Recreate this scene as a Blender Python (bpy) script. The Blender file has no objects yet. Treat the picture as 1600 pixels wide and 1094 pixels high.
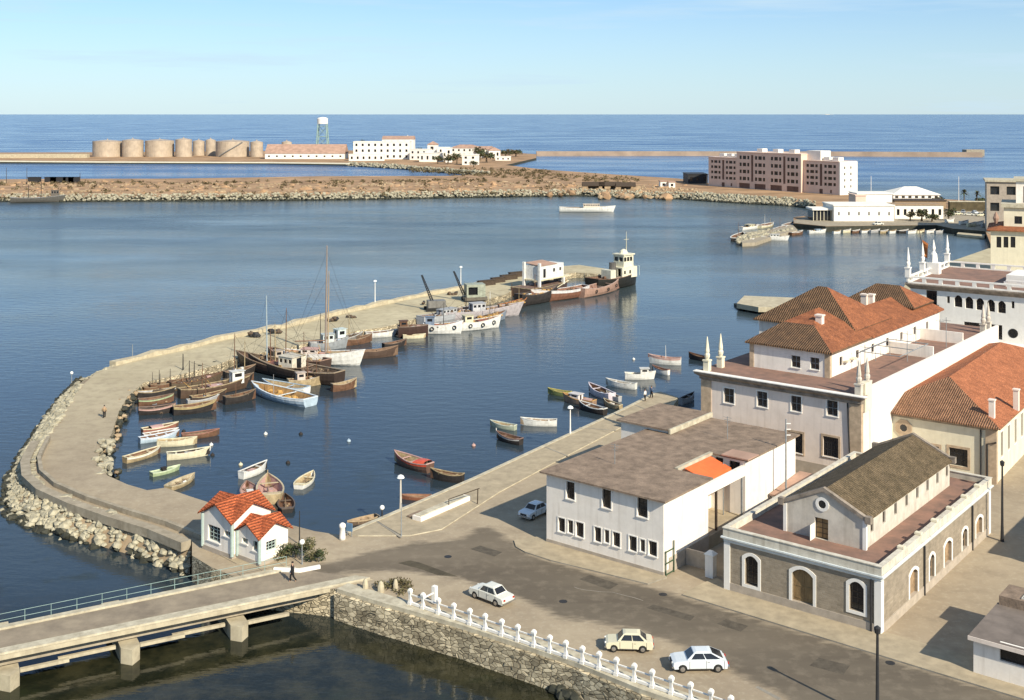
import bpy, bmesh, math, random
from mathutils import Vector, Matrix, noise
from mathutils.geometry import tessellate_polygon
R = random.Random(7)
scene = bpy.context.scene
COL = scene.collection
# ------------------------------------------------------------------ survey of the photograph
F, CZ, PX, PY = 1800.0, 44.5, 800.0, 178.0      # focal length in photo pixels, eye height, principal point
G = 2.5                                         # street level above the water
ANG = math.radians(38.8)
def P(x, y, z=G):
    d = F*(CZ-z)/(y-PY)
    return Vector(((x-PX)*d/F, d, z))
def hgt(p, y):                                  # world z of a point above p seen at pixel row y
    return CZ-(y-PY)*p.y/F
class Frame:                                    # a building's own axes: x along its front, y into depth
    def __init__(s, o, ang=ANG):
        s.o = Vector(o); s.a = ang; s.c = math.cos(ang); s.s = math.sin(ang)
    def loc(s, p):
        dx, dy = p.x-s.o.x, p.y-s.o.y
        return Vector((dx*s.c-dy*s.s, dx*s.s+dy*s.c, p.z-s.o.z))
    def w(s, x, y, z=0):
        return Vector((s.o.x+x*s.c+y*s.s, s.o.y-x*s.s+y*s.c, s.o.z+z))
    def front(s, px, py, y=0.0):
        k = (px-PX)/F
        x = (k*(s.o.y+y*s.c)-s.o.x-y*s.s)/(s.c+k*s.s)
        return x, CZ-(py-PY)*(s.o.y-x*s.s+y*s.c)/F-s.o.z
    def side(s, px, py, x):
        k = (px-PX)/F
        y = (k*(s.o.y-x*s.s)-s.o.x-x*s.c)/(s.s-k*s.c)
        return y, CZ-(py-PY)*(s.o.y-x*s.s+y*s.c)/F-s.o.z
    def at(s, px, py, z=0.0):
        return s.loc(P(px, py, s.o.z+z))
# ------------------------------------------------------------------ materials
def mat(name, col, rough=.8, var=.18, scale=1.5, spec=.3, bump=0., bscale=8., metal=0., col2=None, detail=6., stain=0., zs=1.):
    m = bpy.data.materials.new(name); m.use_nodes = True
    N = m.node_tree.nodes; K = m.node_tree.links
    b = N['Principled BSDF']
    b.inputs['Roughness'].default_value = rough; b.inputs['Metallic'].default_value = metal
    b.inputs['Specular IOR Level'].default_value = spec
    tc = N.new('ShaderNodeTexCoord')
    mp = N.new('ShaderNodeMapping'); mp.inputs['Scale'].default_value = (1, 1, zs)
    K.new(tc.outputs['Object'], mp.inputs['Vector'])
    nz = N.new('ShaderNodeTexNoise'); nz.inputs['Scale'].default_value = scale; nz.inputs['Detail'].default_value = detail
    nz.inputs['Roughness'].default_value = .65
    K.new(mp.outputs[0], nz.inputs['Vector'])
    r = N.new('ShaderNodeValToRGB')
    c2 = col2 or tuple(c*(1-var*1.6) for c in col)
    c1 = tuple(min(1, c*(1+var*.55)) for c in col)
    r.color_ramp.elements[0].position = .32; r.color_ramp.elements[1].position = .68
    r.color_ramp.elements[0].color = (*c2, 1); r.color_ramp.elements[1].color = (*c1, 1)
    K.new(nz.outputs['Fac'], r.inputs['Fac'])
    out = r.outputs['Color']
    if stain:                                   # run-off streaks, tall and narrow
        mp2 = N.new('ShaderNodeMapping'); mp2.inputs['Scale'].default_value = (2.2, 2.2, .18)
        K.new(tc.outputs['Object'], mp2.inputs['Vector'])
        n2 = N.new('ShaderNodeTexNoise'); n2.inputs['Scale'].default_value = 1.; n2.inputs['Detail'].default_value = 8
        K.new(mp2.outputs[0], n2.inputs['Vector'])
        r2 = N.new('ShaderNodeMapRange'); r2.inputs[1].default_value = .52; r2.inputs[2].default_value = .75
        K.new(n2.outputs['Fac'], r2.inputs[0])
        ml = N.new('ShaderNodeMath'); ml.operation = 'MULTIPLY'; ml.inputs[1].default_value = stain; K.new(r2.outputs[0], ml.inputs[0])
        mx = N.new('ShaderNodeMix'); mx.data_type = 'RGBA'
        K.new(ml.outputs[0], mx.inputs['Factor']); K.new(out, mx.inputs['A'])
        mx.inputs['B'].default_value = (col[0]*.42, col[1]*.38, col[2]*.33, 1)
        out = mx.outputs['Result']
    if name.startswith('plaster'):
        n4 = N.new('ShaderNodeTexNoise'); n4.inputs['Scale'].default_value = .55; n4.inputs['Detail'].default_value = 12; n4.inputs['Roughness'].default_value = .75; K.new(tc.outputs['Object'], n4.inputs['Vector'])
        r4 = N.new('ShaderNodeMapRange'); r4.inputs[1].default_value = .5; r4.inputs[2].default_value = .72; r4.inputs[4].default_value = .4; K.new(n4.outputs['Fac'], r4.inputs[0])
        m4 = N.new('ShaderNodeMix'); m4.data_type = 'RGBA'; K.new(r4.outputs[0], m4.inputs['Factor']); K.new(out, m4.inputs['A']); m4.inputs['B'].default_value = (col[0]*.78, col[1]*.74, col[2]*.68, 1)
        out = m4.outputs['Result']
    K.new(out, b.inputs['Base Color'])
    if bump:
        n3 = N.new('ShaderNodeTexNoise'); n3.inputs['Scale'].default_value = bscale; n3.inputs['Detail'].default_value = 4
        K.new(tc.outputs['Object'], n3.inputs['Vector'])
        bp = N.new('ShaderNodeBump'); bp.inputs['Strength'].default_value = bump; bp.inputs['Distance'].default_value = .1
        K.new(n3.outputs['Fac'], bp.inputs['Height']); K.new(bp.outputs[0], b.inputs['Normal'])
    return m
def tile_mat(name, col, col2, axis, pitch=.3):
    m = mat(name, col, .85, .3, .9, .2, col2=col2)
    N = m.node_tree.nodes; K = m.node_tree.links; b = N['Principled BSDF']
    tc = N['Texture Coordinate']
    mp = N.new('ShaderNodeMapping')
    if axis == 'Z': mp.inputs['Rotation'].default_value = (0, math.pi/2, 0)
    if axis == 'Y': mp.inputs['Rotation'].default_value = (0, 0, math.pi/2)
    K.new(tc.outputs['Object'], mp.inputs['Vector'])
    wv = N.new('ShaderNodeTexWave'); wv.bands_direction = 'X'; wv.inputs['Scale'].default_value = .314/pitch
    wv.inputs['Distortion'].default_value = .8; wv.inputs['Detail'].default_value = 2; wv.inputs['Detail Scale'].default_value = 3
    K.new(mp.outputs[0], wv.inputs['Vector'])
    base = b.inputs['Base Color'].links[0].from_socket
    n2 = N.new('ShaderNodeTexNoise'); n2.inputs['Scale'].default_value = 7; K.new(tc.outputs['Object'], n2.inputs['Vector'])
    r2 = N.new('ShaderNodeMapRange'); r2.inputs[1].default_value = .35; r2.inputs[2].default_value = .65; r2.inputs[3].default_value = .55; r2.inputs[4].default_value = 1.2
    K.new(n2.outputs['Fac'], r2.inputs[0])
    r3 = N.new('ShaderNodeMapRange'); r3.inputs[3].default_value = .68; r3.inputs[4].default_value = 1.08
    K.new(wv.outputs['Fac'], r3.inputs[0])
    mu = N.new('ShaderNodeMath'); mu.operation = 'MULTIPLY'; K.new(r2.outputs[0], mu.inputs[0]); K.new(r3.outputs[0], mu.inputs[1])
    vm = N.new('ShaderNodeVectorMath'); vm.operation = 'SCALE'; K.new(base, vm.inputs[0]); K.new(mu.outputs[0], vm.inputs['Scale'])
    K.new(vm.outputs[0], b.inputs['Base Color'])
    bp = N.new('ShaderNodeBump'); bp.inputs['Strength'].default_value = 1.; bp.inputs['Distance'].default_value = .12
    K.new(wv.outputs['Fac'], bp.inputs['Height']); K.new(bp.outputs[0], b.inputs['Normal'])
    return m
def block_mat(name, col, col2, mortar, sx, sz, rough=.9, rot=0., stain_low=False):
    m = bpy.data.materials.new(name); m.use_nodes = True
    N = m.node_tree.nodes; K = m.node_tree.links; b = N['Principled BSDF']; b.inputs['Roughness'].default_value = rough
    b.inputs['Specular IOR Level'].default_value = .2
    tc = N.new('ShaderNodeTexCoord'); sp = N.new('ShaderNodeSeparateXYZ'); K.new(tc.outputs['Object'], sp.inputs[0])
    ad = N.new('ShaderNodeMath'); K.new(sp.outputs[0], ad.inputs[0]); K.new(sp.outputs[1], ad.inputs[1])
    cb = N.new('ShaderNodeCombineXYZ'); K.new(ad.outputs[0], cb.inputs[0]); K.new(sp.outputs[2], cb.inputs[1])
    n0 = N.new('ShaderNodeTexNoise'); n0.inputs['Scale'].default_value = 2.; n0.inputs['Detail'].default_value = 3; K.new(tc.outputs['Object'], n0.inputs['Vector'])
    mxv = N.new('ShaderNodeMix'); mxv.data_type = 'VECTOR'; mxv.inputs['Factor'].default_value = .06*sx*2
    K.new(cb.outputs[0], mxv.inputs['A']); K.new(n0.outputs['Color'], mxv.inputs['B'])
    br = N.new('ShaderNodeTexBrick'); br.inputs['Scale'].default_value = 1.
    br.inputs['Brick Width'].default_value = sx; br.inputs['Row Height'].default_value = sz; br.inputs['Mortar Size'].default_value = min(sx, sz)*.07
    br.inputs['Color1'].default_value = (*col, 1); br.inputs['Color2'].default_value = (*col2, 1); br.inputs['Mortar'].default_value = (*mortar, 1)
    K.new(mxv.outputs['Result'], br.inputs['Vector'])
    nz = N.new('ShaderNodeTexNoise'); nz.inputs['Scale'].default_value = .9; nz.inputs['Detail'].default_value = 8; nz.inputs['Roughness'].default_value = .7
    K.new(tc.outputs['Object'], nz.inputs['Vector'])
    mr = N.new('ShaderNodeMapRange'); mr.inputs[1].default_value = .3; mr.inputs[2].default_value = .7; mr.inputs[3].default_value = .74; mr.inputs[4].default_value = 1.16
    K.new(nz.outputs['Fac'], mr.inputs[0])
    vm = N.new('ShaderNodeVectorMath'); vm.operation = 'SCALE'; K.new(br.outputs['Color'], vm.inputs[0]); K.new(mr.outputs[0], vm.inputs['Scale'])
    K.new(vm.outputs[0], b.inputs['Base Color'])
    bp = N.new('ShaderNodeBump'); bp.inputs['Strength'].default_value = .6; bp.inputs['Distance'].default_value = .06; bp.invert = True
    K.new(br.outputs['Fac'], bp.inputs['Height']); K.new(bp.outputs[0], b.inputs['Normal'])
    return m
M = {}
def m_(k, *a, **kw): M[k] = mat(k, *a, **kw)
m_('plaster_white', (.83, .77, .69), .85, .07, .6, stain=.3)
m_('plaster_pink', (.78, .67, .58), .85, .07, .5, stain=.3)
m_('plaster_old', (.58, .53, .45), .9, .14, .9, stain=.4)
m_('plaster_cream', (.72, .66, .50), .85, .08, .6, stain=.2)
m_('trim_white', (.80, .77, .71), .8, .05, 1.2, stain=.12)
m_('trim_blue', (.62, .66, .66), .8, .1, .8, stain=.3)
m_('dado', (.42, .36, .29), .9, .15, 1.)
m_('quoin', (.50, .38, .26), .9, .2, 1.5)
m_('cornice', (.30, .25, .20), .9, .3, 1.2)
m_('roof_felt', (.265, .195, .14), .95, .3, .9, bump=.5, bscale=5, col2=(.15, .11, .08), detail=12)
m_('roof_terrace', (.255, .145, .105), .9, .25, .6, col2=(.17, .11, .085))
m_('roof_ochre', (.42, .27, .2), .9, .2, .3)
m_('orange_plain', (.54, .13, .045), .85, .3, 2.2, bump=.6, bscale=7, col2=(.36, .085, .035))
m_('canvas_orange', (.72, .15, .045), .75, .08, 1.)
m_('glass_dark', (.018, .018, .02), .12, .3, 2., spec=.6)
m_('glass_pane', (.03, .035, .04), .08, .3, 2., spec=.7)
m_('wood_door', (.24, .16, .075), .7, .25, 3., zs=.3)
m_('wood_dark', (.07, .05, .035), .75, .3, 2.5)
m_('wood_pale', (.36, .25, .15), .8, .25, 2.5)
m_('wood_deck', (.32, .21, .13), .8, .25, 2.)
m_('iron_dark', (.03, .03, .032), .6, .2, 3.)
m_('iron_grey', (.25, .27, .28), .6, .2, 3.)
m_('paint_green', (.38, .46, .42), .6, .1, 2.)
m_('concrete', (.36, .31, .23), .9, .18, .8, bump=.2, bscale=4, col2=(.25, .21, .15), stain=.3)
m_('concrete_pale', (.50, .44, .31), .9, .14, .9, col2=(.35, .30, .21), stain=.3)
m_('wall_ledge', (.52, .475, .36), .9, .16, 1.1, col2=(.34, .30, .22), stain=.25)
m_('sidewalk', (.40, .33, .225), .92, .16, .8, col2=(.29, .24, .165), detail=10)
m_('kerb', (.30, .27, .22), .9, .2, 1.)
m_('rock_pale', (.40, .365, .265), .95, .35, .9, bump=.6, bscale=4, col2=(.19, .17, .12))
m_('rock_brown', (.36, .27, .17), .95, .35, .3, col2=(.22, .16, .10))
m_('rock_wet', (.05, .05, .035), .7, .35, 1.)
m_('scrub', (.14, .11, .055), .95, .4, .3)
m_('leaf', (.065, .085, .035), .8, .45, 1.2)
m_('leaf_dry', (.15, .135, .06), .85, .35, 1.2)
m_('bark', (.16, .12, .08), .9, .3, 3.)
m_('tank', (.47, .385, .29), .5, .15, .2, stain=.5, col2=(.34, .275, .21))
m_('hotel', (.72, .53, .42), .85, .07, .2)
m_('hotel_dark', (.17, .10, .075), .8, .2, .5)
m_('steel_teal', (.27, .38, .35), .6, .15, 1.)
m_('white_far', (.80, .76, .68), .85, .08, .3)
m_('skin', (.42, .26, .18), .6, .05, 3.)
m_('cloth_black', (.018, .018, .02), .9, .2, 4.)
m_('cloth_white', (.70, .68, .64), .9, .1, 4.)
m_('cloth_blue', (.08, .11, .18), .9, .2, 4.)
m_('rubber', (.02, .02, .02), .8, .2, 5.)
m_('chrome', (.55, .55, .55), .25, .05, 3., metal=.9)
m_('car_white', (.66, .65, .57), .22, .03, 2., spec=.5)
m_('car_cream', (.62, .58, .42), .35, .03, 2., spec=.5)
m_('car_ice', (.62, .66, .68), .22, .03, 2., spec=.5)
m_('car_grey', (.3, .32, .34), .35, .03, 2., spec=.5)
m_('lamp_glass', (.8, .8, .75), .4, .03, 2.)
m_('tail_red', (.4, .03, .02), .3, .05, 2.)
m_('net', (.50, .30, .10), .95, .3, 3., bump=.6, bscale=9)
m_('net_dark', (.14, .10, .07), .95, .4, 3., bump=.6, bscale=9)
m_('flag_red', (.5, .17, .05), .8, .1, 2.)
M['tile_x'] = tile_mat('roof_tile_shaded_front', (.20, .115, .062), (.12, .075, .045), 'X')  # front slopes: tile colour darkened to carry the shade between tile ridges
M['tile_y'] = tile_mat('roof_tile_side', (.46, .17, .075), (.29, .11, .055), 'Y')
M['tile_ox'] = tile_mat('roof_tile_shaded_pink_front', (.33, .175, .10), (.22, .12, .07), 'X', .26)  # shaded copy of the orange tile, its shade put into the colour
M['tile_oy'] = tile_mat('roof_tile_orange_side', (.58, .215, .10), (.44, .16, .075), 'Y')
M['tile_olive'] = tile_mat('roof_tile_olive', (.20, .145, .085), (.12, .09, .05), 'Y', .35)
m_('parapet_old', (.62, .575, .48), .9, .12, 1.1, stain=.55, col2=(.46, .42, .34))
M['orange_tile'] = tile_mat('orange_tile', (.56, .145, .055), (.36, .095, .04), 'Z', .16)
M['brick'] = block_mat('grey_brick', (.34, .285, .215), (.275, .23, .17), (.30, .255, .20), .5, .17)
def rubble_mat():
    m = mat('rubble_stone', (.60, .51, .35), .95, .4, .8, .15, col2=(.32, .265, .175), stain=.4)
    N = m.node_tree.nodes; K = m.node_tree.links; b = N['Principled BSDF']; base = b.inputs['Base Color'].links[0].from_socket
    mp = N.new('ShaderNodeMapping'); mp.inputs['Scale'].default_value = (1.2, 1.2, 2.3); K.new(N['Texture Coordinate'].outputs['Object'], mp.inputs['Vector'])
    v = N.new('ShaderNodeTexVoronoi'); v.feature = 'DISTANCE_TO_EDGE'; v.inputs['Scale'].default_value = 1.5; K.new(mp.outputs[0], v.inputs['Vector'])
    v2 = N.new('ShaderNodeTexVoronoi'); v2.inputs['Scale'].default_value = 1.5; K.new(mp.outputs[0], v2.inputs['Vector'])
    r = N.new('ShaderNodeMapRange'); r.inputs[2].default_value = .09; r.inputs[3].default_value = .3; K.new(v.outputs['Distance'], r.inputs[0])
    sp = N.new('ShaderNodeSeparateColor'); K.new(v2.outputs['Color'], sp.inputs[0])
    r2 = N.new('ShaderNodeMapRange'); r2.inputs[3].default_value = .55; r2.inputs[4].default_value = 1.3; K.new(sp.outputs[0], r2.inputs[0])
    mu = N.new('ShaderNodeMath'); mu.operation = 'MULTIPLY'; K.new(r.outputs[0], mu.inputs[0]); K.new(r2.outputs[0], mu.inputs[1])
    vm = N.new('ShaderNodeVectorMath'); vm.operation = 'SCALE'; K.new(base, vm.inputs[0]); K.new(mu.outputs[0], vm.inputs['Scale']); K.new(vm.outputs[0], b.inputs['Base Color'])
    bp = N.new('ShaderNodeBump'); bp.inputs['Strength'].default_value = .8; bp.inputs['Distance'].default_value = .12; K.new(r.outputs[0], bp.inputs['Height']); K.new(bp.outputs[0], b.inputs['Normal'])
    return m
M['stone'] = rubble_mat()
def paint(col, rough=.5, var=.16):
    k = 'paint_%02x%02x%02x' % tuple(int(max(0, min(.999, c))*255) for c in col)
    if k not in M: M[k] = mat(k, col, rough, var, 1.6, .3, detail=8, stain=.35)
    return M[k]
# ------------------------------------------------------------------ mesh builder
class B:
    def __init__(s): s.v = []; s.f = []; s.mi = []
    def add(s, vs, fs, mi=0):
        n = len(s.v); s.v += [tuple(v) for v in vs]
        for f in fs: s.f.append(tuple(i+n for i in f)); s.mi.append(mi)
    def box(s, x0, x1, y0, y1, z0, z1, mi=0, M4=None):
        vs = [Vector((x, y, z)) for z in (z0, z1) for x, y in ((x0, y0), (x1, y0), (x1, y1), (x0, y1))]
        if M4: vs = [M4 @ v for v in vs]
        s.add(vs, [(3, 2, 1, 0), (4, 5, 6, 7), (0, 1, 5, 4), (1, 2, 6, 5), (2, 3, 7, 6), (3, 0, 4, 7)], mi); return s
    def quad(s, a, b, c, d, mi=0): s.add([a, b, c, d], [(0, 1, 2, 3)], mi); return s
    def rings(s, rs, closed=True, cap=True, mi=0):
        n = len(rs[0]); vs = [v for r in rs for v in r]; fs = []
        for i in range(len(rs)-1):
            for j in range(n if closed else n-1):
                k = (j+1) % n; fs.append((i*n+j, i*n+k, (i+1)*n+k, (i+1)*n+j))
        if cap and closed: fs += [tuple(range(n-1, -1, -1)), tuple(range((len(rs)-1)*n, len(rs)*n))]
        s.add(vs, fs, mi); return s
    def tube(s, pts, r, n=6, mi=0, cap=True):
        pts = [Vector(p) for p in pts]; rs = []
        rad = r if isinstance(r, (list, tuple)) else [r]*len(pts)
        for i, p in enumerate(pts):
            d = (pts[min(i+1, len(pts)-1)]-pts[max(i-1, 0)]).normalized()
            up = Vector((0, 0, 1)) if abs(d.z) < .95 else Vector((1, 0, 0))
            a = d.cross(up).normalized(); c = a.cross(d)
            rs.append([p+(a*math.cos(t)+c*math.sin(t))*rad[i] for t in [2*math.pi*k/n for k in range(n)]])
        s.rings(rs, True, cap, mi); return s
    def lathe(s, prof, n=12, o=(0, 0, 0), mi=0):
        o = Vector(o)
        s.rings([[o+Vector((r*math.cos(2*math.pi*k/n), r*math.sin(2*math.pi*k/n), z)) for k in range(n)] for r, z in prof], True, True, mi); return s
    def prism(s, pts, z0, z1, mi=0, mtop=None):
        pts = [Vector((p[0], p[1], p[2] if len(p) > 2 else 0)) for p in pts]
        ar = sum(pts[i].x*pts[(i+1) % len(pts)].y-pts[(i+1) % len(pts)].x*pts[i].y for i in range(len(pts)))
        if ar < 0: pts.reverse()
        n = len(pts)
        tr = tessellate_polygon([[Vector((p.x, p.y, 0)) for p in pts]])
        top = [(p.x, p.y, p.z if z1 is None else z1) for p in pts]; bot = [(p.x, p.y, z0) for p in pts]
        up = []
        for t in tr:
            a, b_, c = (pts[i] for i in t)
            up.append(t if (b_.x-a.x)*(c.y-a.y)-(b_.y-a.y)*(c.x-a.x) > 0 else (t[0], t[2], t[1]))
        s.add(top, up, mi if mtop is None else mtop)
        s.add(bot+top, [(i, (i+1) % n, n+(i+1) % n, n+i) for i in range(n)], mi); return s
    def ball(s, c, r, sx=1, sy=1, sz=1, n=8, mi=0):
        c = Vector(c); rs = []
        for i in range(n//2+1):
            t = math.pi*i/(n//2); t = min(max(t, .02), math.pi-.02)
            rs.append([c+Vector((r*sx*math.sin(t)*math.cos(2*math.pi*k/n), r*sy*math.sin(t)*math.sin(2*math.pi*k/n), -r*sz*math.cos(t))) for k in range(n)])
        s.rings(rs, True, True, mi); return s
    def rock(s, c, r, rng, mi=0):
        c = Vector(c); fx = (rng.uniform(.75, 1.35), rng.uniform(.75, 1.35), rng.uniform(.55, 1.)); a = rng.uniform(0, 6.3)
        ca, sa = math.cos(a), math.sin(a); vs = []
        for v in ICO_V:
            k = r*rng.uniform(.72, 1.18); x, y, z = v[0]*fx[0]*k, v[1]*fx[1]*k, v[2]*fx[2]*k
            vs.append((c.x+x*ca-y*sa, c.y+x*sa+y*ca, c.z+z))
        s.add(vs, ICO_F, mi); return s
    def strip(s, pts, w, h, mi=0, z0=None, side=0.):     # a wall of width w and height h along a line
        pts = [Vector(p) for p in pts]; rs = []
        for i, p in enumerate(pts):
            d = (pts[min(i+1, len(pts)-1)]-pts[max(i-1, 0)]); d.z = 0; d.normalize()
            nn = Vector((-d.y, d.x, 0)); a = p+nn*(w*(side+.5)); c = p+nn*(w*(side-.5))
            b0 = p.z if z0 is None else z0
            rs.append([Vector((a.x, a.y, b0)), Vector((c.x, c.y, b0)), Vector((c.x, c.y, p.z+h)), Vector((a.x, a.y, p.z+h))])
        s.rings(rs, True, True, mi); return s
    def mesh(s, name, mats, smooth=False):
        me = bpy.data.meshes.new(name); me.from_pydata(s.v, [], s.f)
        for m in (mats if isinstance(mats, (list, tuple)) else [mats]): me.materials.append(m)
        if any(s.mi): me.polygons.foreach_set('material_index', s.mi)
        bm = bmesh.new(); bm.from_mesh(me); bmesh.ops.recalc_face_normals(bm, faces=bm.faces); bm.to_mesh(me); bm.free()
        if smooth: me.polygons.foreach_set('use_smooth', [True]*len(me.polygons))
        return me
    def obj(s, name, mats, parent=None, smooth=False):
        o = bpy.data.objects.new(name, s.mesh(name, mats, smooth)); COL.objects.link(o)
        if parent: o.parent = parent
        return o
_t = (1+5**.5)/2
ICO_V = [Vector(v).normalized() for v in ((-1, _t, 0), (1, _t, 0), (-1, -_t, 0), (1, -_t, 0), (0, -1, _t), (0, 1, _t), (0, -1, -_t), (0, 1, -_t), (_t, 0, -1), (_t, 0, 1), (-_t, 0, -1), (-_t, 0, 1))]
ICO_F = [(0, 11, 5), (0, 5, 1), (0, 1, 7), (0, 7, 10), (0, 10, 11), (1, 5, 9), (5, 11, 4), (11, 10, 2), (10, 7, 6), (7, 1, 8), (3, 9, 4), (3, 4, 2), (3, 2, 6), (3, 6, 8), (3, 8, 9), (4, 9, 5), (2, 4, 11), (6, 2, 10), (8, 6, 7), (9, 8, 1)]
def tag(o, label, cat, group=None):
    o['label'] = label; o['category'] = cat
    if group: o['group'] = group
    return o
def thing(name, label, cat, loc=(0, 0, 0), rot=0., group=None):
    o = bpy.data.objects.new(name, None); COL.objects.link(o); o.location = loc; o.rotation_euler = (0, 0, rot)
    o.empty_display_size = .5
    return tag(o, label, cat, group)
def struct(o, kind='structure'): o['kind'] = kind; return o
def copy_tree(o, parent=None):
    c = o.copy(); COL.objects.link(c)
    if parent: c.parent = parent
    for ch in [x for x in bpy.data.objects if x.parent == o]: copy_tree(ch, c)
    return c
# ------------------------------------------------------------------ walls with real openings
def panel(b, O, U, N, w, h, holes, depth=.22, mi=0):
    """wall w x h from O along U (up is z), facing N; holes (a0,a1,z0,z1,rise): rise > 0 gives a segmental arch"""
    O, U, N = Vector(O), Vector(U), Vector(N); Z = Vector((0, 0, 1))
    pt = lambda a, z, dd=0.: O+U*a+Z*z-N*dd
    xs = sorted({0., w} | {v for q in holes for v in (q[0], q[1]) if 0 < v < w}); zs = sorted({0., h} | {v for q in holes for v in (q[2], q[3]) if 0 < v < h})
    for i in range(len(xs)-1):
        for j in range(len(zs)-1):
            cx, cz = (xs[i]+xs[i+1])/2, (zs[j]+zs[j+1])/2
            if any(q[0] < cx < q[1] and q[2] < cz < q[3] for q in holes): continue
            b.quad(pt(xs[i], zs[j]), pt(xs[i+1], zs[j]), pt(xs[i+1], zs[j+1]), pt(xs[i], zs[j+1]), mi)
    for q in holes:
        a0, a1, z0, z1 = q[:4]; rise = q[4] if len(q) > 4 else 0
        pr = [(a0, z0), (a1, z0)]
        if rise:
            n = 8; arc = [(a0+(a1-a0)*k/n, z1-rise+rise*math.sin(math.pi*k/n)**.8) for k in range(n, -1, -1)]
            pr += arc
            for k in range(n):
                (p, pz), (r, rz) = arc[k], arc[k+1]
                if abs(pz-z1) < 1e-4 and abs(rz-z1) < 1e-4: continue
                b.quad(pt(p, pz), pt(p, z1), pt(r, z1), pt(r, rz), mi)
        else: pr += [(a1, z1), (a0, z1)]
        for k in range(len(pr)):
            (p, pz), (r, rz) = pr[k], pr[(k+1) % len(pr)]
            b.quad(pt(p, pz), pt(p, pz, depth), pt(r, rz, depth), pt(r, rz), mi)
def wall_box(b, x0, x1, y0, y1, z0, z1, holes={}, depth=.22, top=True, mi=0, sides='FRBL'):
    g = lambda k, off: [(q[0]-off, q[1]-off, q[2]-z0, q[3]-z0)+tuple(q[4:]) for q in holes.get(k, [])]
    if 'F' in sides: panel(b, (x0, y0, z0), (1, 0, 0), (0, -1, 0), x1-x0, z1-z0, g('F', x0), depth, mi)
    if 'R' in sides: panel(b, (x1, y0, z0), (0, 1, 0), (1, 0, 0), y1-y0, z1-z0, g('R', y0), depth, mi)
    if 'B' in sides: panel(b, (x0, y1, z0), (1, 0, 0), (0, 1, 0), x1-x0, z1-z0, g('B', x0), depth, mi)
    if 'L' in sides: panel(b, (x0, y0, z0), (0, 1, 0), (-1, 0, 0), y1-y0, z1-z0, g('L', y0), depth, mi)
    if top: b.quad((x0, y0, z1), (x1, y0, z1), (x1, y1, z1), (x0, y1, z1), mi)
def arch_pts(a0, a1, z0, z1, rise, n=8):
    if not rise: return [(a0, z0), (a1, z0), (a1, z1), (a0, z1)]
    return [(a0, z0), (a1, z0)]+[(a0+(a1-a0)*k/n, z1-rise+rise*math.sin(math.pi*k/n)**.8) for k in range(n, -1, -1)]
def window(parent, face, off, q, depth=.22, frame='trim_white', pane='glass_dark', bars=(1, 1), name='window', surround=None, sw=.18, sill=False, bw=.05, proud=.05):
    """window or door filling hole q of a wall face; a part with its pane, surround and sill as sub-parts"""
    a0, a1, z0, z1 = q[:4]; rise = q[4] if len(q) > 4 else 0
    if face in 'FB':
        s = -1 if face == 'F' else 1
        pt = lambda a, z, o: Vector((a, off+s*o, z))
    else:
        s = 1 if face == 'R' else -1
        pt = lambda a, z, o: Vector((off+s*o, a, z))
    def ring(b, inner, outer, o0, o1):
        n = len(inner)
        for k in range(n):
            i, j = k, (k+1) % n
            A, Bq = [(inner[i], o1), (inner[j], o1), (outer[j], o1), (outer[i], o1)], None
            b.quad(*[pt(p[0], p[1], o) for p, o in A])
            b.quad(pt(*inner[i], o0), pt(*inner[j], o0), pt(*inner[j], o1), pt(*inner[i], o1))
            b.quad(pt(*outer[i], o1), pt(*outer[j], o1), pt(*outer[j], o0), pt(*outer[i], o0))
    fb = B(); e = .07
    ring(fb, arch_pts(a0+e, a1-e, z0+e, z1-e, rise*.9), arch_pts(a0, a1, z0, z1, rise), -depth, -depth+.06)
    nx, nz = bars
    def bar(p0, p1, z_0, z_1):
        o0, o1 = -depth, -depth+.05
        c = [(p0, z_0), (p1, z_0), (p1, z_1), (p0, z_1)]
        fb.quad(*[pt(p, z, o1) for p, z in c])
        for k in range(4): fb.quad(pt(*c[k], o1), pt(*c[(k+1) % 4], o1), pt(*c[(k+1) % 4], o0), pt(*c[k], o0))
    for k in range(1, nx+1): x = a0+(a1-a0)*k/(nx+1); bar(x-bw/2, x+bw/2, z0+e, z1-e-rise*.1)
    for k in range(1, nz+1): z = z0+(z1-rise-z0)*k/(nz+1); bar(a0+e, a1-e, z-bw/2, z+bw/2)
    w = fb.obj(name, M[frame], parent)
    pb = B(); pp = arch_pts(a0+.02, a1-.02, z0+.02, z1-.02, rise)
    pb.add([pt(p, z, -depth+.02) for p, z in pp], [tuple(range(len(pp)))])
    pb.add([pt(p, z, -depth-.02) for p, z in pp], [tuple(range(len(pp)))])
    pb.obj('pane' if name == 'window' else 'door_leaf', M[pane], w)
    if surround:
        sb = B(); ring(sb, arch_pts(a0, a1, z0 if name != 'window' else z0, z1, rise), arch_pts(a0-sw, a1+sw, z0-(sw if name == 'window' else 0), z1+sw, rise), 0., proud)
        sb.obj('surround', M[surround], w)
    if sill:
        sb = B(); c = [(a0-.08, z0-.1), (a1+.08, z0-.1), (a1+.08, z0-.01), (a0-.08, z0-.01)]
        sb.rings([[pt(*p, 0) for p in c], [pt(*p, .12) for p in c]]); sb.obj('sill', M['trim_white'], w)
    return w
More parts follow.
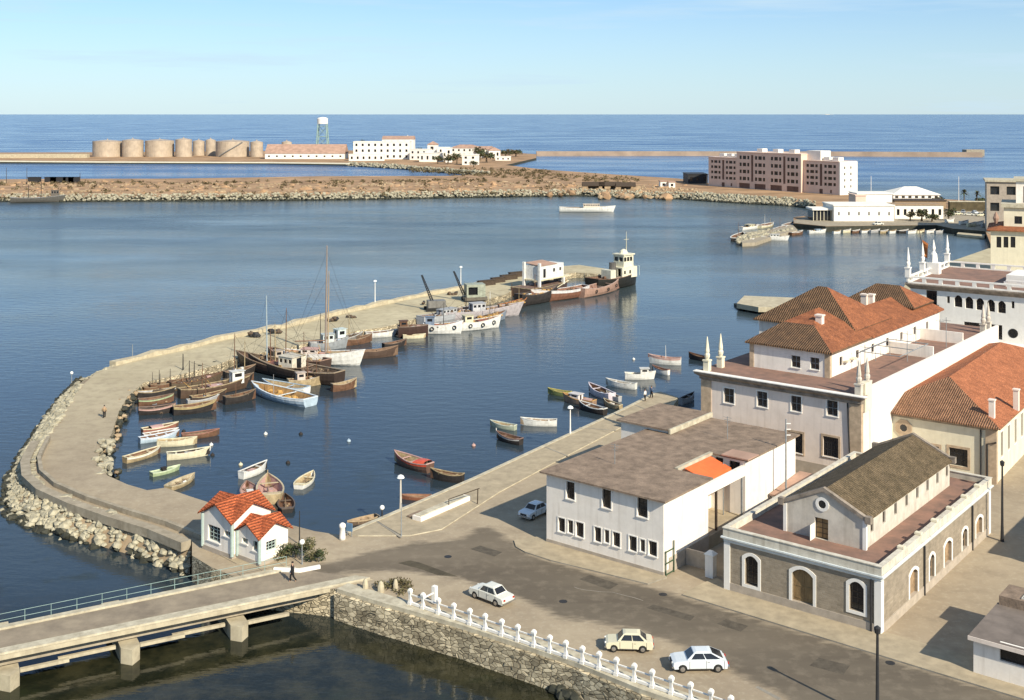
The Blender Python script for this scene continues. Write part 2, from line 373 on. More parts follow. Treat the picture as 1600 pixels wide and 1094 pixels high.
def hip(b, x0, x1, y0, y1, z, h, inset=None, thick=.16, over=0., mf=0, ms=1, ridge='x'):
    """hipped roof: slopes facing front/back take slot mf, slopes facing the sides slot ms"""
    x0 -= over; x1 += over; y0 -= over; y1 += over
    if ridge == 'x':
        i = (y1-y0)/2 if inset is None else inset; ym = (y0+y1)/2; r0, r1 = (x0+i, ym, z+h), (x1-i, ym, z+h)
    else:
        i = (x1-x0)/2 if inset is None else inset; xm = (x0+x1)/2; r0, r1 = (xm, y0+i, z+h), (xm, y1-i, z+h)
    A, C, D, E = (x0, y0, z), (x1, y0, z), (x1, y1, z), (x0, y1, z)
    if ridge == 'x':
        b.quad(A, C, r1, r0, mf); b.quad(D, E, r0, r1, mf); b.add([C, D, r1], [(0, 1, 2)], ms); b.add([E, A, r0], [(0, 1, 2)], ms)
    else:
        b.add([A, C, r0], [(0, 1, 2)], mf); b.add([D, E, r1], [(0, 1, 2)], mf); b.quad(C, D, r1, r0, ms); b.quad(E, A, r0, r1, ms)
    lo = [(p[0], p[1], z-thick) for p in (A, C, D, E)]; hi = [A, C, D, E]
    for k in range(4): b.quad(lo[k], lo[(k+1) % 4], hi[(k+1) % 4], hi[k], mf)
    b.quad(*lo[::-1], mf)
# ------------------------------------------------------------------ camera, sky, sun
cam = bpy.data.cameras.new('camera'); co = bpy.data.objects.new('camera', cam); COL.objects.link(co)
co.location = (0, 0, CZ); co.rotation_euler = (math.pi/2, 0, 0)
cam.sensor_width = 36; cam.lens = 36*F/1600; cam.shift_y = -369/1600; cam.clip_start = 1; cam.clip_end = 200000
scene.camera = co
SUN_EL = math.radians(34); SUN_D = Vector((.59, -.807, 0)).normalized()
sv = Vector((SUN_D.x*math.cos(SUN_EL), SUN_D.y*math.cos(SUN_EL), math.sin(SUN_EL)))
sl = bpy.data.lights.new('sun', 'SUN'); sl.energy = 5.; sl.angle = math.radians(.53); sl.color = (1, .91, .74)
so = bpy.data.objects.new('sun', sl); COL.objects.link(so); so.rotation_euler = sv.to_track_quat('Z', 'Y').to_euler(); so.location = (100, -100, 200)
W = bpy.data.worlds.new('World'); scene.world = W; W.use_nodes = True
N = W.node_tree.nodes; K = W.node_tree.links; bg = N['Background']
sky = N.new('ShaderNodeTexSky'); sky.sky_type = 'NISHITA'; sky.sun_disc = False
sky.sun_elevation = SUN_EL; sky.sun_rotation = math.atan2(SUN_D.x, SUN_D.y)
sky.air_density = 1.; sky.dust_density = .15; sky.ozone_density = 2.; sky.altitude = 40
tc = N.new('ShaderNodeTexCoord'); mp = N.new('ShaderNodeMapping'); mp.inputs['Scale'].default_value = (1.6, 1.6, 22)
K.new(tc.outputs['Generated'], mp.inputs['Vector'])
nz = N.new('ShaderNodeTexNoise'); nz.inputs['Scale'].default_value = 2.2; nz.inputs['Detail'].default_value = 7; nz.inputs['Roughness'].default_value = .6
K.new(mp.outputs[0], nz.inputs['Vector'])
mr = N.new('ShaderNodeMapRange'); mr.inputs[1].default_value = .40; mr.inputs[2].default_value = .66; mr.inputs[4].default_value = .75
K.new(nz.outputs['Fac'], mr.inputs[0])
tint = N.new('ShaderNodeMix'); tint.data_type = 'RGBA'; tint.blend_type = 'MULTIPLY'; tint.inputs['Factor'].default_value = 1
K.new(sky.outputs[0], tint.inputs['A']); tint.inputs['B'].default_value = (.68, .87, 1.12, 1)
cl = N.new('ShaderNodeMix'); cl.data_type = 'RGBA'; K.new(mr.outputs[0], cl.inputs['Factor']); K.new(tint.outputs['Result'], cl.inputs['A'])
cl.inputs['B'].default_value = (5.1, 6.7, 7.9, 1)
se = N.new('ShaderNodeSeparateXYZ'); K.new(tc.outputs['Generated'], se.inputs[0])
hz = N.new('ShaderNodeMapRange'); hz.interpolation_type = 'SMOOTHSTEP'
for i_, v_ in ((1, -.02), (2, .16), (3, .6), (4, 0.)): hz.inputs[i_].default_value = v_
K.new(se.outputs[2], hz.inputs[0])
ad = N.new('ShaderNodeMath'); ad.operation = 'MAXIMUM'; K.new(hz.outputs[0], ad.inputs[0]); K.new(mr.outputs[0], ad.inputs[1]); K.new(ad.outputs[0], cl.inputs['Factor'])
K.new(cl.outputs['Result'], bg.inputs['Color']); bg.inputs['Strength'].default_value = .088
vs = scene.view_settings; scene.display_settings.display_device = 'sRGB'
vs.view_transform = 'Standard'; vs.look = 'None'; vs.exposure = .45; vs.gamma = 1; vs.use_curve_mapping = False
cy = scene.cycles; cy.use_denoising = True; cy.max_bounces = 6; cy.caustics_reflective = False; cy.caustics_refractive = False
# ------------------------------------------------------------------ sea
def sea_mat():
    m = bpy.data.materials.new('sea_water'); m.use_nodes = True
    N = m.node_tree.nodes; K = m.node_tree.links; b = N['Principled BSDF']
    g = N.new('ShaderNodeNewGeometry'); sp = N.new('ShaderNodeSeparateXYZ'); K.new(g.outputs['Position'], sp.inputs[0])
    def rng(src, a, c, lo=0., hi=1.):
        r = N.new('ShaderNodeMapRange'); r.interpolation_type = 'SMOOTHSTEP'
        for i, v in ((1, a), (2, c), (3, lo), (4, hi)): r.inputs[i].default_value = v
        K.new(src, r.inputs[0]); return r.outputs[0]
    def nse(sx, sy, sc, det=3, rough=.55):
        mp = N.new('ShaderNodeMapping'); mp.inputs['Scale'].default_value = (sx, sy, 1); mp.inputs['Rotation'].default_value = (0, 0, .35)
        K.new(g.outputs['Position'], mp.inputs['Vector'])
        n = N.new('ShaderNodeTexNoise'); n.inputs['Scale'].default_value = sc; n.inputs['Detail'].default_value = det; n.inputs['Roughness'].default_value = rough
        K.new(mp.outputs[0], n.inputs['Vector']); return n.outputs['Fac']
    def mth(op, a, c):
        n = N.new('ShaderNodeMath'); n.operation = op
        for i, v in enumerate((a, c)):
            if isinstance(v, (int, float)): n.inputs[i].default_value = v
            else: K.new(v, n.inputs[i])
        return n.outputs[0]
    def mixc(f, a, c):
        n = N.new('ShaderNodeMix'); n.data_type = 'RGBA'; K.new(f, n.inputs['Factor'])
        for k, v in (('A', a), ('B', c)):
            if isinstance(v, tuple): n.inputs[k].default_value = (*v, 1)
            else: K.new(v, n.inputs[k])
        return n.outputs['Result']
    open_ = rng(sp.outputs[1], 560, 900)            # the open sea beyond the isthmus
    basin = rng(sp.outputs[1], 190, 330)
    near = rng(sp.outputs[1], 112, 94)              # shallow channel under the bridge
    patch = rng(nse(.5, 1., .012, 4), .42, .62)
    weed = rng(nse(1, 1, .16, 5, .6), .56, .68)
    wnear = mth('MULTIPLY', weed, rng(sp.outputs[1], 175, 120))
    c = mixc(basin, (.026, .040, .052), mixc(patch, (.036, .055, .064), (.085, .11, .112)))
    c = mixc(near, c, mixc(rng(nse(1, 1, .3, 6, .7), .4, .65), (.012, .014, .008), (.036, .034, .017)))
    c = mixc(mth('MULTIPLY', wnear, .7), c, (.022, .026, .012))
    c = mixc(open_, c, mixc(rng(nse(.18, 1., .006, 7, .7), .36, .68), (.035, .095, .225), (.12, .20, .31)))
    K.new(c, b.inputs['Base Color'])
    K.new(mth('MULTIPLY', rng(sp.outputs[1], 170, 520, .05, .27), rng(nse(.3, 1., .02, 6, .65), .4, .62, .55, 1.15)), b.inputs['Roughness'])
    b.inputs['IOR'].default_value = 1.33
    K.new(rng(sp.outputs[1], 500, 1500, .5, .12), b.inputs['Specular IOR Level'])
    # slicks: calm lanes with smaller ripples
    slick = rng(nse(.35, 1., .018, 5), .38, .62, .35, 1.)
    sheltered = rng(sp.outputs[1], 150, 420, .32, 1.5)
    h = mth('ADD', mth('MULTIPLY', nse(.55, 1.3, .55, 4), 1.), mth('MULTIPLY', nse(.6, 1.4, 1.9, 3), .35))
    h = mth('MULTIPLY', mth('MULTIPLY', h, slick), sheltered)
    bp = N.new('ShaderNodeBump'); bp.inputs['Distance'].default_value = .34; K.new(rng(sp.outputs[1], 150, 700, .5, 1.), bp.inputs['Strength'])
    K.new(h, bp.inputs['Height']); K.new(bp.outputs[0], b.inputs['Normal'])
    return m
M['sea'] = sea_mat()
b = B(); xs = [-60000, -3000, -400, 0, 400, 3000, 60000]; ys = [-200, 60, 200, 600, 2000, 12000, 90000]
for i in range(6):
    for j in range(6): b.quad((xs[i], ys[j], 0), (xs[i+1], ys[j], 0), (xs[i+1], ys[j+1], 0), (xs[i], ys[j+1], 0))
struct(b.obj('sea', M['sea']))
# ------------------------------------------------------------------ ground of the town and the mole
def zm(y): return 2.5 if y > 770 else 1.4+1.1*max(0, (y-650)/120)
def mpts(L, dz=0.): return [P(x, y, zm(y)+dz) for x, y in L]
def pts(z, L): return [P(x, y, z) for x, y in L]
OUTER = [(984, 426), (940, 419), (905, 414), (865, 417), (819, 429), (740, 448), (640, 466), (560, 484), (500, 497), (445, 511), (340, 532), (285, 546), (217, 561), (174, 571), (150, 583), (124, 606), (93, 656), (62, 695), (50, 722), (53, 743), (75, 763), (124, 785), (186, 806), (249, 825), (300, 845)]
INNER = [(986, 431), (968, 437), (946, 434), (936, 428), (900, 426), (850, 432), (815, 446), (790, 460), (602, 511), (557, 517), (452, 543), (364, 560), (340, 570), (280, 586), (224, 598), (199, 620), (186, 642), (174, 679), (155, 706), (149, 721), (168, 743), (199, 757), (230, 766), (258, 762), (295, 775), (326, 785), (400, 804), (454, 820), (492, 830), (531, 836), (598, 808), (740, 747), (852, 695), (965, 643), (1021, 615), (1032, 613), (1060, 622)]
gov = Frame(P(1097, 707)); brick = Frame(P(1133, 922)); white = Frame(P(854, 848))
SEAW = [(528, 921), (600, 943), (636, 953), (720, 977), (800, 1003), (900, 1036), (1000, 1077)]
seaw = pts(G, SEAW); dsw = (seaw[-1]-seaw[2]).normalized(); seaw.append(seaw[-1]+dsw*40)
coast = [gov.w(-6.0, -4), gov.w(-3.5, 0), gov.w(-3.5, 54), Vector((104, 300, G)), Vector((149, 360, G)), Vector((700, 380, G)), Vector((700, 20, G)), Vector((60, 20, G))]
ground_px = mpts(OUTER)+pts(G, [(300, 868), (330, 886), (372, 904)])+seaw+coast[::-1]
ground_poly = ground_px+mpts(INNER[:22])[::1][::-1] if 0 else ground_px+[P(x, y, zm(y) if i < 24 else G) for i, (x, y) in enumerate(INNER)][::-1]
def ground_mat(name, asphalt=False):
    m = bpy.data.materials.new(name); m.use_nodes = True
    N = m.node_tree.nodes; K = m.node_tree.links; b = N['Principled BSDF']; b.inputs['Roughness'].default_value = .95; b.inputs['Specular IOR Level'].default_value = .15
    g = N.new('ShaderNodeNewGeometry')
    def nse(sc, det=6, sx=1., sy=1., rot=0., rough=.62):
        mp = N.new('ShaderNodeMapping'); mp.inputs['Scale'].default_value = (sx, sy, 1); mp.inputs['Rotation'].default_value = (0, 0, rot); K.new(g.outputs['Position'], mp.inputs['Vector'])
        n = N.new('ShaderNodeTexNoise'); n.inputs['Scale'].default_value = sc; n.inputs['Detail'].default_value = det; n.inputs['Roughness'].default_value = rough
        K.new(mp.outputs[0], n.inputs['Vector']); return n.outputs['Fac']
    def rmp(f, a, c, lo=0., hi=1.):
        r = N.new('ShaderNodeMapRange')
        for i, v in ((1, a), (2, c), (3, lo), (4, hi)): r.inputs[i].default_value = v
        K.new(f, r.inputs[0]); return r.outputs[0]
    def mixc(f, a, c):
        n = N.new('ShaderNodeMix'); n.data_type = 'RGBA'; K.new(f, n.inputs['Factor'])
        for k, v in (('A', a), ('B', c)):
            if isinstance(v, tuple): n.inputs[k].default_value = (*v, 1)
            else: K.new(v, n.inputs[k])
        return n.outputs['Result']
    sp = N.new('ShaderNodeSeparateXYZ'); K.new(g.outputs['Position'], sp.inputs[0])
    c = mixc(rmp(nse(.09), .35, .65), (.305, .245, .172), (.39, .32, .225))
    c = mixc(rmp(sp.outputs[1], 135, 215), c, mixc(rmp(nse(.1), .35, .65), (.40, .345, .225), (.50, .44, .295)))
    c = mixc(rmp(nse(.6, 8), .45, .75, 0, .55), c, (.22, .175, .125))
    c = mixc(rmp(nse(2.6, 4), .52, .7, 0, .3), c, (.5, .44, .33))
    if asphalt:
        at = N.new('ShaderNodeAttribute'); at.attribute_name = 'asphalt'
        mu = N.new('ShaderNodeMath'); mu.operation = 'ADD'; K.new(at.outputs['Fac'], mu.inputs[0])
        K.new(rmp(nse(.8, 8, .5, 1.4, -ANG), .2, .8, -.3, .3), mu.inputs[1])
        a = mixc(rmp(nse(.12, 6, .35, 1.6, -ANG), .35, .68), (.115, .095, .072), (.165, .138, .103))
        a = mixc(rmp(nse(.9, 8), .5, .8, 0, .7), a, (.24, .20, .15))
        a = mixc(rmp(nse(.07, 6, .35, 1.6, -ANG), .48, .7, 0, .3), a, (.26, .21, .15))
        c = mixc(rmp(mu.outputs[0], .35, .65), c, a)
    K.new(c, b.inputs['Base Color'])
    bp = N.new('ShaderNodeBump'); bp.inputs['Strength'].default_value = .25; bp.inputs['Distance'].default_value = .05
    K.new(nse(3., 5), bp.inputs['Height']); K.new(bp.outputs[0], b.inputs['Normal'])
    return m
M['ground'] = ground_mat('dusty_ground'); M['road'] = ground_mat('worn_asphalt', True)
b = B(); b.prism(ground_poly, -2.5, None, 1, 0)
struct(b.obj('ground', [M['ground'], M['stone']]))
# asphalt: a sheet of small cells whose edge fades into the dust
road_px = pts(G, [(552, 893), (470, 905), (470, 890), (560, 868), (640, 850), (720, 842), (760, 820), (800, 848), (822, 866), (862, 880), (1012, 917), (1066, 934), (1600, 1094), (1750, 1140), (1500, 1180), (1230, 1094), (1100, 1020), (1000, 985), (880, 965), (800, 930), (720, 905), (640, 893)])
def inside(p, poly):
    c = False; n = len(poly)
    for i in range(n):
        a, d = poly[i], poly[i-1]
        if (a.y > p[1]) != (d.y > p[1]) and p[0] < (d.x-a.x)*(p[1]-a.y)/(d.y-a.y)+a.x: c = not c
    return c
def sdist(p, poly):
    q = Vector((p[0], p[1])); best = 1e9
    for i in range(len(poly)):
        a, d = poly[i-1].xy, poly[i].xy; e = d-a; t = max(0, min(1, (q-a).dot(e)/max(e.length_squared, 1e-9)))
        best = min(best, (q-a-e*t).length)
    return best if inside(p, poly) else -best
b = B(); st = .8; idx = {}; attr = []
def rv(i, j):
    if (i, j) not in idx:
        p = (-40+i*st, 52+j*st); s = sdist(p, road_px); attr.append(max(0, min(1, (s+1.6)/3.2)))
        idx[(i, j)] = len(b.v); b.v.append((p[0], p[1], G+.004))
    return idx[(i, j)]
land = ground_poly
for i in range(140):
    for j in range(90):
        q = (-40+i*st+st/2, 52+j*st+st/2)
        if sdist(q, road_px) > -2.6 and sdist(q, land) > 1.2: b.f.append((rv(i, j), rv(i+1, j), rv(i+1, j+1), rv(i, j+1))); b.mi.append(0)
o = b.obj('road', M['road']); at = o.data.attributes.new('asphalt', 'FLOAT', 'POINT'); at.data.foreach_set('value', attr); struct(o)
# pavements with real kerbs
def slab(name, L, h, mats=('sidewalk', 'kerb')):
    b = B(); b.prism(L, G-.3, G+h, 1, 0); return struct(b.obj(name, [M[k] for k in mats]))
slab('pavement', pts(G, [(1066, 931), (1098, 913), (1120, 905)])+[brick.w(.3, .5), brick.w(14.2, .5), brick.w(30, .5)]+[P(1760, 1144)], .13)
slab('pavement', pts(G, [(803, 846), (806, 856), (820, 864), (860, 877), (1012, 914), (1042, 904)])+[white.w(13, .4), white.w(.4, .4), white.w(-1.4, .6)], .13)
qp = pts(G, [(1060, 622), (1040, 632), (880, 716), (780, 770), (690, 828), (640, 838), (560, 838), (540, 834), (598, 808), (740, 747), (852, 695), (965, 643), (1021, 615), (1032, 613)])
slab('quay_pavement', qp, .1, ('sidewalk', 'wall_ledge'))
b = B()                                              # coping stones along the inner quay
b.strip(pts(G+.1, [(1021, 616), (965, 644), (852, 696), (740, 748), (598, 809), (533, 836)]), .5, .06); struct(b.obj('quay_coping', M['wall_ledge']))
b = B()                                              # joints across the quay slabs, the last strip a painted pole shadow
for a, c in (((905, 668), (963, 673)), ((848, 697), (888, 713)), ((990, 632), (1022, 645)), ((588, 814), (627, 840))):
    b.strip([P(*a, G+.11), P(*c, G+.11)], .22, .012)
struct(b.obj('joint_and_pole_shadow', M['kerb']))
b = B(); b.prism(pts(G, [(622, 880), (641, 876), (655, 879), (715, 901), (684, 899), (660, 890)]), G-.1, G+.012); struct(b.obj('ground_wedge', mat('dark_wedge', (.085, .07, .045), .9, .25, 1.)))  # flat dark wedge on the plaza ground
b = B(); b.prism(pts(G, [(1180, 1074), (1184, 1072), (1222, 1092), (1216, 1094)]), G-.1, G+.01); struct(b.obj('road_strip', M['kerb']))  # thin strip laid on the street surface
for k in range(9):                                    # cracks and tar seams
    p0 = P(R.uniform(760, 1350), R.uniform(880, 1040)); a_ = R.uniform(-1.2, .2); q = [p0]
    for j in range(R.randint(5, 9)): q.append(q[-1]+Vector((math.cos(a_+R.uniform(-.5, .5)), math.sin(a_+R.uniform(-.5, .5)), 0))*R.uniform(.5, 1.1))
    if all(sdist((v.x, v.y), road_px) > 1 for v in q):
        b = B(); b.strip([Vector((v.x, v.y, G+.006+.001*k)) for v in q], .07, .004); struct(b.obj('road_strip', M['kerb']))
for k, (px, py, w_, l_) in enumerate(((905, 905, 1.6, 3.4), (1120, 975, 1.4, 2.2), (1010, 950, 1.1, 4.2), (1265, 1040, 1.8, 2.6), (735, 858, 1.4, 3.))):
    p = P(px, py); b = B(); R4 = Matrix.Translation((p.x, p.y, 0)) @ Matrix.Rotation(-ANG+R.uniform(-.1, .1), 4, 'Z')
    b.prism([R4 @ Vector((x, y, 0)) for x, y in ((0, 0), (l_, .1), (l_*.96, w_), (.1, w_*.9))], G-.1, G+.009+.001*k); struct(b.obj('road_repair', M['tar'] if 'tar' in M else M.setdefault('tar', mat('tar', (.105, .088, .066), .95, .25, 1.6))))
for k, (px, py) in enumerate(((1036, 929), (880, 940), (700, 870), (1391, 1036))):
    b = B(); p = P(px, py); b.lathe([(.36, G-.05), (.36, G+.02), (.3, G+.022)], 14, (p.x, p.y, 0)); tag(b.obj('manhole_cover', M['iron_dark']), ['dark manhole cover by the pavement break before the gate', 'iron manhole cover in the middle of the street', 'iron cover on the plaza beside the dark wedge', 'small iron cover on the pavement under the black lamp post'][k], 'manhole cover')
# quay wall below the balustrade
b = B(); sp_ = [Vector((p.x, p.y, G)) for p in seaw]
b.strip([p+Vector((0, 0, -.02)) for p in sp_], 1.5, .14, 0, G-.25, side=.4)
w = b.obj('coping', M['wall_ledge'])
th = thing('quay_wall', 'rough stone quay wall dropping to dark water below the white balustrade', 'quay wall')
b = B(); b.strip([p+Vector((0, 0, 0)) for p in sp_], .5, -.24, 0, -2.4, side=-.5); b.obj('stone_face', M['stone'], th); w.parent = th
b = B(); bp0 = P(886, 1031, G); nrm = Vector((dsw.y, -dsw.x, 0))
for k in range(5): b.rock(bp0+nrm*(.4+.15*k)+dsw*(k*.5-.6)+Vector((0, 0, -2.3+.2*(k % 2))), .7, R)
b.obj('footing_stone', M['rock_wet'], th)
# balustrade
bal = thing('balustrade', 'white concrete balustrade of waisted posts along the quay wall', 'balustrade')
bx = [641, 661, 685, 709, 734, 758, 784, 809, 834, 859, 884, 910, 936, 963, 991, 1019, 1049, 1079, 1111, 1142, 1176]
a0, a1 = P(640, 946), P(1019, 1077); bd = (a1-a0).normalized(); bn = Vector((-bd.y, bd.x, 0)); bp_ = []
for x in bx:
    k = (x-PX)/F; t = (k*a0.y-a0.x)/(bd.x-k*bd.y); bp_.append(a0+bd*t)
rot = math.atan2(bd.y, bd.x)
pb = B(); pb.box(-.17, .17, -.17, .17, 0, .22).rings([[Vector((sx*r, sy*r, z)) for sx, sy in ((-1, -1), (1, -1), (1, 1), (-1, 1))] for r, z in ((.14, .22), (.10, .5), (.11, .85), (.15, 1.0), (.17, 1.06), (.17, 1.2), (.07, 1.36))])
pm = pb.mesh('post', M['trim_white'])
for p in bp_:
    o = bpy.data.objects.new('post', pm); COL.objects.link(o); o.parent = bal; o.location = p+Vector((0, 0, .12)); o.rotation_euler = (0, 0, rot)
for i in range(len(bp_)-1):
    b = B(); q0, q1 = bp_[i]+bd*.17, bp_[i+1]-bd*.17
    b.strip([q0+Vector((0, 0, .15)), q1+Vector((0, 0, .15))], .2, .2); b.obj('plinth_rail', M['trim_white'], bal); b = B(); b.strip([q0+Vector((0, 0, .92)), q1+Vector((0, 0, .92))], .09, .09)
    b.obj('rail', M['trim_white'], bal)
q = bp_[1]; b = B()
for k, t in enumerate((0, 1.5)):
    p = q+bn*t
    if k: b.box(-.19, .19, -.19, .19, 0, 1.45, 0, Matrix.Translation(p+Vector((0, 0, .1))) @ Matrix.Rotation(rot, 4, 'Z'))
b.strip([q+bn*.2+Vector((0, 0, .95)), q+bn*1.35+Vector((0, 0, .95))], .1, .1); b.obj('end_post', M['trim_white'], bal)
for i, (x, y, s, lab) in enumerate(((571, 921, .5, 'small pale marker stone closest to the bridge end'), (595, 925, .6, 'rounded marker stone midway between bridge end and balustrade'), (618, 922, .45, 'white marker stone in the scrub near the first balustrade post'))):
    b = B(); b.lathe([(s*.5, 0), (s*.5, .5), (s*.35, .8), (.1, .95)], 8, P(x, y)); tag(b.obj('marker_stone', M['concrete_pale']), lab, 'marker stone', 'marker stones by the bridge')
# ------------------------------------------------------------------ bridge
A, C = P(0, 1026), P(558, 911); A2, C2 = P(0, 980), P(372, 903)
dn = (C-A).normalized(); df = (C2-A2).normalized()
nA, nC = A-dn*45, C+dn*1.5; fA, fC = A2-df*45, C2+df*4.5
th = thing('bridge', 'low concrete road bridge on square piers crossing the channel', 'bridge')
b = B(); b.prism([nA, nC, fC, fA], G-.32, G+.03); b.obj('deck', M['concrete_pale'], th)
b = B(); L2 = lambda p, q, t: p+(q-p)*t
b.prism([L2(nA, fA, .22), L2(nC, fC, .2), L2(nC, fC, .86), L2(nA, fA, .86)], G-.1, G+.045); b.obj('carriageway', mat('bridge_road', (.28, .23, .165), .95, .25, .5, col2=(.19, .155, .115), detail=10), th)
for t0, t1 in ((.03, .2), (.88, .985)):
    b = B(); b.prism([L2(nA, fA, t0), L2(nC, fC, t0), L2(nC, fC, t1), L2(nA, fA, t1)], G-.1, G+.19); b.obj('footway', M['wall_ledge'], th)
for t in (.2, .5, .8):
    b = B(); b.strip([L2(nA, fA, t)+Vector((0, 0, -1.1)), L2(nC, fC, t)+Vector((0, 0, -1.1))], .5, .75); b.obj('girder', M['concrete'], th)
wd = (L2(nA, fA, 1)-nA)
for px, py in ((14, 1049), (203, 1009), (373, 974)):
    p = P(px, py, 1.2); wv = (L2(nA, fA, 1)-nA).normalized()
    b = B(); ax = dn; R4 = Matrix.Translation((p.x, p.y, 0)) @ Matrix.Rotation(math.atan2(dn.y, dn.x), 4, 'Z')
    b.box(-.75, .75, -.2, 9.5, -2.5, 1.25, 0, R4); b.rings([[R4 @ Vector(v) for v in ((-.75, -.2, z), (0, -1.0, z), (.75, -.2, z))] for z in (-2.5, 1.25)])
    b.obj('pier', M['concrete_pale'], th)
    b = B(); b.box(-5.4, -1., .6, .9, .9, 1.15, 0, R4); b.box(.8, 4.4, -.1, .25, .95, 1.2, 0, R4); b.obj('fender_beam', M['concrete_pale'], th)
b = B(); n = 34; hr = [(f_, L2(fA, fC, f_)) for f_ in [i/n for i in range(n+1)]]
up = lambda p, z: p+Vector((0, 0, z))+(nA-fA).normalized()*.15
for f_, p in hr: b.tube([up(p, .15), up(p, 1.15)], .025, 5)
for z in (.6, 1.12): b.tube([up(fA, z), up(fC, z)], .022, 5)
b.obj('railing', M['steel_teal'], th)
# abutment revetment in front of the harbour house
b = B(); rp = pts(G, [(300, 846), (318, 862), (345, 877), (380, 893), (420, 900)])
lo = [P(300, 893, .4), P(318, 899, .6), P(345, 905, 1.2), P(380, 904, 2.2), P(420, 902, 2.4)]
b.rings([rp, lo], False, False); b.rings([lo, [Vector((p.x, p.y, -2)) for p in lo]], False, False)
struct(b.obj('stone_embankment', M['stone']))
# ------------------------------------------------------------------ mole: parapets and rock armour
par = mpts([(819, 429), (740, 448), (640, 466), (560, 484), (500, 497), (445, 511), (340, 532), (285, 546), (217, 561), (176, 571)])
b = B(); seg = []
for i in range(len(par)-1):
    n = max(1, int((par[i+1]-par[i]).length/3))
    for k in range(n):
        q = par[i]+(par[i+1]-par[i])*(k/n); seg.append(q+Vector((0, R.uniform(-.3, .3), R.uniform(-.2, .2))))
seg.append(par[-1]); b.strip(seg, 1.5, .7, 0, 0., side=0)
tag(b.obj('mole_parapet', M['concrete_pale']), 'long pale rough parapet on the seaward edge of the straight mole', 'parapet')
b = B(); cv = mpts([(66, 690), (56, 708), (50, 722), (53, 743), (75, 763), (124, 785), (186, 806), (249, 825), (303, 847)])
b.strip([p+(Vector((.6, .6, 0))) for p in cv], .45, .55, 0, .5)
tag(b.obj('curved_parapet', M['concrete']), 'low curved concrete parapet bending round the corner of the mole', 'parapet')
b = B(); b.strip([p+Vector((-.6, -.6, .05)) for p in cv], 1.1, .25, 0, G-.6); struct(b.obj('parapet_ledge', M['concrete']))
WAT = [(176, 573), (140, 590), (121, 592), (92, 620), (60, 664), (30, 710), (6, 748), (-2, 784), (3, 806), (62, 832), (124, 851), (186, 866), (249, 885), (296, 902)]
LAN = [(180, 571), (150, 584), (126, 606), (96, 656), (66, 695), (53, 722), (55, 743), (75, 764), (100, 775), (124, 787), (160, 799), (200, 812), (249, 828), (298, 846)]
wl, ll = pts(0, WAT), mpts(LAN)
b = B(); b.rings([ll, [L2(a, c, .5)+Vector((0, 0, -.1)) for a, c in zip(ll, wl)], [p+Vector((0, 0, -.8)) for p in wl]], False, False)
struct(b.obj('rock_bank', M['rock_brown']))
cand = []
for i in range(len(wl)-1):
    Ls = (wl[i+1]-wl[i]).length; wdth = (ll[i]-wl[i]).length; n = int(Ls*max(wdth, 2.5)*3.)
    for k in range(n):
        t, s = R.random(), R.random()
        p = L2(L2(wl[i], wl[i+1], t), L2(ll[i], ll[i+1], t), s*.97); r = (.24+.40*R.random()**2)*(1.05 if i > 7 else .85)
        p.z = -.25+s*((ll[i].z+ll[i+1].z)/2+.1)+R.uniform(-.1, .25); cand.append((p.y-r*40, p, r, s))
cand.sort(key=lambda c: c[0]); bulk = B(); cnt = 0; wet = B()
for _, p, r, s in cand:
    if s < .2 and R.random() < .85: wet.rock(p, r, R); continue
    if cnt < 300:
        b = B(); b.rock((0, 0, 0), r, R); o = b.obj('boulder', M['rock_pale']); o.location = p
        tag(o, 'pale limestone boulder heaped in the rock armour outside the mole', 'boulder', 'boulders of the rock armour'); cnt += 1
    else: bulk.rock(p, r, R)
o = bulk.obj('rock_armour', M['rock_pale']); struct(o, 'stuff'); o['label'] = 'pale rock armour along the outer mole'; o['category'] = 'rocks'
o = wet.obj('wet_rocks', M['rock_wet']); struct(o, 'stuff'); o['label'] = 'dark wet rocks at the waterline of the mole'; o['category'] = 'rocks'
b = B(); ir = pts(.4, [(364, 562), (340, 573), (310, 582), (280, 589), (250, 596), (224, 603), (206, 618), (196, 634), (186, 655), (180, 675), (172, 692), (166, 706), (160, 720), (170, 740), (182, 748)])
for i in range(len(ir)-1):
    for k in range(int((ir[i+1]-ir[i]).length*3.2)):
        p = L2(ir[i], ir[i+1], R.random())+Vector((R.uniform(-1, .8), R.uniform(-.8, .8), 0)); p.z = R.uniform(-.1, 1.2); b.rock(p, R.uniform(.25, .6), R, 0 if R.random() < .65 else 1)
o = b.obj('quay_rubble', [M['rock_wet'], M['rock_brown']]); struct(o, 'stuff'); o['label'] = 'dark rubble along the inner edge of the mole'; o['category'] = 'rocks'
b = B()
for k in range(40): b.rock(P(R.uniform(155, 178), R.uniform(690, 745), 1.9)+Vector((R.uniform(-.4, .4), 0, .1)), R.uniform(.2, .7), R)
o = b.obj('pale_rubble', M['rock_pale']); struct(o, 'stuff'); o['label'] = 'pale loose rubble at the inner bend of the mole'; o['category'] = 'rocks'
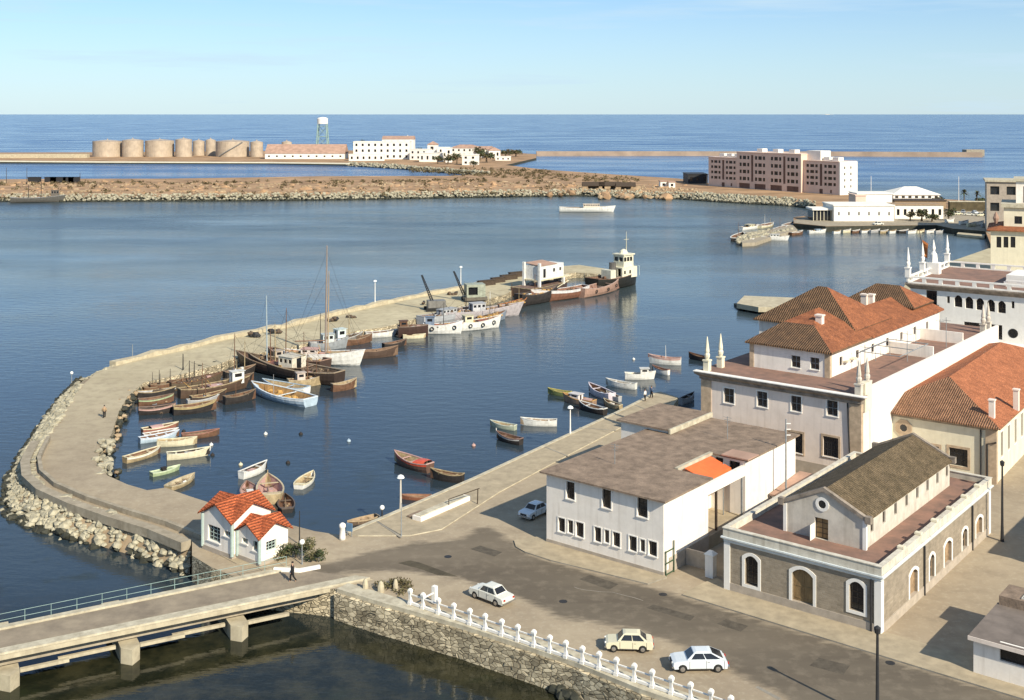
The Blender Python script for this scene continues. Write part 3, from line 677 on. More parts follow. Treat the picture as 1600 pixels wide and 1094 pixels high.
# ------------------------------------------------------------------ white customs building with flat brown roof
def rect(fr, f, px0, py0, px1, py1, pl=0., rise=0.):      # opening measured in the photo on a front (f='F') or side plane
    fn = fr.front if f == 'F' else fr.side
    a0, _ = fn(px0, py0, pl); a1, _ = fn(px1, py0, pl); m = (px0+px1)/2
    _, z1 = fn(m, py0, pl); _, z0 = fn(m, py1, pl)
    return (a0, a1, z0, z1)+((rise,) if rise else ())
H = 6.85
th = thing('flat_roofed_building', 'white two storey quay building with flat brown roof and orange awning', 'building', white.o, -ANG)
hf = [rect(white, 'F', *q) for q in ((885, 753, 898, 780), (941, 765, 955, 794), (996, 778, 1012, 808))]
trip = [(872.5, 809.5, 883, 831), (887.7, 813, 895.6, 833), (900, 816.5, 912, 839), (929, 824, 939.4, 846.5), (944.7, 828, 952, 848), (957.8, 832, 969, 854), (983, 838, 995, 861), (1000.6, 843, 1008, 862), (1013.7, 846, 1026.6, 868.5)]
ht = [rect(white, 'F', *q) for q in trip]
b = B()
wall_box(b, 0, 13.3, 0, 8.2, 0, H, {'F': hf+ht}, top=True)
wall_box(b, 0, 9.4, 8.2, 16, 0, H, {'R': [(9.5, 10.6, 3.2, 5.2), (12.5, 13.6, 1.2, 3.6)]}, sides='LRB')
hw = rect(white, 'F', 1139.5, 721, 1156, 735, 15.8); hlow = (11.0, 11.9, 1.3, 3.4)
hcourt = (9.9, 10.8, 4.6, 6.6)
wall_box(b, 0, 13.3, 15.8, 27.5, 0, H, {'F': [hw, hcourt], 'R': [(22.2, 23.2, .2, 2.0)]})
b.obj('wall', M['plaster_white'], th)
b = B(); b.box(-.03, 13.33, -.03, 8.2, -.3, .42); b.obj('plinth', M['dado'], th)
b = B(); b.box(13.3, 13.36, .9, 8.2, .42, 1.45); b.obj('dado', M['dado'], th)
for q in hf: window(th, 'F', 0, q, frame='wood_dark', pane='glass_dark', bars=(1, 2), sill=True, surround='trim_white', sw=.12)
for q in ht: window(th, 'F', 0, q, frame='wood_dark', pane='glass_dark', bars=(1, 0), surround='trim_white', sw=.1, sill=True)
window(th, 'F', 15.8, hw, frame='wood_dark', bars=(1, 1)); window(th, 'F', 15.8, hcourt, frame='wood_dark', bars=(1, 0), name='door')
window(th, 'R', 9.4, (9.5, 10.6, 3.2, 5.2), frame='wood_dark'); window(th, 'R', 9.4, (12.5, 13.6, 1.2, 3.6), frame='wood_dark', name='door', bars=(0, 1))
window(th, 'R', 13.3, (22.2, 23.2, .2, 2.0), frame='wood_dark', name='door', bars=(0, 0))
b = B()
L = [(-.5, -.5), (13.75, -.5), (13.75, 8.4), (9.5, 8.4), (9.5, 15.5), (13.75, 15.5), (13.75, 27.7), (-.5, 27.7)]
b.prism(L, H+.002, H+.17); b.obj('roof', M['roof_felt'], th)
b = B(); b.prism([(-4.2, 18.6), (2.6, 18.6), (2.6, 28), (-4.2, 28)], H+.5, H+.68, 0); b.obj('raised_roof', M['roof_felt'], th)
b = B(); b.box(-3.8, 2.3, 19, 27.8, 0, H+.5); b.obj('annexe_wall', M['plaster_white'], th)
b = B(); b.box(2.62, 2.85, 18.6, 28, H+.19, H+.74); b.obj('roof_kerb', M['wall_ledge'], th)
b = B(); b.box(10.9, 13.9, 15.25, 17.6, H+.2, H+.32); b.obj('porch_roof', M['roof_ochre'], th)
b = B(); b.box(12.95, 13.32, 8.2, 15.8, 5.3, 6.35); b.obj('beam', M['plaster_white'], th)
b = B(); b.box(9.42, 9.8, 8.45, 15.4, H+.0, H+.3); b.obj('roof_coping', M['wall_ledge'], th)
b = B(); b.rings([[(9.85, y, H+.02), (12.2, y, H-.72-.14*math.sin((y-9.7)*1.2)), (12.25, y, H-.98), (12.15, y, H-.76-.14*math.sin((y-9.7)*1.2)), (9.85, y, H-.04)] for y in [9.7+k*.47 for k in range(12)]])
aw = b.obj('awning', M['canvas_orange'], th)
b = B(); b.box(9.41, 13.3, 8.2, 15.8, .02, 1.25); b.obj('courtyard', M['sidewalk'], th)
b = B(); b.box(13.1, 13.25, 15.2, 15.35, 1.25, 5.3); b.box(11.4, 11.48, 14.6, 14.68, 1.25, H-.3); b.obj('post', M['iron_grey'], th)
b = B(); b.box(12.9, 13.1, 10.2, 10.4, 1.25, 5.3); b.obj('post', M['wood_dark'], th)
b = B(); b.box(9.42, 10.2, 9, 12, 3.0, 3.12); b.obj('terrace_slab', M['trim_white'], th)
p = white.at(1043, 901)
gt = thing('iron_gate', 'open green iron frame gate at the corner of the flat roofed building', 'gate', white.w(13.45, .1), -ANG)
b = B()
for z in (.1, 1.1, 2.15): b.box(-.04, .04, 0, 1.5, z, z+.09)
for y in (0, 1.42): b.box(-.045, .045, y, y+.09, 0, 2.9 if y else 2.3)
b.obj('gate_frame', M['paint_green'] if 0 else mat('gate_green', (.05, .09, .05), .6), gt)
# courtyard lane between the two buildings
yd = thing('yard_wall', 'dark rendered wall with white gate pillar closing the alley', 'wall', white.w(13.3, .4), -ANG)
b = B(); b.box(.1, 3.2, 3.4, 3.6, 0, 1.5); b.obj('wall', M['dado'], yd)
b = B(); b.box(2.9, 3.7, 2.0, 2.7, 0, 2.05).rings([[(2.8, 1.9, 2.05), (3.8, 1.9, 2.05), (3.8, 2.8, 2.05), (2.8, 2.8, 2.05)], [(3.1, 2.2, 2.35), (3.5, 2.2, 2.35), (3.5, 2.5, 2.35), (3.1, 2.5, 2.35)]]); b.obj('gate_pillar', M['trim_white'], yd)
for x, y, h_ in ((4, 6, 2.2), (8.5, 21, 2.6)):
    b = B(); b.tube([(x, y, H+.1), (x, y, H+h_)], .035, 5)
    for k in range(3): b.tube([(x-.5+.1*k, y, H+h_-.1-.25*k), (x+.5-.1*k, y, H+h_-.1-.25*k)], .02, 4)
    o = b.obj('aerial', M['iron_grey']); o.parent = [q for q in bpy.data.objects if q.name == 'flat_roofed_building'][0]
sd = thing('lean_to', 'low brown lean-to roof between the white building and the tall palace', 'shed', white.w(13.6, 21.0), -ANG)
b = B(); wall_box(b, 0.1, 5.5, 0, 7, 0, 2.1, {'F': [(.8, 3.9, 0, 1.7)]}, depth=.5); b.obj('wall', M['plaster_white'], sd)
b = B(); b.rings([[(-.05, -.3, 2.12), (5.7, -.3, 2.12), (5.7, 7, 2.75), (-.05, 7, 2.75)], [(-.05, -.3, 2.27), (5.7, -.3, 2.27), (5.7, 7, 2.9), (-.05, 7, 2.9)]]); b.obj('roof', M['roof_ochre'], sd)
# ------------------------------------------------------------------ brick harbour station with clerestory hall
BW, BL, BH = 14.0, 29.0, 4.75
th = thing('brick_building', 'grey brick hall with white arched surrounds and a gabled clerestory', 'building', brick.o, -ANG)
F_ = [rect(brick, 'F', 1164, 869, 1184.5, 915, 0, .42), rect(brick, 'F', 1237.6, 890, 1270.6, 957, 0, .5), rect(brick, 'F', 1327, 909, 1350, 955, 0, .42)]
F_[1] = (F_[1][0], F_[1][1], 0.02, F_[1][3], .5)
SD = [(1421, 890, 1433.5, 952), (1452, 866, 1459.5, 910), (1475, 845, 1486.5, 905), (1503, 826, 1511, 868), (1524.5, 808, 1534.5, 863)]
S_ = []
for k, q in enumerate(SD):
    r = rect(brick, 'R', *q, BW, .45); S_.append((r[0], r[1], .02 if k in (0, 2, 4) else max(.7, r[2]), min(r[3], 3.7), .45))
b = B(); wall_box(b, 0, BW, 0, BL, 0, BH, {'F': F_, 'R': S_}, depth=.3); b.obj('wall', M['brick'], th)
for k, q in enumerate(F_):
    window(th, 'F', 0, q, .3, 'wood_dark' if k != 1 else 'wood_door', 'glass_dark' if k != 1 else 'wood_door', (1, 3) if k != 1 else (1, 2), 'window' if k != 1 else 'door', 'trim_white', .26, proud=.06, bw=.07)
for k, q in enumerate(S_):
    window(th, 'R', BW, q, .3, 'wood_pale', 'wood_pale' if k in (0, 2, 4) else 'glass_pane', (1, 1), 'door' if k in (0, 2, 4) else 'window', 'trim_white', .24, proud=.06)
b = B(); b.rings([[(-.07, -.07, z), (BW+.07, -.07, z), (BW+.07, BL+.07, z), (-.07, BL+.07, z)] for z in (0, .78)]); b.obj('plinth', M['dado'], th)
# the dado is broken by doors: keep it low there
th.children[-1].scale = (1, 1, 1)
b = B(); b.rings([[(-o_, -o_, z), (BW+o_, -o_, z), (BW+o_, BL+o_, z), (-o_, BL+o_, z)] for o_, z in ((.04, 4.28), (.1, 4.38), (.1, 4.5), (.3, 4.66), (.3, 4.78), (.16, 4.8))], True, False); b.obj('cornice', M['trim_blue'], th)
b = B()
for x0, x1, y0, y1 in ((-.14, BW+.14, -.14, .22), (-.14, BW+.14, BL-.2, BL+.14), (-.14, .22, .22, BL-.2), (BW-.22, BW+.14, .22, BL-.2)): b.box(x0, x1, y0, y1, 4.8, 5.5)
b.obj('parapet', M['parapet_old'], th)
b = B(); c = .24
for x0, x1, y0, y1 in ((-.2, BW+.2, -.2, .28), (-.2, BW+.2, BL-.26, BL+.2), (-.2, .28, .28, BL-.26), (BW-.28, BW+.2, .28, BL-.26)): b.box(x0, x1, y0, y1, 5.502, 5.57)
b.obj('parapet_coping', M['parapet_old'], th)
for y in (4.5, 8.6, 12.7, 16.8, 21, 25):
    b = B(); b.box(BW-.34, BW+.22, y, y+.5, 5.6, 5.78); b.obj('coping_block', M['plaster_cream'], th)
for x, y in ((-.08, -.08), (BW-.5, -.08), (BW-.5, BL-.5)):
    b = B(); b.box(x, x+.58, y, y+.58, 0.0, 4.27); b.obj('corner_pilaster', M['trim_white'], th)
b = B(); b.box(.22, BW-.22, .22, BL-.2, 4.8, 4.9); b.obj('terrace', M['roof_terrace'], th)
for px in (1372, ):
    b = B(); b.tube([(BW-.75, -.1, 0), (BW-.75, -.1, 4.3)], .09, 6); b.obj('downpipe', M['iron_dark'], th)
for px in (1443, 1518):
    y, _ = brick.side(px, 850, BW); b = B(); b.tube([(BW+.1, y, 0), (BW+.1, y, 4.3)], .09, 6); b.obj('downpipe', M['iron_dark'], th)
# clerestory hall on the terrace
TZ = 4.9
def tz(px, py): return brick.at(px, py, TZ)
c0, c1 = tz(1226, 830), tz(1352, 859); hx0, hx1, hy0 = c0.x, c1.x, (c0.y+c1.y)/2
hy1 = 26.0; EZ = brick.front(1227, 786, hy0)[1]; AZ = brick.front(1283, 766, hy0)[1]
EZ = (EZ+brick.front(1351, 810, hy0)[1])/2; hm = (hx0+hx1)/2
dr = rect(brick, 'F', 1273, 810, 1294, 848, hy0); dr = (dr[0], dr[1], TZ+.02, dr[3])
sw_ = [(hy0+1.3+k*(hy1-hy0-2.4)/7, hy0+1.95+k*(hy1-hy0-2.4)/7, EZ-1.5, EZ-.45) for k in range(8)]
b = B(); wall_box(b, hx0, hx1, hy0, hy1, TZ, EZ, {'F': [dr], 'R': sw_, 'L': sw_}, top=False)
for y in (hy0, hy1): b.add([(hx0, y, EZ), (hx1, y, EZ), (hm, y, AZ)], [(0, 1, 2)])
b.obj('clerestory_wall', M['plaster_old'], th)
d_ = window(th, 'F', hy0, dr, .3, 'wood_dark', 'wood_door', (1, 3), 'door')
for q in sw_: window(th, 'R', hx1, q, .2, 'wood_dark', 'glass_dark', (0, 1))
oc = Vector(brick.front(1285, 788, hy0)); b = B()
b.rings([[(oc.x+r*math.cos(t), hy0-o_, oc.y+r*math.sin(t)) for t in [2*math.pi*k/14 for k in range(14)]] for r, o_ in ((.62, 0), (.62, .08), (.36, .08), (.36, .0))], True, False); rw = b.obj('round_window', M['trim_white'], th)
b = B(); b.add([(oc.x+.37*math.cos(2*math.pi*k/14), hy0-.03, oc.y+.37*math.sin(2*math.pi*k/14)) for k in range(14)], [tuple(range(14))]); b.obj('pane', M['glass_dark'], rw)
b = B()
for s, xe in ((1, hx1), (-1, hx0)):
    ox = xe+s*.3; oz = EZ-.3*(AZ-EZ)/(hm-hx0)
    b.rings([[(hm, hy0+.1, AZ+.16), (ox, hy0+.1, oz+.16), (ox, hy0+.1, oz), (hm, hy0+.1, AZ)], [(hm, hy1+.1, AZ+.16), (ox, hy1+.1, oz+.16), (ox, hy1+.1, oz), (hm, hy1+.1, AZ)]])
b.obj('gable_roof', M['tile_olive'], th)
for y in (hy0, hy1):
    b = B()
    for s, xe in ((1, hx1), (-1, hx0)):
        ox = xe+s*.35; oz = EZ-.35*(AZ-EZ)/(hm-hx0)
        b.rings([[(hm, y-.2, AZ+.34), (ox, y-.2, oz+.34), (ox, y-.2, oz), (hm, y-.2, AZ)], [(hm, y+.2, AZ+.34), (ox, y+.2, oz+.34), (ox, y+.2, oz), (hm, y+.2, AZ)]])
        b.box(ox-.25, ox+.25, y-.25, y+.25, oz-.1, oz+.5)
    b.obj('gable_coping', M['cornice'], th)
b = B()
for x in (hx0, hx1): b.box(x-.16, x+.16, hy0-.08, hy0+.2, TZ, EZ-.1)
b.obj('corner_strip', M['trim_white'], th)
b = B(); b.box(hm-.9, hm-.86, hy0-.9, hy0, TZ, dr[3]-.5); b.obj('open_shutter', M['trim_white'], th)
for x in (3., 6.4, 9.): 
    b = B(); b.box(x, x+.5, .5, .8, 4.9, 5.2); b.obj('terrace_block', M['trim_white'], th)
# ------------------------------------------------------------------ palace with obelisks
th = thing('obelisk_palace', 'tall pinkish white building with stone cornice, obelisks and hipped tile roofs', 'building', gov.o, -ANG)
GW, GL, GH = 20.3, 52.0, 9.1
gf = [rect(gov, 'F', *q) for q in ((1131, 607, 1147, 630), (1183, 612, 1199, 636), (1236, 619, 1252, 643), (1292, 626, 1309, 650))]
gl_ = [rect(gov, 'F', *q) for q in ((1231, 676, 1254, 707), (1286, 683, 1310, 714))]
b = B(); wall_box(b, 0, GW, 0, GL, 0, GH, {'F': gf+gl_, 'R': [(1.2, 1.6, 2.2, 2.9)]}); b.obj('wall', M['plaster_pink'], th)
for q in gf: window(th, 'F', 0, q, frame='iron_grey', bars=(1, 1), surround='trim_white', sw=.14, sill=True)
for q in gl_: window(th, 'F', 0, q, frame='iron_dark', bars=(3, 2), surround='quoin', sw=.24, sill=True, bw=.06)
window(th, 'R', GW, (1.2, 1.6, 2.2, 2.9), frame='wood_dark', bars=(0, 0))
b = B(); b.box(-.06, GW+.06, -.06, .3, 0, 1.5); b.obj('plinth', M['dado'], th)
for x, y in ((-.1, -.1), (GW-1.3, -.1)):
    b = B(); b.box(x, x+1.4, y, y+.6, 0, GH-.02); b.obj('corner_pilaster', M['quoin'], th)
b = B(); b.rings([[(-o_, -o_, z), (GW+o_*.6, -o_, z), (GW+o_*.6, .9, z), (-o_, .9, z)] for o_, z in ((.02, GH), (.25, GH+.12), (.25, GH+.42), (.7, GH+.72), (.78, GH+.95), (.7, GH+1.0))]); b.obj('cornice', M['cornice'], th)
b = B(); b.rings([[(-o_, -o_, z), (GW+o_, -o_, z), (GW+o_, .0, z), (-o_, .0, z)] for o_, z in ((.82, GH+1.0), (.82, GH+1.1))]); b.obj('cornice_edge', M['trim_white'], th)
TZ = GH+1.02
b = B(); b.box(-.4, GW-.2, -.0, GL, TZ-.01, TZ+.06); b.obj('terrace', M['roof_terrace'], th)
b = B(); b.box(-.6, .3, .95, GL, GH, TZ-.02); b.obj('side_cornice', M['cornice'], th)
b = B(); b.box(GW-.28, GW+.12, 2.6, GL, .1, TZ+.55); b.obj('terrace_wall', M['plaster_white'], th)
b = B(); b.box(GW-.5, GW+.3, .6, 2.6, GH-.9, TZ+1.3); b.obj('terrace_pier', M['plaster_cream'], th)
def obelisk(b, x, y, z, h, s=1.):
    b.box(x-.36*s, x+.36*s, y-.36*s, y+.36*s, z, z+h*.3)
    b.box(x-.44*s, x+.44*s, y-.44*s, y+.44*s, z+h*.3, z+h*.34)
    b.lathe([(.2*s, z+h*.34), (.34*s, z+h*.42), (.36*s, z+h*.48), (.22*s, z+h*.55), (.3*s, z+h*.57), (.28*s, z+h*.62), (.05*s, z+h)], 8, (x, y, 0))
for px, py, y0 in ((1105, 585, .25), (1126, 577, 3.), (1342, 615, .2), (1355, 600, 2.3)):
    q = gov.front(px, py, y0); b = B(); obelisk(b, q[0], y0, TZ-.02, 4.3 if px < 1200 else 4.0); b.obj('obelisk', M['plaster_cream'] if px < 1200 else M['plaster_old'], th)
# upper storey
u0, u1 = gov.at(1167.5, 575, TZ), gov.at(1300.6, 590, TZ); ux0, ux1, uy0 = u0.x, u1.x, (u0.y+u1.y)/2
UE = gov.front(1299.7, 551, uy0)[1]; uy1 = 45.0
hu = [rect(gov, 'F', 1236.5, 556, 1250.5, 574.5, uy0), rect(gov, 'F', 1266, 559, 1280, 577.5, uy0)]
hr_ = [(uy0+3+k*5.1, uy0+3.9+k*5.1, UE-2.2, UE-1.1) for k in range(7)]
b = B(); wall_box(b, ux0, ux1, uy0, uy1, TZ, UE, {'F': hu, 'R': hr_}, top=True); b.obj('upper_wall', M['plaster_white'], th)
for q in hu: window(th, 'F', uy0, q, frame='iron_grey', bars=(1, 1), sill=True)
for q in hr_: window(th, 'R', ux1, q, frame='wood_dark', bars=(0, 0))
b = B(); b.box(ux1-.6, ux1+.07, uy0-.07, uy0+.5, TZ, UE-.05); b.box(ux0-.07, ux0+.5, uy0-.07, uy0+.5, TZ, UE-.05); b.obj('upper_pilaster', M['quoin'], th)
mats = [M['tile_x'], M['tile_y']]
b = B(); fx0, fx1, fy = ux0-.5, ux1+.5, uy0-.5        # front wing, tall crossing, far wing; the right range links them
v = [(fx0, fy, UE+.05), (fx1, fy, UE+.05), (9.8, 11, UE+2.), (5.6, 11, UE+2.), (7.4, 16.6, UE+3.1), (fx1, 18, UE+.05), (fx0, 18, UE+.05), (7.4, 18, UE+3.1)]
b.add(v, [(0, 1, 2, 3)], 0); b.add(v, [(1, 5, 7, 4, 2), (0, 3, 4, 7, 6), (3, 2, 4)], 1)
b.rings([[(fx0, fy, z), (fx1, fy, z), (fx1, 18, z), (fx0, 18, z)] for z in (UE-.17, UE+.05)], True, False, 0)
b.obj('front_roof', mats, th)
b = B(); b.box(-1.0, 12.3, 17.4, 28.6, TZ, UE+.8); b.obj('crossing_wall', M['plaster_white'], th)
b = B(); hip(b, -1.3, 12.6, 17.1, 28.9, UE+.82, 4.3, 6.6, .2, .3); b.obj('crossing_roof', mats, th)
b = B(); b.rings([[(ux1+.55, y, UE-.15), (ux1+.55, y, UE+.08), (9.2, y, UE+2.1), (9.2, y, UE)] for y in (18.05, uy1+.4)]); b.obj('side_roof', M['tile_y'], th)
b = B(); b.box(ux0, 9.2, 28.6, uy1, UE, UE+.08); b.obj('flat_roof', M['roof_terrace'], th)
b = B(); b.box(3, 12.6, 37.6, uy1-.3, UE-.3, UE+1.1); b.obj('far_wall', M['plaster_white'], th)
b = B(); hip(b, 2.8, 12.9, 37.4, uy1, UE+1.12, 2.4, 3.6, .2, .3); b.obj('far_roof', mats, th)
for px, py, yy in ((1281, 492, 13.), (1351, 470, 33.), (1361, 468, 33.5)):
    x, z = gov.front(px, py, yy); b = B(); b.box(x-.42, x+.42, yy-.4, yy+.4, UE, UE+2.9); b.box(x-.52, x+.52, yy-.5, yy+.5, UE+2.9, UE+3.1); b.obj('chimney', M['plaster_pink'], th)
for y in (uy0+19, uy0+31):
    b = B(); b.box(ux1, GW-.3, y, y+.3, TZ, TZ+1.6); b.obj('terrace_divider', M['plaster_white'], th)
b = B()
for y in (uy0+8, uy0+13, uy0+18):
    b.tube([(ux1+.6, y, TZ), (ux1+.6, y, TZ+2.1), (GW-.6, y, TZ+2.1)], .06, 5)
b.tube([(ux1+.6, uy0+8, TZ+2.1), (ux1+.6, uy0+18, TZ+2.1)], .06, 5); b.tube([(GW-.6, uy0+8, TZ+2.1), (GW-.6, uy0+18, TZ+2.1)], .06, 5)
b.obj('pergola', M['iron_grey'], th)
for x, y, h_ in ((16, 12, 3.4), (18, 21, 4.), (17, 27, 3.6), (19, 33, 4.2), (16.5, 38, 3.)):
    b = B(); b.tube([(x, y, TZ), (x, y, TZ+h_)], .05, 5); b.tube([(x-.6, y, TZ+h_*.9), (x+.6, y, TZ+h_*.9)], .03, 4); b.obj('aerial', M['iron_grey'], th)
b = B()
for yy in (uy0+4, uy0+6):
    b.box(ux1, ux1+.6, yy, yy+1, UE-1.9, UE-1.7); 
b.obj('canopy', M['plaster_cream'], th)
for x, lab in ((GW-.1, 'weathered obelisk finial at the far end of the palace terrace wall'), ):
    b = B(); obelisk(b, x-.5, 47, TZ, 4.2); obelisk(b, x-.5, 49.4, TZ, 4.2); b.obj('obelisk', M['plaster_old'], th)
b = B(); b.tube([(GW-1.1, -.12, 0), (GW-1.5, -.12, GH)], .09, 6); b.obj('downpipe', M['iron_dark'], th)
lt = P(1322, 742); ln = thing('street_lantern', 'thin lantern post in front of the palace wall windows', 'street lamp', (lt.x, lt.y, G))
b = B(); b.tube([(0, 0, 0), (0, 0, 5.6)], .06, 6); b.obj('post', M['iron_dark'], ln); b = B(); b.lathe([(.06, 5.5), (.3, 5.65), (.22, 6.1), (.05, 6.2)], 8); b.obj('lantern', M['iron_grey'], ln)
# ------------------------------------------------------------------ orange roofed house
OA = math.radians(35.8); oc_ = P(1556, 757)
orf = Frame((oc_.x, oc_.y, G), OA); xL = -14.9
th = thing('orange_roofed_house', 'cream house under a broad orange hipped tile roof', 'house', orf.o, -OA)
OH = orf.front(1545, 666, 0)[1]; OL = 44.
of = [rect(orf, 'F', 1483, 701, 1512, 728), rect(orf, 'F', 1440, 696, 1467, 722), rect(orf, 'F', 1393, 690, 1418, 716)]
osd = [(2.2+k*3.4, 3.3+k*3.4, OH-4.0, OH-1.1) for k in range(9)]
b = B(); wall_box(b, xL, 0, 0, OL, 0, OH, {'F': of, 'R': osd}); b.obj('wall', M['plaster_cream'], th)
for q in of: window(th, 'F', 0, q, frame='iron_dark', bars=(3, 2), surround='quoin', sw=.28, sill=False, bw=.06)
for q in osd: window(th, 'R', 0, q, frame='wood_dark', bars=(1, 2), surround='trim_white', sw=.12)
for x in (xL-.05, -1.1):
    b = B(); b.box(x, x+1.2, -.08, .5, 0, OH-.3); b.obj('corner_pilaster', M['quoin'], th)
b = B(); b.rings([[(xL-o_, -o_, z), (o_, -o_, z), (o_, OL+o_, z), (xL-o_, OL+o_, z)] for o_, z in ((.02, OH-.5), (.2, OH-.35), (.45, OH-.06), (.45, OH))]); b.obj('cornice', M['cornice'], th)
x, z = orf.front(1412, 668.5, 0); b = B()
b.rings([[(x+r*math.cos(t), -o_, z+r*math.sin(t)) for t in [2*math.pi*(k+.5)/8 for k in range(8)]] for r, o_ in ((1.05, 0), (1.05, .1), (.45, .1), (.45, .0))], True, False); rw = b.obj('round_window', M['quoin'], th)
b = B(); b.add([(x+.46*math.cos(2*math.pi*k/14), -.04, z+.46*math.sin(2*math.pi*k/14)) for k in range(14)], [tuple(range(14))]); b.obj('pane', M['glass_dark'], rw)
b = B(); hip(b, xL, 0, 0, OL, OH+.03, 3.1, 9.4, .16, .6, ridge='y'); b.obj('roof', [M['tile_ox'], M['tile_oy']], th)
b = B(); b.box(xL-.3, xL+.5, .2, OL, OH-.1, OH+.1); b.obj('gutter', M['tile_y'], th)
for px, py, yy in ((1550, 646, 2.0), (1588, 607, 9.)):
    x, z = orf.front(px, py, yy); b = B(); b.box(x-.3, x+.3, yy-.3, yy+.3, OH, OH+2.5); b.box(x-.38, x+.38, yy-.38, yy+.38, OH+2.5, OH+2.65); b.obj('chimney', M['plaster_pink'], th)
b = B(); b.tube([(-1.6, -.14, 0), (-1.6, -.14, OH-.5)], .1, 6); b.tube([(-.9, -.14, 0), (-.9, -.14, OH-2), (.1, -.2, OH-1.7)], .1, 6); b.obj('downpipe', M['iron_dark'], th)
# ------------------------------------------------------------------ white arcaded palace
AA = math.radians(35.5); ac = Vector((66.4, 192, G))
ar = Frame(ac, AA); AH = ar.front(1424, 447, 0)[1]-.4; AWd = 34.; ALn = 24.
th = thing('arcaded_palace', 'bright white building with a row of arched windows and finials on its roof parapet', 'building', ar.o, -AA)
ah = [rect(ar, 'F', 1491+17*k, 461.5+2.2*k, 1503.5+17*k, 480+2.4*k, 0, .55) for k in range(5)]
ah += [rect(ar, 'F', 1447, 454, 1464, 484), rect(ar, 'F', 1479.5, 463, 1484, 474), rect(ar, 'F', 1580.5, 471, 1585, 482), rect(ar, 'F', 1506, 505.5, 1566, 528)]
b = B(); wall_box(b, 0, AWd, 0, ALn, 0, AH, {'F': ah}, depth=.5); b.obj('wall', M['trim_white'], th)
for k, q in enumerate(ah): window(th, 'F', 0, q, .5, 'wood_dark', 'glass_dark', (1, 1) if k < 6 else ((0, 0) if k < 8 else (7, 0)), bw=.1)
q = ah[5]; b = B(); b.box(q[0]-.3, q[1]+.3, -.9, 0, q[2]-.2, q[2]); b.rings([[(q[0]-.3, -.9, q[2]), (q[1]+.3, -.9, q[2]), (q[1]+.3, 0, q[2]), (q[0]-.3, 0, q[2])], [(q[0]-.3, -.9, q[2]+.9), (q[1]+.3, -.9, q[2]+.9), (q[1]+.3, 0, q[2]+.9), (q[0]-.3, 0, q[2]+.9)]], True, False); b.obj('balcony', M['iron_dark'], th)
x, z = ar.front(1583, 521, 0); b = B(); b.add([(x+.75*math.cos(2*math.pi*k/14), -.03, z+.75*math.sin(2*math.pi*k/14)) for k in range(14)], [tuple(range(14))]); b.obj('round_window', M['glass_dark'], th)
b = B(); b.rings([[(-o_, -o_, z), (AWd+o_, -o_, z), (AWd+o_, ALn+o_, z), (-o_, ALn+o_, z)] for o_, z in ((.02, AH), (.5, AH+.5), (.75, AH+.75), (.75, AH+.95))]); b.obj('cornice', M['cornice'], th)
PZ = AH+.95
b = B()
def para(b, x0, y0, x1, y1, z, h, step=2.6):
    p, q = Vector((x0, y0, z)), Vector((x1, y1, z)); n = max(1, round((q-p).length/step)); d = (q-p)/n
    b.strip([p, q], .34, .22); b.strip([p+Vector((0, 0, h-.25)), q+Vector((0, 0, h-.25))], .38, .25)
    for k in range(n+1):
        c_ = p+d*k; u = d.normalized()*.3; b.strip([c_-u+Vector((0, 0, .22)), c_+u+Vector((0, 0, .22))], .32, h-.47)
for a in ((-.3, -.3, AWd, -.3), (-.3, -.3, -.3, ALn), (-.3, ALn, AWd, ALn)): para(b, *a, PZ, 1.15)
b.obj('parapet', M['trim_white'], th)
b = B(); b.box(0, AWd, 0, ALn, PZ-.05, PZ+.02); b.obj('terrace', M['roof_terrace'], th)
for x, y in ((-.3, -.3), (-.3, 8), (-.3, ALn*.98)):
    b = B(); obelisk(b, x, y, PZ+.9, 5., 1.1); b.obj('finial', M['trim_white'], th)
b = B(); b.box(-.9, 1.2, 12.5, 14.2, PZ, PZ+2.0).lathe([(.75, 2.), (.6, 3.4), (.25, 4.), (.35, 4.5), (.05, 6.)], 8, (.1, 13.3, PZ)); b.obj('crest', M['trim_white'], th)
b = B(); b.tube([(-.9, 13.3, PZ), (-2.4, 13.3, PZ+7.5)], .06, 5); fl = b.obj('flag_pole', M['wood_dark'], th)
b = B(); b.rings([[(-1.5-.3*t, 13.3+.25*math.sin(t*5), PZ+3.+2.9*t), (-1.0+.2*t, 13.3+.1*math.cos(t*4), PZ+2.5+2.7*t)] for t in [k/6 for k in range(7)]], False, False); b.obj('flag', M['flag_red'], fl)
b = B(); b.box(13.5, 40, 7, 15, PZ, PZ+1.6); b.box(20, 40, 5, 13, PZ, PZ+2.6); b.obj('roof_house', M['trim_white'], th)
b = B(); b.box(20.05, 40.2, 5.2, 12.8, PZ+2.6, PZ+2.75); b.obj('roof_house_roof', M['roof_terrace'], th)
b = B(); b.box(23, 25, 4.9, 4.99, PZ+1.2, PZ+2.2); b.obj('roof_window', M['glass_dark'], th)
b = B(); para(b, 14, 4.5, 20, 4.5, PZ, 1.1, 2.); b.obj('inner_parapet', M['trim_white'], th)
b = B(); b.rings([[(21.5, -1.5, AH-4.6), (29, -1.5, AH-4.6), (29, 0, AH-4.6), (21.5, 0, AH-4.6)], [(24, -.4, AH-2.6), (27, -.4, AH-2.6), (27, 0, AH-2.6), (24, 0, AH-2.6)]]); b.obj('entrance_canopy', M['plaster_old'], th)
b = B(); wall_box(b, 3.8, AWd, -3.5, 0, 0, AH-7.3, {'F': [(5+2.6*k, 6.6+2.6*k, AH-9.6, AH-7.9, .6) for k in range(5)]}, depth=.8); b.obj('lower_wall', M['trim_white'], th)
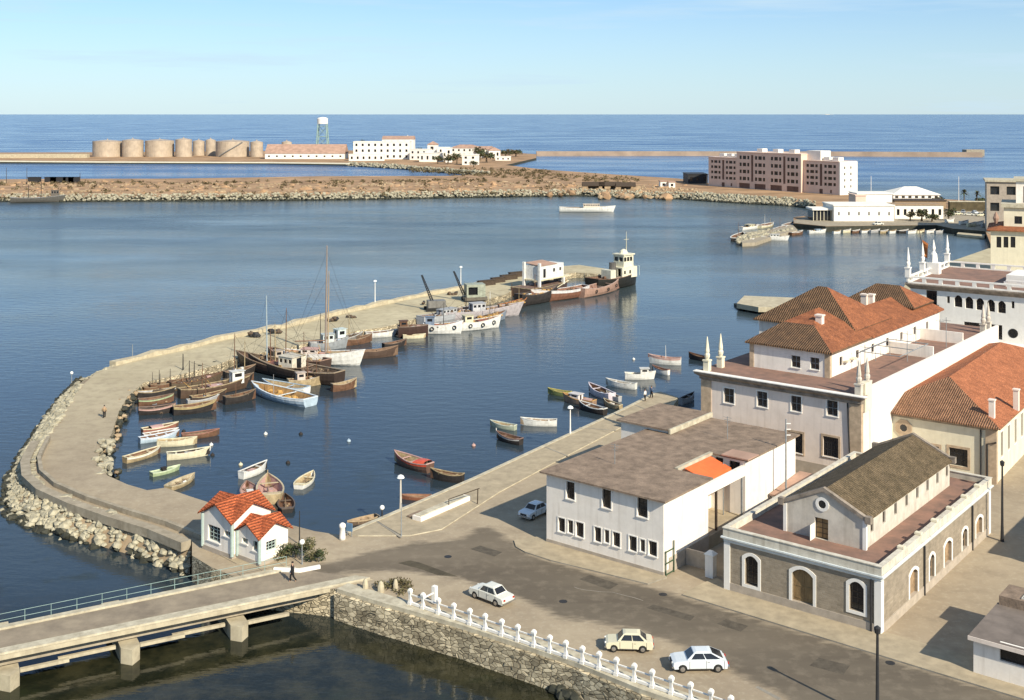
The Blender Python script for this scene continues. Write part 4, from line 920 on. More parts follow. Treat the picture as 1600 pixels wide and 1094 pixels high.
# ------------------------------------------------------------------ cream stepped house and the block behind it
tw = Frame(Vector((120.5, 290, G)), math.radians(24))
th = thing('stepped_house', 'cream stepped house with triple window and brown eave above the white palace', 'house', tw.o, -tw.a)
zf = lambda py, Y: CZ-(py-PY)*Y/F-G
z1, z2, z3, z4 = zf(362, 285), zf(327, 285), zf(318, 285), zf(286, 285)
qs = [rect(tw, 'F', 1557+11*k, 370, 1564.5+11*k, 387) for k in range(3)]
b = B(); wall_box(b, 0, 26, 0, 18, 0, z1, {'F': qs}); b.obj('lower_wall', M['plaster_cream'], th)
for q in qs: window(th, 'F', 0, q, frame='wood_dark', pane='glass_dark', bars=(0, 0))
b = B(); hip(b, 0, 26, 0, 18, z1+.02, 2.2, 8, .25, .9, ridge='x'); b.obj('eave_roof', [M['tile_y'], M['tile_y']], th)
qa = rect(tw, 'F', 1585, 338, 1597, 350, 2.5)
b = B(); wall_box(b, 3, 26, 2.5, 18, z1+.3, z2, {'F': [qa]}); b.obj('middle_wall', M['plaster_cream'], th)
window(th, 'F', 2.5, qa, frame='wood_dark', bars=(1, 0))
b = B(); b.box(2.3, 26.5, 1.8, 18.5, z2, z2+.9); b.obj('balcony', M['wall_ledge'], th)
qb = [(7.5+3.2*k, 9.3+3.2*k, z2+1.0, z4-1.3) for k in range(3)]
b = B(); wall_box(b, 5.8, 26, 6, 18, z2+.5, z4, {'F': qb}); b.obj('upper_wall', M['plaster_white'], th)
for q in qb: window(th, 'F', 6, q, frame='iron_dark', bars=(0, 0))
b = B(); b.box(5.2, 26.4, 5.4, 18.4, z4, z4+.6); b.obj('top_roof', M['wall_ledge'], th)
b = B(); b.lathe([(.2, z1+1.4), (.5, z1+2.), (.75, z1+2.8), (.4, z1+3.8), (.1, z1+4.4)], 8, (1.2, 1.5, 0)); b.obj('finial', M['roof_ochre'], th)
bk = Frame(Vector((171, 415, G)), math.radians(20))
th = thing('grey_block', 'greyish pink flat roofed block at the far end of the waterfront', 'building', bk.o, -bk.a)
zz = zf(284, 415)
q = [(1.2+5.4*k, 4.2+5.4*k, z_, z_+3.) for k in range(3) for z_ in (zz-4.6, zz-10.5)]
b = B(); wall_box(b, 0, 34, 0, 14, 0, zz, {'F': q}, depth=.6); b.obj('wall', M['dado'], th)
for k in q: window(th, 'F', 0, k, .6, 'wood_dark', 'glass_pane', (1, 0))
b = B(); b.box(-.6, 34.6, -.6, 14.6, zz, zz+.7); b.obj('roof', M['wall_ledge'], th)
# ------------------------------------------------------------------ shed at the lower right and its neighbour
s0 = P(1521, 1053); sh = Frame(s0)
th = thing('white_shed', 'white walled shed with shallow grey roof and wide dark opening', 'shed', sh.o, -ANG)
SH = 2.75; sL = 7.0; q = rect(sh, 'F', 1562, 1014, 1640, 1043)
b = B(); wall_box(b, 0, 9, 0, sL, 0, SH, {'F': [(q[0], 5.2, q[2], q[3])]}); b.obj('wall', M['plaster_white'], th)
window(th, 'F', 0, (q[0], 5.2, q[2], q[3]), .3, 'wood_dark', 'glass_dark', (2, 0))
b = B(); b.prism([(-.3, -.4), (9.3, -.4), (9.3, sL+.2), (-.3, sL+.2)], SH+.002, SH+.16); b.obj('roof', mat('roof_slate', (.20, .165, .14), .9, .2, .6), th)
b = B(); b.box(-.28, 9.3, -.46, -.4, SH-.1, SH+.2); b.obj('fascia', M['plaster_pink'], th)
b = B(); b.box(-.1, 9, sL-.2, sL+2.6, SH+.0, SH+.9); b.obj('rear_block', M['roof_felt'], th)
b = B(); b.box(1.5, 8, sL+.1, sL+2.3, SH+.9, SH+1.0); sk = b.obj('skylight', M['plaster_old'], th); b = B()
for k in range(14): b.box(1.7+k*.45, 1.92+k*.45, sL+.2, sL+2.2, SH+1.0, SH+1.08)
b.obj('glazing_bar', M['glass_dark'], sk)
nb = Frame(Vector((52.2, 102., G)))  # unseen house, placed so its shadow falls across the side street
th = thing('unseen_house', 'white house out of view at the right whose shadow crosses the side street', 'house', nb.o, -ANG)
b = B(); q = [(1+3*k, 2.2+3*k, 1, 3) for k in range(3)]; wall_box(b, 0, 12, 0, 16, 0, 7, {'F': q, 'L': q}); b.obj('wall', M['plaster_white'], th)
for k in q: window(th, 'F', 0, k)
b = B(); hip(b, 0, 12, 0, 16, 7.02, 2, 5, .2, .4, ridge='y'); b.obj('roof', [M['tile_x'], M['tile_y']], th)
# ------------------------------------------------------------------ harbour house with two red roofs
hh = Frame(P(375, 876), math.radians(38.8))
th = thing('harbour_house', 'small white house with two orange roofs and green corner posts by the bridge', 'house', hh.o, -hh.a)
def hroof(b, x0, x1, y0, y1, z, h, s):     # four-gabled roof: valleys between gables, sweeping to a crown
    xm, ym = (x0+x1)/2, (y0+y1)/2
    c = [(x0, y0, z), (x1, y0, z), (x1, y1, z), (x0, y1, z)]
    return c
# left wing: px corners measured at ground
wl_ = hh.at(317, 858); c1_ = hh.at(364, 873)
def wing(pL, pC, pR, zev, zap, tall, name_w):
    L_, C_, R_ = [hh.at(*p) for p in (pL, pC, pR)]
    x0, y0 = L_.x, (L_.y+C_.y)/2; x1 = C_.x; y1 = R_.y
    return x0, x1, y0, y1
def gable_block(x0, x1, y0, y1, ze, za, holesF, holesR, o=.35):
    xm, ym = (x0+x1)/2, (y0+y1)/2
    b = B(); wall_box(b, x0, x1, y0, y1, .25, ze, {'F': holesF, 'R': holesR}, top=False)
    for y in (y0, y1): b.add([(x0, y, ze), (x1, y, ze), (xm, y, za)], [(0, 1, 2)])
    for x in (x0, x1): b.add([(x, y0, ze), (x, y1, ze), (x, ym, za)], [(0, 1, 2)])
    b.obj('wall', M['plaster_white'], th)
    for q in holesF: window(th, 'F', y0, q, frame='paint_green', bars=(2, 3) if q[1]-q[0] > 1.2 else (1, 0), sill=True, bw=.06)
    for q in holesR: window(th, 'R', x1, q, frame='paint_green', bars=(2, 2), bw=.06, sill=q[2] > .8, name='window' if q[2] > .8 else 'door')
    b = B(); t = .14; zr = za+.1; sx = (za-ze)/(x1-xm); zc = ze-o*sx*.6
    cs = [Vector(v) for v in ((x0-o, y0-o, zc+.12), (x1+o, y0-o, zc+.12), (x1+o, y1+o, zc+.12), (x0-o, y1+o, zc+.12))]
    gs = [Vector(v) for v in ((xm, y0-o, zr+.08), (x1+o, ym, zr+.08), (xm, y1+o, zr+.08), (x0-o, ym, zr+.08))]
    ct = Vector((xm, ym, zr+.22))
    top = []
    for k in range(4):
        b.add([cs[k], gs[k], ct], [(0, 1, 2)]); b.add([cs[k], ct, gs[k-1]], [(0, 1, 2)])
        for p, q in ((cs[k], gs[k]), (gs[k-1], cs[k])):
            d = Vector((0, 0, t)); b.quad(p, q, q-d, p-d)
        d = Vector((0, 0, t)); b.add([cs[k]-d, gs[k]-d, ct-d], [(2, 1, 0)]); b.add([cs[k]-d, ct-d, gs[k-1]-d], [(2, 1, 0)])
    b.obj('roof', M['orange_tile'], th)
    b = B(); b.rings([[(x0-.05, y0-.05, z), (x1+.05, y0-.05, z), (x1+.05, y1+.05, z), (x0-.05, y1+.05, z)] for z in (0, .45)]); b.obj('plinth', M['dado'], th)
    for x, y in ((x0, y0), (x1, y0)):
        b = B(); b.tube([(x, y, .3), (x, y, ze)], .17, 8); b.obj('corner_post', M['paint_green'], th)
A1, A2 = hh.at(317, 857), hh.at(365, 874)
ax0, ax1, ay0 = A1.x, A2.x, (A1.y+A2.y)/2-.1
q = [rect(hh, 'F', 325, 822, 344, 846, ay0), rect(hh, 'F', 350, 830, 360, 838, ay0)]
gable_block(ax0, ax1, ay0, ay0+4.6, 3.5, 4.75, q, [])
B1, B2 = hh.at(376, 873), hh.at(411, 884)
bx0, bx1, by0 = ax1+.15, B2.x, (B1.y+B2.y)/2-.3
q = [rect(hh, 'F', 378, 841, 387, 849, by0), rect(hh, 'F', 395, 846, 405, 861, by0)]
rr = rect(hh, 'R', 417, 845, 428, 860, bx1); 
gable_block(bx0, bx1, by0, by0+3.4, 2.7, 3.65, q, [(by0+.8, by0+2.0, rr[2], rr[3])])
b = B(); b.prism(pts(G, [(305, 848), (370, 882), (432, 892), (455, 880), (440, 850), (400, 835)]), G-.2, G+.06); struct(b.obj('house_apron', M['sidewalk']))
# hedge
def foliage(b, c, rx, ry, rz, n, s, rng, mats=2):
    c = Vector(c); lob = [(Vector((rng.uniform(-.6, .6), rng.uniform(-.6, .6), rng.uniform(-.4, .5))), rng.uniform(.35, .6)) for _ in range(9)]
    for k in range(n):
        l, r = lob[k % 9]; d = Vector((rng.gauss(0, 1), rng.gauss(0, 1), rng.gauss(0, 1))).normalized()*r*rng.uniform(.6, 1.05); q = l+d
        p = c+Vector((q.x*rx, q.y*ry, q.z*rz)); u = Vector((rng.uniform(-1, 1), rng.uniform(-1, 1), rng.uniform(-1, 1))).normalized()*s*rng.uniform(.6, 1.4)
        w = u.cross(Vector((rng.uniform(-1, 1), rng.uniform(-1, 1), rng.uniform(-1, 1)))).normalized()*s*.6
        b.add([p-u, p+w*.7, p+u, p-w*.7], [(0, 1, 2, 3)], (k % 9) % mats)
for px, py, rx, h, n, lab in ((462, 872, 2.1, 1.4, 900, 'brownish green clipped bush beside the small orange roofed house'), (495, 878, 1.3, 1.1, 500, 'smaller dry bush at the bridge end of the hedge'), (440, 874, 1.2, 1.1, 450, 'bush growing against the wall of the small orange roofed house')):
    p = P(px, py); t = thing('bush', lab, 'bush', p, 0, 'bushes by the harbour house')
    b = B(); foliage(b, (0, 0, h*.62), rx, 1.0, h*.75, n, .13, R); b.obj('foliage', [M['leaf'], M['leaf_dry']], t)
    b = B(); b.tube([(0, 0, -.05), (.05, 0, h*.7)], [.09, .05], 6); b.obj('stem', M['bark'], t)
b = B(); b.strip(pts(G+.05, [(428, 892), (468, 894), (500, 888)]), .3, .3); tag(b.obj('garden_kerb', M['trim_white']), 'white kerb round the front of the bushes', 'kerb wall')
for k in range(9):
    p = P(R.uniform(575, 640), R.uniform(912, 935)); b = B(); foliage(b, (0, 0, .22), .7, .7, .35, 90, .12, R); o = b.obj('weed_clump', [M['leaf_dry'], M['scrub']]); o.location = p
    o['kind'] = 'stuff'; o['label'] = 'dry weeds growing between bridge and balustrade'; o['category'] = 'weeds'
# ------------------------------------------------------------------ lamps, poles, quay furniture
def pole(name, px, py, ytop, lab, r=.07, head=None, z=None, m='iron_grey', cat='lamp post', arm=0):
    z = (zm(py) if px < 760 and py < 600 else G) if z is None else z
    p = P(px, py, z); h = hgt(p, ytop)-z; t = thing(name, lab, cat, p)
    b = B(); b.tube([(0, 0, 0), (0, 0, h*.25), (0, 0, h)], [r*1.5, r, r*.7], 8); b.obj('post', M[m], t)
    if head == 'globe': b = B(); b.ball((0, 0, h+.12), .26, n=10); b.obj('globe', M['lamp_glass'], t, True)
    elif head == 'cap': b = B(); b.lathe([(.1, h-.05), (.42, h+.02), (.3, h+.25), (.08, h+.35)], 10); b.obj('lamp_head', M['lamp_glass'], t)
    elif head == 'lantern': b = B(); b.lathe([(.08, h-.05), (.2, h+.05), (.24, h+.4), (.05, h+.55)], 8); b.obj('lantern', M['iron_dark'], t)
    elif head == 'bars':
        b = B()
        for k in range(3): b.box(-.05, .5, -.04, .04, h-.5-k*.6, h-.42-k*.6)
        b.obj('insulator_arm', M['trim_white'], t)
    return t
pole('lamp_post', 626, 796, 747, 'pale lamp post with white cap on the quay edge near the long white plinth', .11, 'cap', m='plaster_old')
pole('lamp_post', 673+0, 0+677, 640, 'x', .1) if 0 else None
pole('lamp_post', 891, 679, 638, 'slim white lamp post with white base on the quay beyond the pale boats', .09, 'cap', m='trim_white')
pole('flag_staff', 627, 838, 786, 'thin bare pole casting a long shadow on the quay corner', .05, None, cat='pole')
pole('mooring_mast', 468, 851, 798, 'thin dark mast behind the bushes by the orange roofed house', .06, None, m='iron_dark', cat='pole')
pole('globe_lamp', 472, 882, 849, 'short post with white globe lamp among the bushes', .05, 'globe')
pole('globe_lamp', 597, 809, 795, 'white globe lamp on a dark post at the quay corner', .09, 'globe', m='iron_dark')
pole('lamp_post', 1371, 1128, 990, 'tall black lamp post standing on the street before the brick hall', .13, 'lantern', m='iron_dark')
pole('lamp_post', 1566, 846, 728, 'black lamp post at the far corner of the brick hall', .13, 'lantern', m='iron_dark')
t = pole('utility_pole', 1228, 806, 655, 'utility pole with white insulators at the corner of the flat roofed building', .1, 'bars', m='iron_grey', cat='utility pole')
pole('lamp_post', 286, 578, 553, 'dark lamp post on the mole road near the bend', .1, None, m='iron_dark')
pole('lamp_post', 207, 560, 538, 'thin grey lamp post by the mole parapet at the bend', .08, None)
pole('lamp_post', 586, 478, 440, 'pale lamp post on the parapet of the straight mole', .1, 'cap', m='trim_white')
pole('lamp_post', 720, 452, 418, 'slender lamp post on the mole behind the cranes', .1, 'cap', m='trim_white')
pole('marker_mast', 112, 598, 584, 'thin marker mast on the rocks outside the mole', .06, 'globe', z=1.5, cat='pole')
p = P(535, 843); t = thing('fuel_post', 'stubby white bollard post at the quay corner', 'bollard', p)
b = B(); b.lathe([(.34, 0), (.3, .3), (.26, 1.15), (.34, 1.25), (.32, 1.5), (.1, 1.65)], 10); b.obj('bollard_body', M['trim_white'], t, True)
t = thing('notice_board', 'small blue board beside the stubby white bollard', 'board', P(546, 838), -.5); b = B(); b.box(-.35, .35, -.04, .04, .5, 1.3); b.obj('panel', paint((.12, .22, .34)), t); b = B(); b.box(-.3, -.24, -.03, .03, 0, .5); b.box(.24, .3, -.03, .03, 0, .5); b.obj('leg', M['iron_grey'], t)
pl = Frame(P(657, 818), ANG); q0, q1 = P(657, 817), P(735, 783)
t = thing('quay_plinth', 'long low white plinth lying on the quay', 'plinth', q0, math.atan2((q1-q0).y, (q1-q0).x)); Lq = (q1-q0).length
b = B(); b.box(0, Lq, -.05, 1.1, 0, .55); b.obj('body', M['plaster_white'], t); b = B(); b.box(.2, Lq-.3, .1, .95, .55, .62); b.obj('top', M['wall_ledge'], t); b = B(); b.box(.2, 2.2, .9, 2.0, 0, .3); b.obj('step', M['roof_felt'], t)
t = thing('net_frame', 'low rusty T shaped frame standing on the quay', 'frame', P(746, 789), .5)
b = B(); b.tube([(0, 0, 0), (.05, 0, 1.7)], .06, 6); b.tube([(-3.4, 0, 1.15), (.25, 0, 1.75)], .05, 6); b.tube([(-3.4, 0, 0), (-3.4, 0, 1.15)], .05, 6); b.obj('bar', M['wood_dark'], t)
# ------------------------------------------------------------------ people
def person(px, py, facing, lab, top, leg, z=G, stride=.25, carry=None, hair='cloth_black', s=1.):
    p = P(px, py, z); root = thing('person', lab, 'person', p, facing)
    V = [(0, 0, .95), (0, 0, 1.12), (0, 0, 1.36), (0, 0, 1.5), (0, .01, 1.62), (0, .02, 1.72),
         (.10, 0, .9), (.11, stride*.5, .5), (.11, stride*.55, .08), (.11, stride*.55+.14, .04), (-.10, 0, .9), (-.11, -stride*.2, .5), (-.11, -stride*1.0, .12), (-.11, -stride*1.0+.13, .04),
         (.2, 0, 1.4), (.27, -stride*.35, 1.12), (.27, -stride*.1, .88), (.27, 0, .79), (-.2, 0, 1.4), (-.27, stride*.35, 1.12), (-.26, stride*.75, .92), (-.26, stride*.85, .84)]
    Ed = [(0, 1), (1, 2), (2, 3), (3, 4), (4, 5), (0, 6), (6, 7), (7, 8), (8, 9), (0, 10), (10, 11), (11, 12), (12, 13), (2, 14), (14, 15), (15, 16), (16, 17), (2, 18), (18, 19), (19, 20), (20, 21)]
    rad = [.15, .14, .16, .06, .10, .08, .1, .075, .05, .045, .1, .075, .05, .045, .075, .05, .04, .045, .075, .05, .04, .045]
    me = bpy.data.meshes.new('body'); me.from_pydata(V, Ed, []); o = bpy.data.objects.new('body', me); COL.objects.link(o); o.parent = root
    md = o.modifiers.new('skin', 'SKIN'); o.modifiers.new('sub', 'SUBSURF').render_levels = 1
    for i, r in enumerate(rad): me.skin_vertices[0].data[i].radius = (r, r)
    me.skin_vertices[0].data[0].use_root = True
    me.materials.append(M['skin']); o.scale = (s, s, s)
    def garment(name, rings, m):
        b = B()
        for rr in rings: b.rings([[(x+a*math.cos(2*math.pi*k/12), y+c*math.sin(2*math.pi*k/12), z) for k in range(12)] for x, y, z, a, c in rr], True, True)
        g = b.obj(name, M[m], root, True); g.scale = (s, s, s)
    garment('shirt', [[(0, 0, .9, .19, .16), (0, 0, 1.1, .185, .155), (0, 0, 1.34, .225, .16), (0, 0, 1.46, .17, .12), (0, 0, 1.5, .08, .08)]]+[[(sx*.2, 0, 1.45, .08, .08), (sx*.25, -sx*stride*.2, 1.22, .075, .075), (sx*.28, -sx*stride*.35, 1.1, .065, .065), (sx*.275, -sx*stride*.1 if sx > 0 else stride*.7, .93, .055, .055)] for sx in (1, -1)], top)
    garment('trousers', [[(.1, 0, 1.0, .12, .14), (.11, stride*.25, .7, .1, .1), (.11, stride*.5, .5, .09, .09), (.11, stride*.55, .1, .075, .075)], [(-.1, 0, 1.0, .12, .14), (-.11, -stride*.1, .7, .1, .1), (-.11, -stride*.2, .5, .09, .09), (-.11, -stride, .13, .075, .075)]], leg)
    b = B(); b.ball((0, -.005, 1.745), .108, 1, 1.08, .75, 10); h = b.obj('hair', M[hair], root, True); h.scale = (s, s, s)
    if carry:
        b = B(); b.ball((.34, .05, .72), .2, .5, .8, 1.1, 8); g = b.obj('bag', M[carry], root, True)
    return root
person(457, 909, 2.0, 'person in a dark coat walking across the bridge end with a pale bag', 'cloth_black', 'cloth_black', G+.05, .3, 'cloth_white')
person(163, 653, .4, 'person in pale shirt and dark trousers walking on the mole bend', 'wood_pale', 'cloth_black', zm(653), .3)
person(1008, 627, 1., 'person in a white shirt standing at the end of the quay', 'cloth_white', 'cloth_black', G+.1, .08)
person(1018, 622, -1., 'person in blue clothes beside the white shirted one on the quay end', 'cloth_blue', 'cloth_black', G+.1, .15)
# ------------------------------------------------------------------ cars
def car(name, lab, loc, rot, L, W, H, prof, gh, paintm, wx, wr=.29, detail=True, group=None):
    """prof: lower-body side outline (x from nose 0 to L, z); gh: (x0,x1,x2,x3,belt z) glasshouse feet and roof"""
    root = thing(name, lab, 'car', loc, rot, group)
    X = lambda x: x-L/2
    out = []
    for x, z in prof: out.append((x, z))
    lo = [(L-.08, .28)]
    for cx in sorted(wx, reverse=True):
        lo += [(cx+(wr+.06)*math.cos(t), .29+(wr+.06)*math.sin(t)) for t in [math.pi*k/6 for k in range(0, 7)] if .29+(wr+.06)*math.sin(t) > .2]
    lo += [(.08, .28)]
    ol = out+lo; cx_, cz_ = L/2, .6
    b = B(); rs = []
    for y, k in ((-W/2, .965), (-W/2+.05, .99), (-W/2+.14, 1.), (W/2-.14, 1.), (W/2-.05, .99), (W/2, .965)):
        rs.append([(X(cx_+(x-cx_)*(k if abs(x-cx_) > L*.4 else 1)), y, cz_+(z-cz_)*k) for x, z in ol])
    b.rings(rs); b.obj('body', paintm, root)
    x0, x1, x2, x3, bz = gh; yb, yt = W/2-.09, W/2-.24
    bot = [Vector((X(x0), -yb, bz)), Vector((X(x3), -yb, bz)), Vector((X(x3), yb, bz)), Vector((X(x0), yb, bz))]
    top = [Vector((X(x1), -yt, H-.05)), Vector((X(x2), -yt, H-.05)), Vector((X(x2), yt, H-.05)), Vector((X(x1), yt, H-.05))]
    cr = [Vector((X(x1)+.2, -yt+.16, H)), Vector((X(x2)-.2, -yt+.16, H)), Vector((X(x2)-.2, yt-.16, H)), Vector((X(x1)+.2, yt-.16, H))]
    b = B(); b.rings([bot, top, cr]); b.obj('cabin', paintm, root)
    def glass(nm, A, Bq, C, D, u0, u1, v0, v1):
        f = lambda u, v: (A*(1-u)+Bq*u)*(1-v)+(D*(1-u)+C*u)*v
        nrm = (Bq-A).cross(D-A).normalized(); cen = (A+C)/2
        if nrm.dot(cen-Vector((0, 0, .9))) < 0: nrm = -nrm
        b = B(); q = [f(u0, v0), f(u1, v0), f(u1, v1), f(u0, v1)]
        b.rings([[p-nrm*.02 for p in q], [p+nrm*.012 for p in q]]); b.obj(nm, M['glass_dark'], root)
    glass('windscreen', bot[0], bot[3], top[3], top[0], .05, .95, .1, .92)
    glass('rear_window', bot[1], bot[2], top[2], top[1], .06, .94, .15, .92)
    if detail:
        for i, j in ((0, 1), (3, 2)):
            glass('side_window', bot[i], bot[j], top[j], top[i], .09, .485, .1, .9); glass('side_window', bot[i], bot[j], top[j], top[i], .515, .91, .1, .9)
    else:
        for i, j in ((0, 1), (3, 2)): glass('side_window', bot[i], bot[j], top[j], top[i], .09, .9, .1, .9)
    for cx in wx:
        for s in (-1, 1):
            b = B(); b.rings([[(X(cx)+r*math.cos(t), y, .29+r*math.sin(t)) for t in [2*math.pi*k/16 for k in range(16)]] for r, y in ((wr, s*(W/2-.2)), (wr, s*(W/2-.02)), (wr*.85, s*(W/2+.0)))]); w_ = b.obj('wheel', M['rubber'], root)
            b = B(); b.rings([[(X(cx)+r*math.cos(t), y, .29+r*math.sin(t)) for t in [2*math.pi*k/12 for k in range(12)]] for r, y in ((wr*.62, s*(W/2-.04)), (wr*.6, s*(W/2+.012)), (wr*.2, s*(W/2+.03)))]); b.obj('hubcap', M['chrome'], w_)
    if detail:
        b = B(); b.box(X(-.01)-.02, X(0)+.02, -W*.27, W*.27, .52, .7); b.obj('grille', M['iron_dark'], root)
        for s in (-1, 1):
            b = B(); b.box(X(wx[0]+.45), X(wx[1]-.45), s*W/2-.015, s*(W/2+.008), .3, .34); b.obj('sill_trim', M['chrome'], root)
        for x, s in ((.0, -1), (L, 1)):
            b = B(); b.rings([[(X(x)+s*(.02+dx), y, .42+dz) for dx, dz in ((-.1, -.05), (.04, -.05), (.04, .05), (-.1, .05))] for y in (-W/2+.02, W/2-.02)]); b.obj('bumper', M['chrome'], root)
        for s in (-1, 1):
            b = B(); b.rings([[(X(d), s*(W/2-.3)+.1*math.cos(t), .66+.1*math.sin(t)) for t in [2*math.pi*k/10 for k in range(10)]] for d in (.06, -.03)]); b.obj('headlight', M['lamp_glass'], root)
            b = B(); b.box(X(L)-.06, X(L)+.025, s*(W/2-.2)-.1, s*(W/2-.2)+.1, .6, .74); b.obj('tail_light', M['tail_red'], root)
            b = B()
            for dx in (x0+.18, (x0+x3)/2, x3-.1): b.box(X(dx)-.012, X(dx)+.012, s*W/2-.012, s*W/2+.004, .32, bz-.04)
            b.obj('door_seam', M['iron_dark'], root)
            b = B(); b.box(X((x0+x3)/2+.1), X((x0+x3)/2+.25), s*(W/2)-.02, s*(W/2+.02), bz-.14, bz-.11); b.obj('door_handle', M['chrome'], root)
    return root
SED = [(.0, .5), (.03, .74), (.25, .82), (1.1, .88), (1.25, .9), (3.0, .9), (3.2, .86), (3.85, .8), (3.97, .72), (4.0, .5)]
p = P(768, 938); road_d = math.atan2(-.6266, .7793)
car('sedan_car', 'white three box saloon driving away past the balustrade', (p.x, p.y, G+.01), road_d-.05, 4.05, 1.55, 1.42, [(x*1.0125, z) for x, z in SED], (1.05, 1.55, 2.75, 3.25, .88), M['car_white'], (.72, 3.15))
HAT = [(.0, .5), (.03, .7), (.2, .78), (1.0, .84), (1.1, .88), (3.1, .9), (3.4, .86), (3.5, .7), (3.52, .5)]
p = P(983, 1014)
car('small_car', 'little pale yellow car parked facing the balustrade posts', (p.x, p.y, G+.01), -.06, 3.75, 1.5, 1.4, [(x*1.065, z) for x, z in HAT], (.95, 1.4, 2.7, 3.3, .86), M['car_cream'], (.65, 2.9), .27)
R16 = [(.0, .5), (.04, .76), (.3, .84), (1.15, .92), (1.25, .94), (3.3, .96), (3.95, .86), (4.15, .74), (4.2, .5)]
p = P(1092, 1044)
car('hatchback_car', 'white sloping hatchback car nearest the bottom of the street', (p.x, p.y, G+.01), .03, 4.24, 1.63, 1.46, R16, (1.1, 1.65, 2.95, 4.0, .93), M['car_ice'], (.75, 3.42), .3)
p = P(836, 806)
car('parked_car', 'pale grey car parked in the shade of the flat roofed building', (p.x, p.y, G+.02), -ANG+math.pi/2, 3.9, 1.55, 1.4, [(x*.975, z) for x, z in SED], (1.0, 1.5, 2.7, 3.15, .88), M['car_ice'], (.7, 3.05))
far_car = None
cols = ['car_white', 'car_ice', 'car_cream', 'car_grey']
spots = [(1372, 352, 'far pale car parked nearest the white club wall'), (1487, 334, 'tiny white car leftmost of the row by the brown club wall'), (1496, 336, 'tiny pale car second in the row by the brown club wall'), (1505, 333, 'tiny car between two palms in the far parking row'), (1514, 337, 'tiny cream car under the second palm in the far parking row'), (1523, 334, 'tiny white car right of the palms in the far parking row'), (1532, 338, 'tiny car at the end of the far parking row near the cream house'), (1541, 334, 'tiny pale car tucked close to the stepped cream house'), (1548, 340, 'tiny white car nearest the stepped cream house')]
for i, (px, py, lab) in enumerate(spots):
    p = P(px, py, 2.0)
    car('parked_car', lab, (p.x, p.y, 2.01), R.uniform(-.4, .4)+1.2*(i % 2), 4.2, 1.65, 1.45, [(x*1.05, z) for x, z in SED], (1.05, 1.55, 2.8, 3.3, .88), M[cols[i % 4]], (.75, 3.3), .3, False, 'cars parked by the yacht club')
# ------------------------------------------------------------------ boats
def hull_pts(L, Bm, D, sheer, tr, rake, n=11):
    st = []
    for i in range(n):
        t = i/(n-1)
        hb = (1-((t-.42)/.58)**2.3) if t > .42 else tr+(1-tr)*(1-((.42-t)/.42)**2)
        hb = max(.012, hb)*Bm/2
        zs = D*(1+sheer*((t-.35)/.65)**2) if t > .35 else D*(1+sheer*.35*((.35-t)/.35)**2)
        st.append((t, hb, zs))
    return st
def hx(L, t, zr, rake): return -L/2+L*t+rake*L*max(0, t-.6)/.4*zr*.5-rake*L*.25
def make_hull(root, L, Bm, D, hullc, rimc, inc, stripe=None, sheer=.5, tr=.62, rake=.16, deck=None, rim=.07, keelz=-.35):
    st = hull_pts(L, Bm, D, sheer, tr, rake)
    sec = ((1, 1), (.99, .78), (.93, .5), (.78, .22), (.45, .02), (0, -.05))
    b = B(); rows = []
    for t, hb, zs in st:
        pr = []
        for s in (1, -1):
            q = [(hx(L, t, fz, rake), s*hb*fy, keelz+(zs-keelz)*fz) for fy, fz in sec]
            pr += q if s == 1 else q[-2::-1]
        rows.append([Vector(p) for p in pr])
    n = len(rows[0])
    for i in range(len(rows)-1):
        for j in range(n-1): b.add([rows[i][j], rows[i+1][j], rows[i+1][j+1], rows[i][j+1]], [(0, 1, 2, 3)], 1 if j in (0, n-2) else 0)
    b.add(rows[0], [tuple(range(n))], 0)
    me = b.obj('hull', [paint(hullc, .45), paint(stripe or hullc, .45)], root, False)
    w = max(.05, rim*Bm*.5)
    b = B()
    for s in (1, -1):
        rs = []
        for t, hb, zs in st:
            x = hx(L, t, 1, rake); o_, i_ = s*(hb+.03), s*max(0, hb-w)
            rs.append([(x, o_, zs-.07), (x, o_, zs+.04), (x, i_, zs+.04), (x, i_, zs-.07)])
        b.rings(rs)
    t, hb, zs = st[0]; x = hx(L, 0, 1, rake); b.box(x-.03, x+w, -hb, hb, zs-.07, zs+.045)
    b.obj('gunwale', paint(rimc, .55), root)
    zf = deck if deck is not None else .12*D
    b = B(); A_, Bq = [], []
    for t, hb, zs in st:
        x = hx(L, t, 1, rake); z = zs-.2*D if deck is not None and deck > .3*D else zf
        z = (zs*deck/D) if deck is not None else zf
        A_.append((x, max(0, hb-w*.6), zs)); k = .97 if deck is not None else .8
        Bq.append((x*.985, max(0, hb-w)*k, z))
    for s in (1, -1): b.rings([[(p[0], s*p[1], p[2]) for p in A_], [(p[0], s*p[1], p[2]) for p in Bq]], False, False)
    b.rings([[(p[0], p[1], p[2]) for p in Bq], [(p[0], -p[1], p[2]) for p in Bq]], False, False)
    b.obj('deck' if deck is not None else 'inside', paint(inc, .8, .3), root)
    return st
def at_t(st, t):
    i = min(len(st)-2, int(t*(len(st)-1))); f = t*(len(st)-1)-i
    return st[i][1]*(1-f)+st[i+1][1]*f, st[i][2]*(1-f)+st[i+1][2]*f
WH, CR, TN, BR, RD, BL, GN, DK, GY, PK = (.72, .71, .66), (.66, .60, .42), (.40, .31, .18), (.16, .085, .05), (.36, .07, .045), (.42, .52, .60), (.36, .44, .26), (.035, .03, .028), (.36, .36, .36), (.50, .32, .28)
